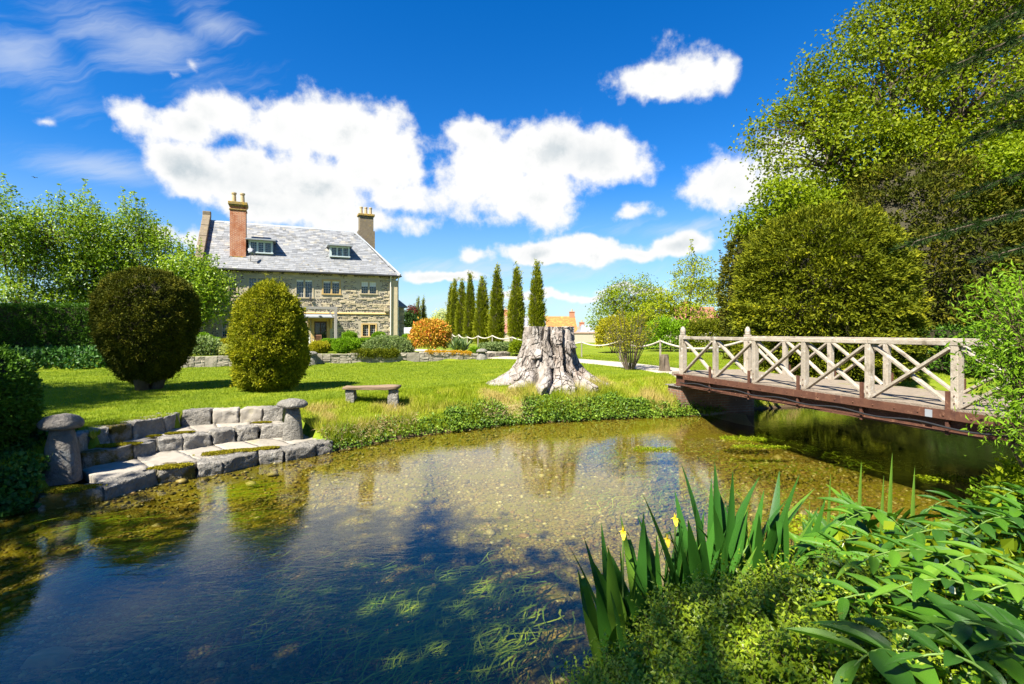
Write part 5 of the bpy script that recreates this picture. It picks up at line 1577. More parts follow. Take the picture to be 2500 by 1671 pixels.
p = at(1157, 863, 28.6); loose('cushion_plant', 'small green cushion plant left of the small staddle stone', 'plant', (p.x, p.y + .3, 1.28), (.28, .25, .2), 420, .06, BOXG, per=6, shell=.6, stems=2)
p = at(1262, 846, 30.5); loose('green_perennial', 'bright green perennial clump peeping out left of the great stump', 'plant', (p.x, p.y, 1.4), (.4, .4, .4), 420, .11, LIMEL, per=6, shell=.6, stems=3)


# yucca
def yucca():
    p = at(1118, 862, 29.3); t = thing('yucca', 'spiky grey green yucca with sword leaves right of the orange bush', 'plant', (p.x, p.y, 1.13))
    mb = MB()
    for k in range(150):
        a = RNG.random() * 6.28; e = R(12 + 75 * RNG.random() ** .8); L = .75 + .35 * RNG.random(); w = .035
        d = Vector((math.cos(a) * math.cos(e), math.sin(a) * math.cos(e), math.sin(e))); s = Vector((-math.sin(a), math.cos(a), 0))
        ox = .34 if k % 3 == 0 else -.10
        b = Vector((ox, 0, .12)); m_ = b + d * L * .5; tip = b + d * L - Vector((0, 0, .12 * L * math.cos(e)))
        mb.add([b - s * w * .6, b + s * w * .6, m_ + s * w, tip, m_ - s * w], [(0, 1, 2, 4), (4, 2, 3)])
    me = mb.mesh('leaf_blades', YUCCA); at_ = me.attributes.new('rnd', 'FLOAT', 'FACE'); at_.data.foreach_set('value', np.repeat(RNG.random(150), 2).astype(np.float32)); o = link('leaf_blades', me, t); tag(o, kind='stuff')
    MB().tube([(-.10, 0, -.1), (-.10, 0, .16)], .09, 8).tube([(.34, 0, -.1), (.34, 0, .16)], .07, 8).build('trunk', BARK, t)


yucca()

# cypresses
def cypress(name, label, px, ytop, ybot, Z, wpx, group, n=2600):
    top = at(px, ytop, Z); g = tz(top.x, top.y); H = top.z - g; r = wpx / 2 / 1250 * Z
    prof = [(r * .55, .12), (r * .85, H * .06), (r, H * .2), (r * .95, H * .42), (r * .76, H * .62), (r * .50, H * .78), (r * .26, H * .90), (r * .10, H * .96), (.01, H * 1.01)]
    return clipped(name, label, 'cypress', (top.x, top.y, g), prof, n, .19, CYP, per=7, bumpy=.34 * r, trunk=(.10, .5, 1), group=group, aspect=.22, bscale=1.6, jit=.35, vstretch=.5, core=.80, lift=(0, 0, 1.1), spread=.35)


cs = [(1578, 783), ]
CY = [(1101, 694, 58, 15, 'leftmost and slimmest cypress of the row'), (1110, 685, 54, 19, 'second cypress from the left of the row'), (1128, 682, 50.5, 25, 'third cypress from the left, double topped'),
      (1148, 668, 47, 25, 'fourth cypress from the left with a thin tip'), (1177, 674, 44.5, 32, 'fifth cypress from the left, short and broad'), (1213, 648, 42, 32, 'sixth cypress from the left, beside the cottages'),
      (1261, 643, 40, 32, 'seventh cypress from the left with a forked tip'), (1311, 638, 38.5, 33, 'rightmost and tallest cypress, rising behind the great stump')]
for (px, yt, Z, w, lab) in CY: cypress('cypress_tree', lab, px, yt, 845, Z, w, 'cypress trees in a row', 2600)
cypress('cypress_tree', 'left of the pair of far small cypresses by the house', 1021, 722, 815, 70, 15, 'pair of far cypresses', 900)
cypress('cypress_tree', 'right of the pair of far small cypresses by the house', 1034, 723, 815, 71, 16, 'pair of far cypresses', 900)


# broadleaved trees
def tree(name, label, base, blobs, nclump, per, leaf, mat, clump_r, trunk_r, bark=BARK, group=None, aspect=.62, flat=.6, cat='tree', fork=.35, stems=1, inner=.5, lift=.5, trunk_h=None, twigs=.5, gap=0.0, gscale=.5, shoots=0, shoot_len=1.2):
    base = Vector(base); t = thing(name, label, cat, base, 0, group); off = np.array(base)
    B = np.array(blobs, float); vol = (B[:, 3] * B[:, 4] * B[:, 5]) ** .75; vol /= vol.sum()
    bi = RNG.choice(len(B), nclump, p=vol); d = rand_dirs(nclump)
    rad = inner + (1 - inner) * RNG.random(nclump) ** .5
    rad = rad * (1 + .30 * (vnoise(d * 1.3 + bi[:, None] * 7.7, 1.6, 2) - .5))
    C = B[bi, :3] + d * B[bi, 3:] * rad[:, None]
    if gap:
        kp = vnoise(C + 31.7, gscale, 2) > gap; C, bi, d = C[kp], bi[kp], d[kp]; nclump = len(C)
    n = nclump * per
    outw = unit(d * B[bi, 3:] ** -1)
    G = RNG.normal(size=(n, 3)) * np.array([1, 1, flat]) * .55
    P = np.repeat(C, per, 0) + G * clump_r
    up = np.array([0, 0, 1.0])
    Nn = unit(np.repeat(outw, per, 0) * .5 + up * lift + rand_dirs(n) * .75)
    D = unit(np.cross(Nn, rand_dirs(n)) - up * .25)
    clr = vnoise(C, .8, 2)
    SH = []
    if shoots:
        zt = C[:, 2] - np.interp(C[:, 0], np.sort(C[:, 0]), np.full(nclump, C[:, 2].mean())); top = np.argsort(-(d[:, 2] + .3 * RNG.random(nclump)))[:shoots]
        for j in top:
            ln = shoot_len * (.5 + .8 * RNG.random()); lean = RNG.normal(size=3) * .12; m_ = int(26 * ln); u = RNG.random(m_)
            SH.append((C[j], C[j] + np.array([lean[0], lean[1], 1]) * ln))
            q = C[j] + np.array([lean[0], lean[1], 1]) * (ln * u)[:, None] + RNG.normal(size=(m_, 3)) * (.11 * (1.1 - u))[:, None]
            P = np.vstack([P, q]); Nn = np.vstack([Nn, unit(rand_dirs(m_) + [0, 0, .8])]); D = np.vstack([D, unit(rand_dirs(m_) * [1, 1, .4])])
    ns = len(P) - n
    rnd = np.clip(.45 * RNG.random(n) + .25 * np.repeat(RNG.random(nclump), per) + .4 * np.repeat(clr, per) - .05, 0, 1)
    rnd = np.r_[rnd, .4 + .6 * RNG.random(ns)]
    leaves('crown', P - off, D, Nn, leaf * (.65 + .7 * RNG.random(len(P))), mat, t, aspect=aspect, rnd=rnd, curl=.12)
    mb = MB(); tw = MB(); rg_ = random.Random(int(abs(base.x * 31 + base.y * 17)))
    for s in range(stems):
        sb = Vector((0, 0, -.2)) if stems == 1 else Vector((rg_.uniform(-.35, .35), rg_.uniform(-.25, .25), -.1))
        cen = Vector(B[:, :3].mean(0)) - base
        hz = (trunk_h if trunk_h is not None else max(.8, cen.z * fork))
        fk = sb.lerp(Vector((cen.x, cen.y, 0)), .25 if stems == 1 else .6); fk.z = hz
        mb.tube([sb, sb.lerp(fk, .5) + Vector((rg_.uniform(-.1, .1), rg_.uniform(-.1, .1), 0)), fk], [trunk_r * 1.35, trunk_r, trunk_r * .8], 10)
        for k in range(len(B)):
            if stems > 1 and k % stems != s: continue
            bc = Vector(B[k, :3]) - base; m_ = fk.lerp(bc, .5) + Vector((rg_.uniform(-.3, .3), rg_.uniform(-.3, .3), .1 * (bc - fk).length))
            r1 = trunk_r * .55
            mb.tube([fk - Vector((0, 0, .1)), m_, bc], [trunk_r * .62, r1 * .75, r1 * .4], 7)
            idx = np.where(bi == k)[0]
            for j in idx[:max(3, int(len(idx) * twigs))]:
                e = Vector(C[j]) - base; st = m_.lerp(bc, rg_.uniform(.2, 1)); mm = st.lerp(e, .55) + Vector((0, 0, .08 * (e - st).length))
                tw.tube([st, mm, e], [r1 * .24, r1 * .14, r1 * .04 + .004], 4, cap=False)
    for a_, b_ in SH: tw.tube([Vector(a_) - base, Vector(b_) - base], [.012, .004], 4, cap=False)
    mb.build('trunk', bark, t, smooth=True)
    if tw.v: tw.build('branches', bark, t)
    return t


def blob(px, py, Z, rpx, rpy, depth=None):
    p = at(px, py, Z); rx, rz = rpx / 1250 * Z, rpy / 1250 * Z
    return (p.x, p.y, p.z, rx, depth or (rx + rz) / 2, rz)


# right: the great chestnut, yews, lighter trees
tree('chestnut_tree', 'huge horse chestnut tree in fresh leaf filling the upper right', (23.5, 30, 1.0),
     [blob(2010, 400, 28, 150, 120, 4), blob(1960, 300, 29, 110, 90, 3.5), blob(2130, 210, 29, 180, 130, 4), blob(2260, 90, 30, 190, 130, 4.5), blob(2180, 420, 27, 180, 120, 4), blob(2360, 260, 27, 190, 150, 4.5),
      blob(2420, 20, 30, 190, 130, 4), blob(2560, 150, 30, 200, 200, 5), blob(2300, 430, 28, 160, 110, 4), blob(2080, 520, 28, 150, 70, 3.5), blob(2640, 380, 29, 200, 180, 5), blob(2500, -150, 31, 230, 150, 5), blob(2330, -120, 31, 170, 120, 4), blob(2150, 60, 31, 70, 55, 2)],
     2300, 62, .19, CHEST, .88, .55, group=None, inner=.45, lift=.55, aspect=.72, gap=.42, gscale=.95, shoots=60, shoot_len=.9, flat=.5)
tree('lime_tree', 'bright yellow green tree at the right edge below the chestnut', (22.5, 21.5, 1.0), [blob(2460, 430, 22, 90, 70, 1.8), blob(2560, 480, 22, 110, 110, 2), blob(2500, 380, 23, 80, 50, 1.6), blob(2380, 500, 22.5, 50, 50, 1.2)], 420, 34, .17, LIMEL, .6, .22)
tree('sycamore_tree', 'light green tree foliage peeping out between chestnut and clipped yew', (13.5, 26.5, 1.0), [blob(1905, 500, 25, 60, 70, 1.6), blob(1990, 520, 26, 80, 60, 1.8), blob(1840, 545, 26, 45, 35, 1.2), blob(1950, 560, 26, 70, 60, 1.6)], 420, 30, .18, LIMEL, .6, .2)

b = (12.4, 20.6, tz(12.4, 20.6) - .1)
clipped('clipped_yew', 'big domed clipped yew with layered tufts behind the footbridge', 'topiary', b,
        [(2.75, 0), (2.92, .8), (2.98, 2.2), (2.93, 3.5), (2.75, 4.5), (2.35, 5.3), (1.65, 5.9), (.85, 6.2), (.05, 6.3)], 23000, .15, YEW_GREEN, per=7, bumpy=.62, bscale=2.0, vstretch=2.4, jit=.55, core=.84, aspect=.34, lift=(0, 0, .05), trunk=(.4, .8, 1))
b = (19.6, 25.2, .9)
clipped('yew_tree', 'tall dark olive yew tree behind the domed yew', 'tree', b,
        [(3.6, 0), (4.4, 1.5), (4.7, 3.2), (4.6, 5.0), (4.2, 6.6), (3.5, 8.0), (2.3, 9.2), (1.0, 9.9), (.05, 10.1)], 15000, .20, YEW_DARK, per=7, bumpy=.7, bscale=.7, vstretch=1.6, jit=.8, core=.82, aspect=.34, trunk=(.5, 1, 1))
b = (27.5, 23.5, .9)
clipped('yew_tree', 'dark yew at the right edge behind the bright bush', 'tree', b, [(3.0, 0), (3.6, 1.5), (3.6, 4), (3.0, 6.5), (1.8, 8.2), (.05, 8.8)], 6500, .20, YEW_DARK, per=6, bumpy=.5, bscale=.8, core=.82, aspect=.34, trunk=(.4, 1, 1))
b = (12.4, 26.0, .95)
clipped('yew_tree', 'dark narrow yew just left of the domed yew', 'tree', b, [(1.3, 0), (1.6, 1.5), (1.7, 3.5), (1.5, 5.0), (1.0, 6.2), (.05, 6.8)], 3600, .18, YEW_DARK, per=6, bumpy=.35, bscale=.9, core=.8, aspect=.34, trunk=(.3, 1, 1))
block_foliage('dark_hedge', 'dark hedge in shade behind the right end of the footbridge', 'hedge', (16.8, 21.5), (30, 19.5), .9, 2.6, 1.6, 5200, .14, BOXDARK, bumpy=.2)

# middle distance
tree('maple_tree', 'airy yellow green maple with thin dark stems left of the domed yew', (13.2, 38, 1.0), [blob(1690, 690, 38, 60, 35, 1.8), blob(1640, 730, 38, 75, 45, 2), blob(1700, 760, 37, 60, 40, 1.8), blob(1600, 760, 38, 50, 45, 1.5), blob(1690, 650, 38.5, 45, 25, 1.2), blob(1740, 710, 38, 40, 40, 1.4)],
     330, 26, .15, ACER, .55, .10, stems=3, inner=.25, fork=.5, flat=.35, trunk_h=2.0, shoots=16, shoot_len=1.0, gap=.35)
tree('field_maple', 'bright green dense tree behind the golden bush', (8.6, 45, 1.0), [blob(1500, 740, 45, 45, 40, 1.8), blob(1545, 725, 46, 60, 55, 2.2), blob(1475, 780, 45, 35, 35, 1.4), blob(1590, 770, 46, 60, 50, 2)], 330, 26, .18, LIMEL, .7, .16)
p = at(1497, 800, 33.5); loose('golden_bush', 'rounded golden green bush right of the stump behind the rope', 'shrub', (p.x, p.y, 2.1), (1.15, 1, 1.25), 1900, .12, GOLDBOX, per=6, shell=.4, stems=5)
p = at(1640, 815, 35.5); loose('green_shrub', 'dark green shrub below the airy maple', 'shrub', (p.x, p.y, 1.9), (2.0, 1.2, 1.3), 1500, .14, BOXG, per=6, shell=.5, stems=5)
p = at(1725, 810, 34.5); loose('olive_shrub', 'olive green shrub between maple and domed yew', 'shrub', (p.x, p.y, 1.9), (1.8, 1.2, 1.3), 1500, .13, YEW_GREEN, per=6, shell=.5, stems=5)
p = at(1775, 775, 37); loose('copper_shrub', 'small dark red leaved shrub left of the domed yew', 'shrub', (p.x, p.y, 2.9), (.9, .8, 1.1), 600, .13, REDL, per=6, shell=.6, stems=5)
p = at(1560, 800, 39); loose('green_shrub', 'yellow green shrub between the bright tree and the maple', 'shrub', (p.x, p.y, 2.2), (1.9, 1.2, 1.6), 1500, .14, ACER, per=6, shell=.5, stems=5)
tree('small_dark_tree', 'small dark round tree just right of the house corner', (-14, 64, .8), [blob(995, 780, 64, 16, 26, 1.2), blob(1008, 790, 64, 12, 22, 1)], 110, 26, .22, DARKT, .6, .1)
tree('copper_tree', 'dull purple leaved tree behind the dark round tree', (-13.6, 70, .8), [blob(1008, 765, 70, 10, 16, 1)], 60, 22, .22, REDL, .6, .08)
tree('pale_willow', 'pale yellow willow haze left of the cypress row', (-10.5, 75, .8), [blob(1080, 780, 75, 20, 22, 1.4), blob(1064, 790, 75, 12, 16, 1)], 130, 24, .2, PALEL, .6, .1, flat=1)


# vase shaped, half bare bush
def vase_bush():
    p = Vector((4.6, 20.0, tz(4.6, 20.0))); t = thing('vase_bush', 'vase shaped bush of many thin stems with sparse young leaves', 'shrub', p)
    rg_ = random.Random(12); mb = MB(); pts = []
    for k in range(46):
        a = rg_.uniform(0, 6.28); sp = rg_.uniform(.15, 1.0) ; h = (2.35 - .75 * sp ** 2) * rg_.uniform(.75, 1.05)
        tip = Vector((math.cos(a) * sp * 1.3, math.sin(a) * sp * 1.3, h)); b0 = Vector((math.cos(a) * .12, math.sin(a) * .12, -.05)); m_ = b0.lerp(tip, .5) + Vector((0, 0, .15 + .1 * sp))
        mb.tube([b0, m_, tip], [.018, .011, .003], 5)
        for j in range(7):
            u = rg_.uniform(.35, 1); q = (b0.lerp(m_, u * 2) if u < .5 else m_.lerp(tip, u * 2 - 1)); e = q + Vector((rg_.uniform(-.3, .3), rg_.uniform(-.3, .3), rg_.uniform(0, .35)))
            mb.tube([q, e], [.006, .002], 4, cap=False)
            for s in range(5): pts.append(q.lerp(e, rg_.random()) + Vector((rg_.gauss(0, .03), rg_.gauss(0, .03), rg_.gauss(0, .03))))
    mb.build('stems', BARK, t)
    P = np.array([tuple(q) for q in pts]); P = np.repeat(P, 3, 0) + RNG.normal(size=(len(P) * 3, 3)) * .03
    leaves('foliage', P, rand_dirs(len(P)) + [0, 0, .4], rand_dirs(len(P)) + [0, 0, .5], .06, YEW_GOLD, t, aspect=.5)


vase_bush()

# left: row of fresh green trees
LT = [(-29.5, 30.5, [(60, 620, 31, 120, 110), (0, 560, 30, 110, 110), (130, 560, 31, 90, 70), (40, 740, 30, 110, 70)], 'leftmost fresh green tree, tall and dark towards the edge'),
      (-25.0, 33.5, [(210, 600, 33, 100, 80), (170, 690, 32, 110, 80), (260, 690, 33, 90, 90), (200, 540, 33, 55, 50)], 'second fresh green tree from the left, with upright twigs'),
      (-22.4, 34.5, [(320, 620, 34, 85, 70), (370, 690, 34, 90, 80), (330, 560, 34, 60, 45), (400, 620, 34, 50, 40)], 'third fresh green tree, behind the dark clipped yew'),
      (-20.2, 33.2, [(450, 700, 33, 75, 65), (500, 740, 32.5, 60, 60), (420, 760, 32.5, 80, 60), (470, 660, 33, 55, 40), (520, 700, 33, 35, 45)], 'fourth fresh green tree, overlapping the left end of the house')]
for (x, y, bl, lab) in LT:
    tree('hazel_tree', lab, (x, y, tz(x, y)), [blob(px, py, Z, rx, ry, 2.0) for (px, py, Z, rx, ry) in bl], 560, 30, .17, HAZEL, .62, .11, bark=TWIG, stems=4, inner=.3, trunk_h=1.6, flat=.8, group='row of fresh green trees left of the house', twigs=.8, gap=.36, gscale=.7, shoots=26, shoot_len=1.3)


# ground cover below the hedge and ivy on the banks
def carpet(name, label, pts, leaf, mat, n, hgt=.25, base=None):
    """leafy ground cover over a polygon"""
    poly = np.array(pts, float); lo, hi = poly.min(0), poly.max(0)
    P = lo + RNG.random((n * 4, 2)) * (hi - lo); P = P[inside(P, poly)][:n]; n = len(P)
    g = terrain(P); z = g + hgt * RNG.random(n) ** .8 * (.3 + 1.2 * vnoise(P, 1.4, 3))
    Q = np.c_[P, z]
    a, D, L = tufts(Q, np.tile([0, 0, 1.0], (n, 1)), 4, leaf * .6, leaf, .9)
    cl = np.repeat(vnoise(P, 2.2, 3), 4)
    o = leaves(name, a, D, unit(rand_dirs(len(a)) * .8 + [0, -.35, .8]), L, mat, aspect=.8, rnd=np.clip(.6 * RNG.random(len(a)) + .5 * cl - .1, 0, 1))
    return tag(o, label, 'ground cover', kind='stuff')


carpet('ground_cover', 'low leafy ground cover at the foot of the tall dark hedge', [(-27, 22.2), (-19.0, 22.6), (-16.8, 24.8), (-20.5, 27.2), (-30, 24.5)], .14, IVYM, 5200, .35)
ivy_line = [(x, y) for x, y in FAR if -2.6 < x < 7.5]


def bank_ivy(name, label, x0, x1, depth, n, leaf, mat, hang=.0):
    """ivy hanging down the bank between two x positions of the far waterline"""
    fx = RNG.uniform(x0, x1, n * 2); fy = np.interp(fx, FAR[:, 0], FAR[:, 1])
    o = RNG.random(n * 2) ** 1.3 * depth - .06
    # inland direction, roughly the normal of the line
    i = np.clip(np.searchsorted(FAR[:, 0], fx) - 1, 0, len(FAR) - 2); d = unit(np.c_[FAR[i + 1] - FAR[i], np.zeros(len(fx))]); nx, ny = -d[:, 1], d[:, 0]
    P = np.c_[fx + nx * o, fy + ny * o]
    dens = vnoise(P, 1.1, 3) + .22 * (1 - o / depth)
    ok = (dens > .49) & ~inside(P, STEP_POLY); P = P[ok][:n]; n = len(P)
    z = np.maximum(terrain(P), .0) + .03 + .10 * RNG.random(n) * vnoise(P, 3, 2) * 1.6
    Q = np.c_[P, z]
    nrm = np.c_[-nx[ok][:n] * .7, -ny[ok][:n] * .7, np.full(n, .75)]
    a, D, L = tufts(Q, nrm, 4, leaf * .8, leaf, .8, (0, 0, -.3))
    o = leaves(name, a, D, unit(np.repeat(nrm, 4, 0) + rand_dirs(len(a)) * .6), L, mat, aspect=.85, rnd=np.clip(.65 * RNG.random(len(a)) + .4 * np.repeat(vnoise(P, 2.4, 2), 4) - .08, 0, 1))
    return tag(o, label, 'ivy', kind='stuff')


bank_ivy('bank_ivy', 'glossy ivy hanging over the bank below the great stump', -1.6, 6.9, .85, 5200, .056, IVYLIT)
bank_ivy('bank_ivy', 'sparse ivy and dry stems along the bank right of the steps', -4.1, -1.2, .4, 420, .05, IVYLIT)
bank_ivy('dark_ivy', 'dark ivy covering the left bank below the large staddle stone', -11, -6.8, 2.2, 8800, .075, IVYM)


def dry_grass():
    n = 5200; fx = RNG.uniform(-4.2, 1.5, n); fy = np.interp(fx, FAR[:, 0], FAR[:, 1]); P = np.c_[fx - .35 * RNG.random(n), fy + .5 * RNG.random(n)]
    ok = (vnoise(P, 1.0, 2) > .42) & ~inside(P, STEP_POLY); P = P[ok]; n = len(P)
    Q = np.c_[P, terrain(P) + .05]; D = unit(RNG.normal(size=(n, 3)) * .5 + [.25, -.5, .1])
    m = leaf_mat('dry_grass', [(.30, .21, .10), (.52, .40, .20), (.62, .50, .28)], trans=.2)
    tag(leaves('dry_grass', Q, D, rand_dirs(n) + [0, 0, .5], .16, m, aspect=.05), 'straw coloured dead grass hanging over the bank by the steps', 'grass', kind='stuff')


dry_grass()

# ------------------------------------------------------------------ cottages beyond the garden
ROOFO = surf('orange_tile', [(.20, .075, .022), (.30, .125, .035), (.36, .20, .055)], 3, bump=.4, spots=[((.36, .22, .05), 2, .5, .65)])
ROOFR = surf('red_tile', [(.24, .085, .055), (.34, .14, .10)], 4, bump=.3)
ROOFG = surf('grey_slate_far', [(.17, .18, .205), (.25, .26, .28)], 3, bump=.2)
ROOFB = surf('brown_tile', [(.20, .12, .08), (.30, .20, .14)], 3, bump=.3)
RENDER = surf('cream_render', [(.34, .29, .22), (.42, .37, .29)], 3, bump=.2)
BRICKF = surf('far_brick', [(.36, .13, .07), (.46, .20, .11)], 5, bump=.2)


def cottage(label, px0, px1, yr, ye, Z, depth, roofm, wallm, chims=(), rz=0.0, hip=0.0):
    a, b = at(px0, ye, Z), at(px1, ye, Z); rid = at(px0, yr, Z + depth / 2).z; w = b.x - a.x; g = tz(a.x, Z)
    t = thing('cottage', label, 'house', (a.x, Z, g), rz, 'village cottages beyond the garden')
    e = a.z - g; r = rid - g
    MB().box(0, w, 0, depth, -.3, e).build('wall', wallm, t)
    mb = MB(); mb.add([(0, 0, e), (0, depth, e), (0, depth / 2, r - .06)], [(0, 2, 1)]); mb.add([(w, 0, e), (w, depth, e), (w, depth / 2, r - .06)], [(0, 1, 2)]); mb.build('gable', wallm, t)
    o = .3; th = .10
    mb = MB(); hw = w * hip
    mb.add([(-o, -o, e - .15), (w + o, -o, e - .15), (w + o - hw, depth / 2, r), (-o + hw, depth / 2, r), (w + o, depth + o, e - .15), (-o, depth + o, e - .15)], [(0, 1, 2, 3), (3, 2, 4, 5)] + ([(1, 4, 2), (5, 0, 3)] if hip else []))
    ro = mb.build('roof', roofm, t); s = ro.modifiers.new('thick', 'SOLIDIFY'); s.thickness = th
    for u in chims:
        c = MB().box(u * w - .45, u * w + .45, depth / 2 - .4, depth / 2 + .4, r - .8, r + .75).build('chimney', BRICKF, ro)
        MB().box(u * w - .52, u * w + .52, depth / 2 - .47, depth / 2 + .47, r + .751, r + .9).build('chimney_cap', BRICKF, c)
        MB().lathe([(.14, 0), (.12, .45)], 8, (u * w, depth / 2, r + .9)).build('chimney_pot', POTM, c)
    n = max(1, int(w / 3.2))
    for k in range(n):
        x = (k + .5) * w / n; zc = e * .55
        wd = MB().box(x - .5, x + .5, -.05, .0, zc - .55, zc + .55).build('window', WHITEP, t); MB().box(x - .42, x + .42, -.07, -.051, zc - .47, zc + .47).build('pane', GLASS, wd)
    return t


cottage('cottage with orange lichened tile roof and two brick chimneys behind the stump', 1325, 1406, 773, 809, 92, 8, ROOFO, RENDER, (.02, .96))
cottage('cottage with grey slate roof between the two right cypresses', 1262, 1330, 772, 808, 84, 7, ROOFG, RENDER, (.95,))
cottage('cottage with low red roof seen between the middle cypresses', 1226, 1258, 790, 826, 72, 5, ROOFR, RENDER)
cottage('cottage with brown gabled roof and chimney behind the sixth cypress', 1190, 1252, 768, 806, 96, 7, ROOFB, RENDER, (.70,))
cottage('small far house with grey hipped roof right of the orange roof', 1420, 1452, 793, 812, 82, 6, ROOFG, RENDER, (), hip=.35)
cottage('far brown roofed house with red chimney right of the orange roof', 1398, 1428, 798, 812, 100, 7, ROOFB, RENDER, (.95,))
cottage('red roofed house glimpsed through the airy maple', 1660, 1760, 750, 795, 88, 8, ROOFR, RENDER, (.3,))

bw = thing('boundary_wall', 'cream rendered boundary wall with tiled coping at the far end of the lawn', 'wall', (-10, 61, tz(-10, 61)))
for k in range(13):
    x0 = k * 2.4
    MB().box(x0, x0 + 2.399, -.15, .15, -.6, .95).build('wall_panel', RENDER, bw)
    MB().add([(x0, -.25, .951), (x0 + 2.39, -.25, .951), (x0 + 2.39, 0, 1.12), (x0, 0, 1.12), (x0 + 2.39, .25, .951), (x0, .25, .951)], [(0, 1, 2, 3), (3, 2, 4, 5), (0, 5, 4, 1)]).build('coping', ROOFB, bw)


# parked car beside the house
def car():
    p = at(998, 828, 56); t = thing('parked_car', 'pale parked car partly hidden right of the house', 'car', (p.x, p.y, tz(p.x, p.y)), R(10))
    body = surf('car_paint', [(.60, .62, .64), (.66, .68, .70)], 2, bump=0, rough=.25, spec=.6)
    prof = [(-2.0, .35), (-2.05, .7), (-1.9, .92), (-1.25, 1.0), (-.65, 1.45), (.9, 1.47), (1.55, 1.05), (1.95, .95), (2.02, .6), (1.98, .35)]
    mb = MB(); n = len(prof)
    mb.add([(x, -.82 + (.10 if z > 1.2 else 0), z) for x, z in prof] + [(x, .82 - (.10 if z > 1.2 else 0), z) for x, z in prof], [tuple(range(n))[::-1], tuple(range(n, 2 * n))] + [(i, (i + 1) % n, n + (i + 1) % n, n + i) for i in range(n)])
    mb.build('body', body, t, bevel=.05)
    for s in (-1, 1):
        MB().add([(-1.1, s * .80, 1.02), (1.3, s * .80, 1.05), (.85, s * .735, 1.40), (-.6, s * .735, 1.40)], [(0, 1, 2, 3)]).build('side_window', GLASS, t)
        for x in (-1.25, 1.25):
            w = MB().lathe([(.31, -.1), (.33, 0), (.31, .1)], 16).build('wheel', CABLE, t); w.matrix_local = Matrix.Translation((x, s * .76, .33)) @ Matrix.Rotation(R(90), 4, 'X')
            MB().lathe([(.19, -.11), (.2, .115), (.05, .12)], 12).build('rim', LEAD, w)
        MB().box(-2.06, -2.0, s * .6 - .14, s * .6 + .14, .66, .82).build('headlight', GLASS, t)
    MB().add([(-1.22, -.68, 1.02), (-1.22, .68, 1.02), (-.68, .62, 1.43), (-.68, -.62, 1.43)], [(0, 1, 2, 3)]).build('windscreen', GLASS, t)


car()


def bird():
    t = thing('bird', 'small dark bird flying high above the left trees', 'bird', at(85, 434, 40), R(-15))
    m = surf('bird_feather', [(.03, .03, .035), (.06, .06, .065)], 6, bump=0)
    MB().lathe([(.002, -.11), (.022, -.07), (.032, 0), (.026, .05), (.02, .075), (.018, .095), (.003, .12)], 10).build('body', m, t, smooth=True).rotation_euler = (0, R(90), 0)
    for s in (-1, 1): MB().add([(-.02, s * .02, .01), (.05, s * .02, .01), (.06, s * .12, .05), (-.03, s * .24, .02), (-.04, s * .12, .04)], [(0, 1, 2, 3, 4)]).build('wing', m, t)
    MB().add([(-.10, 0, 0), (-.2, -.035, .0), (-.2, .035, .0)], [(0, 1, 2)]).build('tail', m, t)


bird()

# ------------------------------------------------------------------ foreground plants on the near bank
IRISM = big_leaf_mat('iris_blade', (.010, .060, .008), (.035, .125, .012), (.08, .21, .025), 110, .38, .18, 'Y')
IRISL = big_leaf_mat('light_iris_blade', (.075, .17, .012), (.12, .24, .02), (.20, .34, .05), 110, .4, .25, 'Y')
SEALM = big_leaf_mat('broad_leaf', (.030, .110, .006), (.075, .190, .010), (.14, .28, .028), 70, .36, .28)
SEALD = big_leaf_mat('dark_broad_leaf', (.013, .055, .005), (.030, .095, .008), (.06, .15, .018), 70, .36, .22)
SEALL = big_leaf_mat('light_broad_leaf', (.075, .19, .012), (.13, .27, .018), (.21, .36, .05), 70, .36, .35)
STEMG = surf('green_stem', [(.07, .13, .02), (.15, .24, .05)], 4, bump=0, rough=.5)
PETAL = surf('yellow_petal', [(.62, .42, .01), (.75, .55, .02)], 6, bump=.1, rough=.5)
BELL = surf('cream_bell_flower', [(.50, .52, .36), (.62, .62, .46)], 6, bump=.1, rough=.5)


def iris_leaf(L, w, bend, fold=.0):
    """sword leaf: grows up +z, bends towards +x; blade faces y"""
    mb = MB(); n = 12
    for i in range(n + 1):
        u = i / n; ww = w * (.75 + .5 * math.sin(u * 2.2)) * (1 - u ** 3.2) + .0006
        a = bend * u * u
        x = L * (bend * u ** 2.2 * .55); z = L * (u - .30 * bend * bend * u ** 3)
        if fold and u > fold: z -= L * 1.75 * (u - fold); x += L * .12 * (u - fold)
        mb.v += [(x - .0, -ww, z), (x + ww * .18, 0, z), (x, ww, z)]
    for i in range(n):
        k = i * 3; mb.f += [(k, k + 1, k + 4, k + 3), (k + 1, k + 2, k + 5, k + 4)]
    return mb


iris_lib = [iris_leaf(1.0, .033, bnd, f) for bnd, f in ((.05, 0), (.12, 0), (.2, 0), (.32, 0), (.5, 0), (.25, .70), (.15, .82))]
iris_me = [m.mesh('leaf', IRISM, True) for m in iris_lib]; iris_ml = [m.mesh('leaf', IRISL, True) for m in iris_lib]


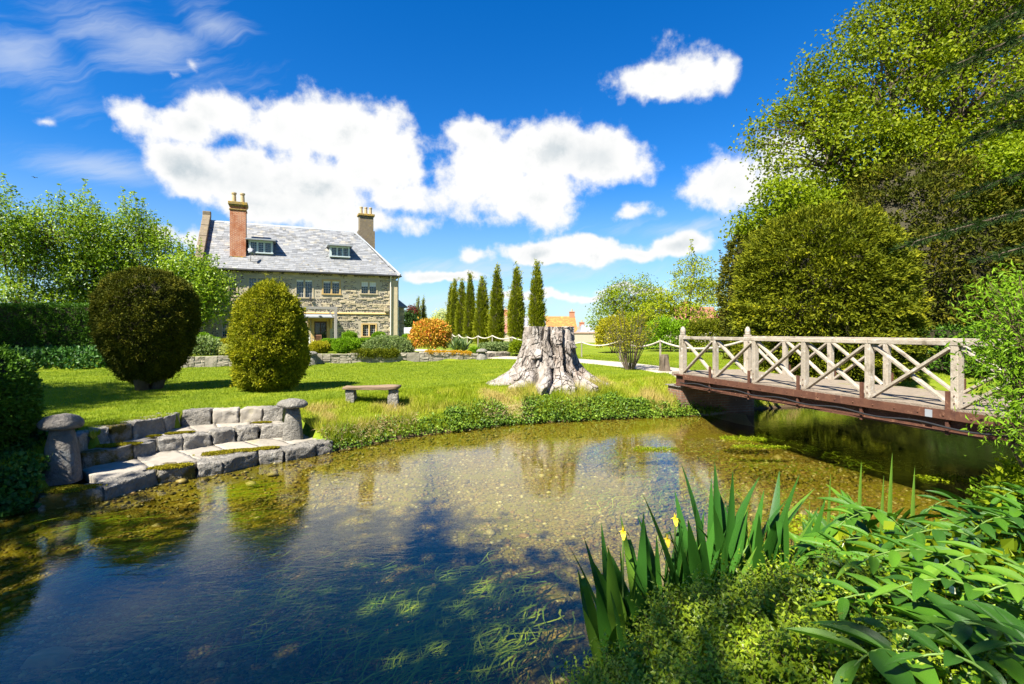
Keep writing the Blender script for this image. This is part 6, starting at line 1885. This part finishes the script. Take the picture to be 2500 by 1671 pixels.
def iris(label, p, nleaf, hmax, seed, spread, flowers=()):
    rg_ = random.Random(seed); p = Vector(p); t = thing('flag_iris', label, 'iris', p, 0, 'yellow flag irises at the water edge')
    for k in range(nleaf):
        me = rg_.choice(iris_me[:5] if rg_.random() < .88 else iris_me[5:]) if rg_.random() < .86 else rg_.choice(iris_ml[2:])
        o = link('leaf', me, t); a = rg_.uniform(0, 6.28); r = spread * rg_.random() ** .6
        o.location = (math.cos(a) * r, math.sin(a) * r * .6, -.05); h = hmax * rg_.uniform(.62, 1.0)
        tilt = .20 * r / spread; lean = rg_.uniform(.01, .08) + tilt
        o.rotation_euler = Matrix.Rotation(a, 3, 'Z').to_euler(); o.rotation_euler = (Matrix.Rotation(a, 3, 'Z') @ Matrix.Rotation(lean, 3, 'Y') @ Matrix.Rotation(rg_.uniform(-1.2, 1.2), 3, 'Z')).to_euler()
        o.scale = (h, h * rg_.uniform(.85, 1.25), h)
    for (x, y, z) in flowers:
        q = Vector((x, y, z)) - p
        st = MB().tube([(q.x * .6, q.y * .6, 0), (q.x, q.y, q.z * .5), q], [.008, .007, .005], 6).build('flower_stem', STEMG, t)
        for j in range(3):
            a = j * 2.09 + .4; f = MB()
            for i in range(6):
                u = i / 5; w = .016 * math.sin(.35 + u * 2.5); f.v += [(.045 * u, -w, .015 * math.sin(u * 2) - .045 * u * u), (.045 * u, w, .015 * math.sin(u * 2) - .045 * u * u)]
            for i in range(5): f.f.append((i * 2, i * 2 + 1, i * 2 + 3, i * 2 + 2))
            o = f.build('petal', PETAL, t); o.location = q; o.rotation_euler = (0, 0, a)
            g = MB().add([(0, -.006, 0), (.004, 0, .045), (0, .006, 0), (-.002, 0, .02)], [(0, 1, 2), (0, 3, 1), (3, 2, 1)]).build('standard_petal', PETAL, t); g.location = q; g.rotation_euler = (0, .2, a + 1)


fl = lambda x, y, Z: tuple(at(x, y, Z))


def iris_at(label, px, Z, n, h, seed, sp, flowers=()):
    x = (px - 1250) / 1250 * Z; iris(label, (x, Z, tz(x, Z)), n, h, seed, sp, flowers)


iris_at('left clump of flag iris with an arching lower leaf at the water edge', 1545, 3.05, 24, 1.20, 1, .13, [fl(1521, 1300, 3.2)])
iris_at('second clump of flag iris with a yellow flower behind it', 1610, 3.15, 22, 1.18, 2, .13, [fl(1629, 1318, 3.3)])
iris_at('middle clump of flag iris leaves', 1680, 3.2, 22, 1.16, 3, .12, [fl(1648, 1268, 3.4)])
iris_at('tallest clump of flag iris with two leaves rising above the rest', 1745, 3.2, 22, 1.36, 4, .13)
iris_at('right middle clump of flag iris leaves', 1815, 3.25, 20, 1.25, 5, .12)
iris_at('rightmost clump of flag iris with broad bent tips', 1875, 3.3, 18, 1.08, 6, .14)


# small leaved shrub in the foreground
def front_shrub(name, label, cx, cy, rx, ry, ztop, zlo, n, seed, mat=LONI, leaf=.034):
    t = thing(name, label, 'shrub', (cx, cy, tz(cx, cy)), 0, 'small leaved shrubs in the foreground'); off = np.array(t.location)
    a = RNG.random(n) * 6.28; r = np.sqrt(RNG.random(n)); x = cx + np.cos(a) * r * rx; y = cy + np.sin(a) * r * ry
    P2 = np.c_[x, y]; hump = np.sqrt(np.clip(1 - r ** 2, 0, 1)); nzv = vnoise(P2 + seed, 3.2, 3)
    g = np.maximum(terrain(P2), .02)
    z = g + (ztop - zlo) * (.28 + .72 * hump ** .8) * (.55 + .8 * nzv) - .22 * RNG.random(n) ** 2.2
    z = np.maximum(z, g + .02)
    # sprigs: short twigs with opposite leaves
    D = unit(np.c_[np.cos(a) * r * .7, np.sin(a) * r * .7 - .15, np.full(n, .8)] + RNG.normal(size=(n, 3)) * .42)
    L = .13 + .12 * RNG.random(n); k = 15
    u = np.tile(np.linspace(.05, 1, k), n)[:, None]; Dr = np.repeat(D, k, 0)
    base = np.repeat(np.c_[x, y, z], k, 0) + Dr * np.repeat(L, k)[:, None] * u
    side = unit(np.cross(Dr, np.repeat(rand_dirs(n), k, 0))); sgn = np.tile(np.where(np.arange(k) % 2 == 0, 1, -1), n)[:, None]
    alt = np.tile((np.arange(k) // 2) % 2, n)[:, None]; side2 = np.cross(Dr, side); sd_ = np.where(alt == 0, side, side2) * sgn
    ld = unit(sd_ + Dr * .55); nn_ = unit(np.cross(ld, np.cross(Dr, ld)) + rand_dirs(len(ld)) * .2)
    sz = leaf * (1.15 - .55 * u[:, 0]) * (.8 + .4 * RNG.random(len(u)))
    rn = np.clip(.42 * np.repeat(nzv, k) + .25 * RNG.random(len(u)) + .42 * u[:, 0] * np.repeat(RNG.random(n), k), 0, 1)
    leaves('foliage', base - off, ld, nn_, sz, mat, t, aspect=.55, rnd=rn)
    # twigs of the sprigs
    b0 = np.c_[x, y, z] - off; b1 = b0 + D * L[:, None]; s = unit(np.cross(D, [[0, 1, .2]])) * .0016
    V = np.stack([b0 - s, b0 + s, b1], 1).reshape(-1, 3); np_mesh('twigs', V, np.arange(len(V)).reshape(-1, 3), TWIG, t)
    mb = MB()
    for j in range(24):
        i = RNG.integers(n); e = Vector(b0[i]); st = Vector((e.x * .35, e.y * .35, -.02)); mb.tube([st, st.lerp(e, .5) + Vector((0, 0, .04)), e], [.008, .006, .003], 5)
    mb.build('stems', TWIG, t)


front_shrub('honeysuckle_shrub', 'low bright green small leaved shrub right in front of the irises', 1.08, 2.30, .80, .46, .80, 0, 3400, 1)
front_shrub('honeysuckle_shrub', 'nearest small leaved shrub along the bottom edge', 1.0, 1.78, .80, .40, .70, 0, 3200, 9)
front_shrub('honeysuckle_shrub', 'small leaved shrub under the broad leaved plants at the bottom right', 1.75, 2.0, .55, .5, .45, 0, 1800, 17)


# broad leaved arching plants, each a stem with two ranks of leaves
def seal_leaf(L, W, droop, curl):
    mb = MB(); n, m = 9, 5
    for i in range(n + 1):
        u = i / n; w = W * (math.sin(math.pi * min(1, u * .94 + .05)) ** .8) * (1 - .25 * u)
        for j in range(m):
            v = (j / (m - 1) - .5) * 2
            mb.v.append((v * w, L * u, -droop * L * u * u + curl * abs(v) * w * 1.2 - .10 * W * (1 - abs(v)) * math.sin(u * 3)))
    for i in range(n):
        for j in range(m - 1): k = i * m + j; mb.f.append((k, k + 1, k + m + 1, k + m))
    return mb


seal_lib = [seal_leaf(1, w, d, c) for w, d, c in ((.19, .20, .35), (.22, .34, .25), (.17, .1, .45), (.20, .5, .2))]
seal_m = {k: [m.mesh('leaf', mt, True) for m in seal_lib] for k, mt in (('mid', SEALM), ('dark', SEALD), ('light', SEALL))}


def arching(label, base, tip, rise, nl, size, tone, seed, flowers=0, name='solomons_seal', cat='plant', group='broad leaved plants in the foreground'):
    base, tip = Vector(base), Vector(tip); t = thing(name, label, cat, base, 0, group); rg_ = random.Random(seed)
    e = tip - base; c1 = Vector((e.x * .12, e.y * .12, e.z * .6 + rise)); c2 = Vector((e.x * .6, e.y * .6, e.z + rise * .7))
    def B(u): return c1 * (3 * u * (1 - u) ** 2) + c2 * (3 * u * u * (1 - u)) + e * u ** 3
    pts = [B(i / 14) for i in range(15)]
    MB().tube(pts, [.0075 - .0045 * i / 14 for i in range(15)], 6).build('stem', STEMG, t, smooth=True)
    for k in range(nl):
        u = .26 + .74 * (k + .4) / nl; p = B(min(u, 1)); tg = (B(min(1, u + .02)) - B(u - .03)).normalized()
        sd_ = tg.cross(Vector((0, 0, 1))).normalized() * (1 if k % 2 else -1)
        d = (sd_ * .85 + tg * .62 + Vector((0, 0, .25 + rg_.uniform(-.15, .2)))).normalized()
        if k == nl - 1: d = (tg + Vector((0, 0, .1))).normalized()
        up = Vector((0, 0, 1)) + Vector((rg_.uniform(-.3, .3), rg_.uniform(-.3, .3), 0)); x = d.cross(up).normalized(); z = x.cross(d)
        tn = tone if rg_.random() < .8 else rg_.choice(['mid', 'dark', 'light' if tone != 'dark' else 'mid'])
        o = link('leaf', rg_.choice(seal_m[tn]), t); s = size * rg_.uniform(.8, 1.15) * (1 - .35 * (u - .3) ** 2)
        m = Matrix((x, d, z)).transposed().to_4x4(); o.matrix_local = Matrix.Translation(p) @ m @ Matrix.Scale(s, 4)
        if flowers and k % 2 == 0 and k > 1 and k < nl - 2:
            for q in range(2):
                b = MB().lathe([(.003, .0), (.006, -.006), (.0065, -.018), (.0085, -.024)], 7).build('bell_flower', BELL, t); b.location = p + Vector((rg_.uniform(-.012, .012), rg_.uniform(-.012, .012), -.022))


ORD = ['first', 'second', 'third', 'fourth', 'fifth', 'sixth', 'seventh', 'eighth', 'ninth', 'tenth', 'eleventh', 'twelfth', 'thirteenth', 'fourteenth', 'fifteenth', 'sixteenth']
seals = [  # tip pixel (x, y, Z), stem base plan offset, rise, leaves, size, tone, where
    (1960, 1370, 2.9, (.85, .15), .30, 13, .17, 'mid', 'arching over the water at the left of the group'),
    (1985, 1425, 2.5, (.75, .1), .22, 13, .15, 'mid', 'lowest at the left, beside the small leaved shrub'),
    (2040, 1290, 3.3, (.75, .2), .28, 12, .17, 'mid', 'with its tip just above the leftmost arching stem'),
    (2010, 1480, 2.1, (.70, -.05), .22, 12, .15, 'mid', 'low over the small leaved shrub'),
    (2090, 1380, 2.3, (.75, .0), .25, 14, .16, 'mid', 'carrying small cream bells in the middle of the group'),
    (2110, 1560, 1.8, (.55, -.1), .20, 11, .14, 'mid', 'lowest in the middle of the bottom right'),
    (2180, 1330, 2.7, (.75, .05), .25, 13, .17, 'dark', 'in the middle behind the flowering stem'),
    (2180, 1440, 2.0, (.60, -.1), .22, 13, .15, 'mid', 'with bells in front of the fern'),
    (2260, 1250, 3.4, (.70, .2), .24, 12, .18, 'dark', 'high at the back towards the bridge'),
    (2290, 1390, 2.2, (.60, .0), .24, 12, .17, 'light', 'pale leaved in the right half'),
    (2300, 1540, 1.65, (.45, -.1), .18, 10, .15, 'dark', 'darkest at the bottom right corner'),
    (2370, 1300, 2.9, (.60, .1), .25, 12, .18, 'dark', 'at the back near the right edge'),
    (2400, 1450, 1.9, (.5, -.05), .20, 11, .16, 'light', 'large and pale near the right edge'),
    (2440, 1220, 3.5, (.55, .1), .22, 12, .18, 'mid', 'farthest at the right edge'),
    (2230, 1610, 1.5, (.4, -.1), .16, 9, .14, 'dark', 'nearest along the bottom edge'),
    (2440, 1580, 1.5, (.35, -.1), .14, 9, .14, 'dark', 'in the very bottom right corner')]
extra = random.Random(77)
for k in range(26):
    Zk = 1.55 + 2.0 * k / 25; xk = extra.uniform(2020, 2470); yk = 1650 - 400 * (k / 25) ** .8 + extra.uniform(-30, 30)
    seals.append((xk, yk, Zk, (extra.uniform(.25, .6), extra.uniform(-.1, .2)), extra.uniform(.16, .28), 11, extra.uniform(.18, .24), extra.choice(['mid', 'mid', 'dark', 'dark']),
                  'crowded among many alike in the bottom right thicket'))
for k, (x, y, Z, off, rise, nl, sz, tone, where) in enumerate(seals):
    tip = at(x, y, Z); bx, by = tip.x + off[0], tip.y + off[1]
    arching('arching broad leaved stem ' + where, (bx, by, tz(bx, by)), tip, rise, nl, sz, tone, 100 + k, flowers=1 if k in (0, 4, 6, 7) else 0)
lil = [(2060, 1225, 4.3, 'left'), (2135, 1195, 4.6, 'middle'), (2010, 1290, 3.9, 'lower left'), (2190, 1230, 4.2, 'right')]
for k, (x, y, Z, wh) in enumerate(lil):
    tip = at(x, y, Z); g = tz(tip.x, tip.y); t = thing('arum', 'upright glossy broad leaves, ' + wh + ' clump by the water behind the arching stems', 'plant', (tip.x, tip.y, g), 0, 'upright broad leaved clumps'); rg_ = random.Random(50 + k)
    H = tip.z - g
    for j in range(12):
        a = rg_.uniform(0, 6.28); el = rg_.uniform(.75, 1.35); d = Vector((math.cos(a) * math.cos(el), math.sin(a) * math.cos(el), math.sin(el))); st = d * (H * rg_.uniform(.35, .75))
        MB().tube([(0, 0, 0), st * .5 + Vector((0, 0, .03)), st], [.006, .005, .004], 5).build('stalk', STEMG, t)
        x_ = d.cross(Vector((0, 0, 1))).normalized(); z_ = x_.cross(d); o = link('leaf', rg_.choice(seal_m[rg_.choice(['mid', 'dark', 'light'])]), t)
        o.matrix_local = Matrix.Translation(st) @ Matrix((x_, d, z_)).transposed().to_4x4() @ Matrix.Scale(rg_.uniform(.20, .30), 4)
    for j in range(2):
        bb = at(x + (-40 + 75 * j), y - 70 - 20 * j, Z) - Vector((tip.x, tip.y, g)); o = link('spear_leaf', iris_ml[0], t); o.location = (bb.x, bb.y, 0); o.scale = (bb.z, bb.z * .7, bb.z)


carpet('ground_cover', 'fresh green small leaved ground cover beneath the arching stems at the bottom right', [(1.5, 1.3), (3.4, 1.3), (4.8, 3.6), (4.6, 4.9), (2.6, 4.6), (1.95, 3.2)], .085, LIMEL, 2600, .42)

# fern
def fern(label, base, nfr, L, seed):
    t = thing('fern', label, 'fern', base, 0, 'ferns in the foreground'); rg_ = random.Random(seed)
    for k in range(nfr):
        a = 6.28 * k / nfr + rg_.uniform(-.3, .3); l = L * rg_.uniform(.8, 1.1); mb = MB(); pts = []
        for i in range(22):
            u = i / 21; pts.append(Vector((math.cos(a) * l * .62 * u ** 1.3, math.sin(a) * l * .62 * u ** 1.3, l * (.95 * u - .42 * u * u))))
        st = MB().tube(pts, [.005 - .004 * i / 21 for i in range(22)], 5).build('frond', STEMG, t)
        side = Vector((-math.sin(a), math.cos(a), 0)); P, D = [], []
        for i in range(4, 21):
            for s in (-1, 1):
                ln = .17 * l * math.sin(.25 + 2.7 * i / 21); d = (side * s + (pts[i] - pts[i - 1]).normalized() * .4 - Vector((0, 0, .25))).normalized()
                for q in range(9):
                    for s2 in (-1, 1): P.append(pts[i] + d * ln * (q + .5) / 9); D.append((d * .45 + (pts[i] - pts[i - 1]).normalized() * s2))
        P = np.array([tuple(p) for p in P]); D = np.array([tuple(d) for d in D]); leaves('leaflets', P, D, np.tile([0, 0, 1.0], (len(P), 1)) + rand_dirs(len(P)) * .2, .022 * l / .7, FERNM, st, aspect=.5)


p = at(2420, 1480, 2.1); fern('dark fern with upright fronds at the right edge', (p.x + .1, p.y + .15, tz(p.x, p.y)), 8, .85, 1)
p = at(2200, 1420, 2.6); fern('fern half hidden among the arching stems', (p.x, p.y + .2, tz(p.x, p.y)), 7, .7, 2)

# bright bush at the right edge in front of the bridge
tree('willow_bush', 'bright green willow like bush at the right edge before the bridge', (6.7, 5.6, tz(6.7, 5.6)), [blob(2465, 780, 5.9, 70, 110, .5), blob(2490, 960, 5.8, 85, 110, .5), blob(2440, 880, 6.0, 55, 70, .4), blob(2530, 700, 6.0, 60, 60, .4), blob(2470, 1040, 5.7, 60, 50, .35), blob(2600, 850, 6, 120, 180, .6)],
     420, 16, .075, WILL, .20, .035, bark=TWIG, cat='shrub', aspect=.30, stems=4, trunk_h=.5, inner=.3, flat=.9, lift=.3, twigs=.9)
p = at(2360, 1160, 7.4); loose('bank_plant', 'light green leafy plant on the bank under the bright bush', 'plant', (p.x, p.y - .9, .35), (.75, .4, .3), 330, .09, WILL, per=5, shell=.7, stems=5)
p = at(2480, 1215, 6.4); loose('bank_plant', 'leafy plant at the right edge behind the arching stems', 'plant', (p.x, p.y - .5, .75), (.7, .4, .35), 380, .09, LIMEL, per=5, shell=.7, stems=5)


# fir branches reaching in from the right
def fir():
    base = Vector((4.9, 2.5, tz(4.9, 2.5))); t = thing('fir_tree', 'dark fir tree reaching in with drooping needle branches at upper right', 'tree', base)
    MB().tube([(0, 0, -.2), (.05, .05, 3), (.1, 0, 8)], [.20, .15, .05], 10).build('trunk', BARK, t, smooth=True)
    rg_ = random.Random(2)
    for (x, y, Z, z0) in ((2235, 590, 2.9, 3.6), (2330, 160, 3.0, 4.8), (2390, 330, 3.2, 4.2), (2420, 60, 2.8, 5.0), (2360, 470, 3.3, 3.9), (2440, 620, 2.7, 3.3), (2470, 230, 2.7, 4.6)):
        tip = at(x, y, Z) - base; st = Vector((.04, .04, z0 - base.z)); m_ = st.lerp(tip, .5) + Vector((0, 0, .18)); pts = []
        for i in range(17): u = i / 16; pts.append(st * (1 - u) ** 2 + m_ * 2 * u * (1 - u) + tip * u * u)
        br = MB().tube(pts, [.020 - .016 * i / 16 for i in range(17)], 6)
        P, D = [], []
        for i in range(5, 17):
            tg = (pts[i] - pts[i - 1]).normalized(); side = tg.cross(Vector((0, 0, 1))).normalized()
            subs = [(pts[i - 1], pts[i], 1.0)]
            for s in (-1, 1):
                l = .42 * (1 - (i - 5) / 15); e = pts[i] + (side * s * .8 + tg * .7 + Vector((0, 0, -.15))).normalized() * l; br.tube([pts[i], e], [.006, .002], 4, cap=False); subs.append((pts[i], e, 1))
            for (a, b, _) in subs:
                d = (b - a); n = int(d.length / .0011) + 12
                for q in range(n):
                    p = a + d * rg_.random(); r = Vector((rg_.gauss(0, 1), rg_.gauss(0, 1), rg_.gauss(0, 1))).normalized(); P.append(p); D.append(d.normalized() * .7 + r * .75)
        bo = br.build('branch', BARK, t)
        P = np.array([tuple(p) for p in P]); D = np.array([tuple(d) for d in D]); leaves('needles', P, D, rand_dirs(len(P)), .038, FIRM, bo, aspect=.10)['kind'] = 'stuff'


fir()

# ------------------------------------------------------------------ water weed
def weed(name, label, spots, mat, n_per, L, zlo=-.07, zhi=-.004, wid=.011, flow=(-.62, -.78)):
    V, F, at_ = [], [], []
    fd = np.array(flow)
    for (x, y, sx, sy) in spots:
        for k in range(n_per):
            p = np.array([x + RNG.normal() * sx, y + RNG.normal() * sy]); z = RNG.uniform(zlo, zhi); l = L * RNG.uniform(.5, 1.3); a = RNG.normal() * .22; ph = RNG.random() * 6
            c = RNG.random(); m = 9; b0 = len(V); d = fd
            for i in range(m):
                u = i / (m - 1); an = a + .35 * math.sin(u * 4 + ph); ca, sa = math.cos(an), math.sin(an)
                q = p + np.array([fd[0] * ca - fd[1] * sa, fd[0] * sa + fd[1] * ca]) * l * u; w = wid * (1 - .8 * u)
                zz = z - .05 * (1 - u) + .03 * math.sin(u * 3.1) * (zhi > -.015); nx, ny = -fd[1] * w, fd[0] * w
                zz = min(zz, -.004)
                V.append((q[0] - nx, q[1] - ny, zz)); V.append((q[0] + nx, q[1] + ny, zz))
            for i in range(m - 1): F.append((b0 + 2 * i, b0 + 2 * i + 1, b0 + 2 * i + 3, b0 + 2 * i + 2)); at_.append(c)
    P = np.array(V); ok = inside(P[:, :2], CHAN); F = np.array(F); keep = ok[F].all(1)
    tag(np_mesh(name, P, F[keep], mat, attr=np.array(at_)[keep]), label, 'water weed', kind='stuff')


def wp(x, y): q = gp(x, y, 0); return q.x, q.y


weed('water_weed', 'long green water weed streaming in the current near the middle', [(*wp(x, y), .35, .30) for x, y in ((900, 1390), (1100, 1420), (1200, 1400), (1050, 1480), (1230, 1500), (1150, 1560), (700, 1420), (1000, 1440))], WEED, 100, .85)
weed('water_weed', 'green water weed streaming below the reflected clipped yews', [(*wp(x, y), .3, .25) for x, y in ((640, 1250), (690, 1300), (560, 1320), (470, 1310), (350, 1330), (640, 1180), (300, 1260))], WEED, 70, .8)
weed('water_weed', 'yellow green water weed in the shallows towards the bridge', [(*wp(x, y), .6, .35) for x, y in ((1500, 1100), (1700, 1090), (1640, 1140), (1820, 1120), (1950, 1130), (2050, 1090), (1900, 1060), (1600, 1200), (1880, 1200), (2150, 1120), (1950, 1280), (1400, 1080), (1750, 1180))], WEED, 60, .7)


def raft(label, px, py, rx, ry, n):
    x, y = wp(px, py); a = RNG.random(n) * 6.28; r = np.sqrt(RNG.random(n)); P = np.c_[x + np.cos(a) * r * rx, y + np.sin(a) * r * ry]
    ok = (vnoise(P, 3, 3) > .42) & inside(P, CHAN); P = P[ok]; n = len(P)
    Q = np.c_[P, .003 + .05 * RNG.random(n) * vnoise(P, 4, 2)]
    t = thing('weed_raft', label, 'water plant', (x, y, 0), 0, 'floating mats of water plants')
    D = rand_dirs(n) * [1, 1, .25] + [-.3, -.2, .05]
    leaves('foliage', Q - np.array((x, y, 0)), D, unit(rand_dirs(n) * .4 + [0, 0, 1]), .055, LIMEL, t, aspect=.45)


raft('floating mat of bright water plants left of the bridge posts', 1815, 1072, .55, .28, 900)
raft('long thin mat of water plants below the brighter one', 1850, 1092, .75, .12, 700)
raft('pale mat of water plants near the reflected stump', 1600, 1098, .5, .16, 500)
raft('mat of water plants right of the irises', 2010, 1290, .55, .45, 900)
raft('small water plants rising under the bright bush', 2330, 1170, .7, .25, 600)

# bigger stones in the bed
for k, (px, py, s, lab) in enumerate(((120, 1605, .17, 'pale flat stone under water at the lower left'), (1310, 1475, .05, 'small white stone under water near the irises'), (745, 1555, .06, 'small pale stone under water in the middle foreground'))):
    Z = (EYE + .3) * 1250 / (py - 800); p = at(px, py, Z); t = thing('bed_stone', lab, 'stone', (p.x, p.y, tz(p.x, p.y)))
    hexa('stone', [(-s, -s * .7, -.03), (s, -s * .7, -.03), (s, s * .7, -.03), (-s, s * .7, -.03), (-s * .8, -s * .5, s * .45), (s * .8, -s * .5, s * .4), (s * .7, s * .5, s * .4), (-s * .8, s * .5, s * .4)], GWALL, t, n=6, rnd=.4, amp=.02, seed=k)

# trees of the near bank, out of the picture, whose shade falls on the water and the left bank
def shade_tree(label, x, y, zc, r, n, per=22, leaf=.30):
    tree('beech_tree', label, (x, y, max(.6, tz(x, y))), [(x, y, zc, r, r, r * .8), (x - r * .5, y - r * .4, zc + r * .4, r * .7, r * .7, r * .6), (x + r * .4, y - r * .5, zc + .5, r * .7, r * .7, r * .6)], n, per, leaf, CHEST, .8, .32, inner=.2, group='tall trees out of view that shade the near water')


shade_tree('tall beech standing behind the camera on the near bank', -9.2, -4.2, 12.0, 4.8, 640)
shade_tree('tall beech further left on the near bank', -15.6, -.4, 12.5, 3.0, 420)
shade_tree('tall beech left of the lawn, shading the dark clipped yew', -21.2, 4.2, 16.0, 3.6, 520)
shade_tree('tall beech far left, shading the tall hedge', -34.5, 15.0, 16.5, 5.2, 620)
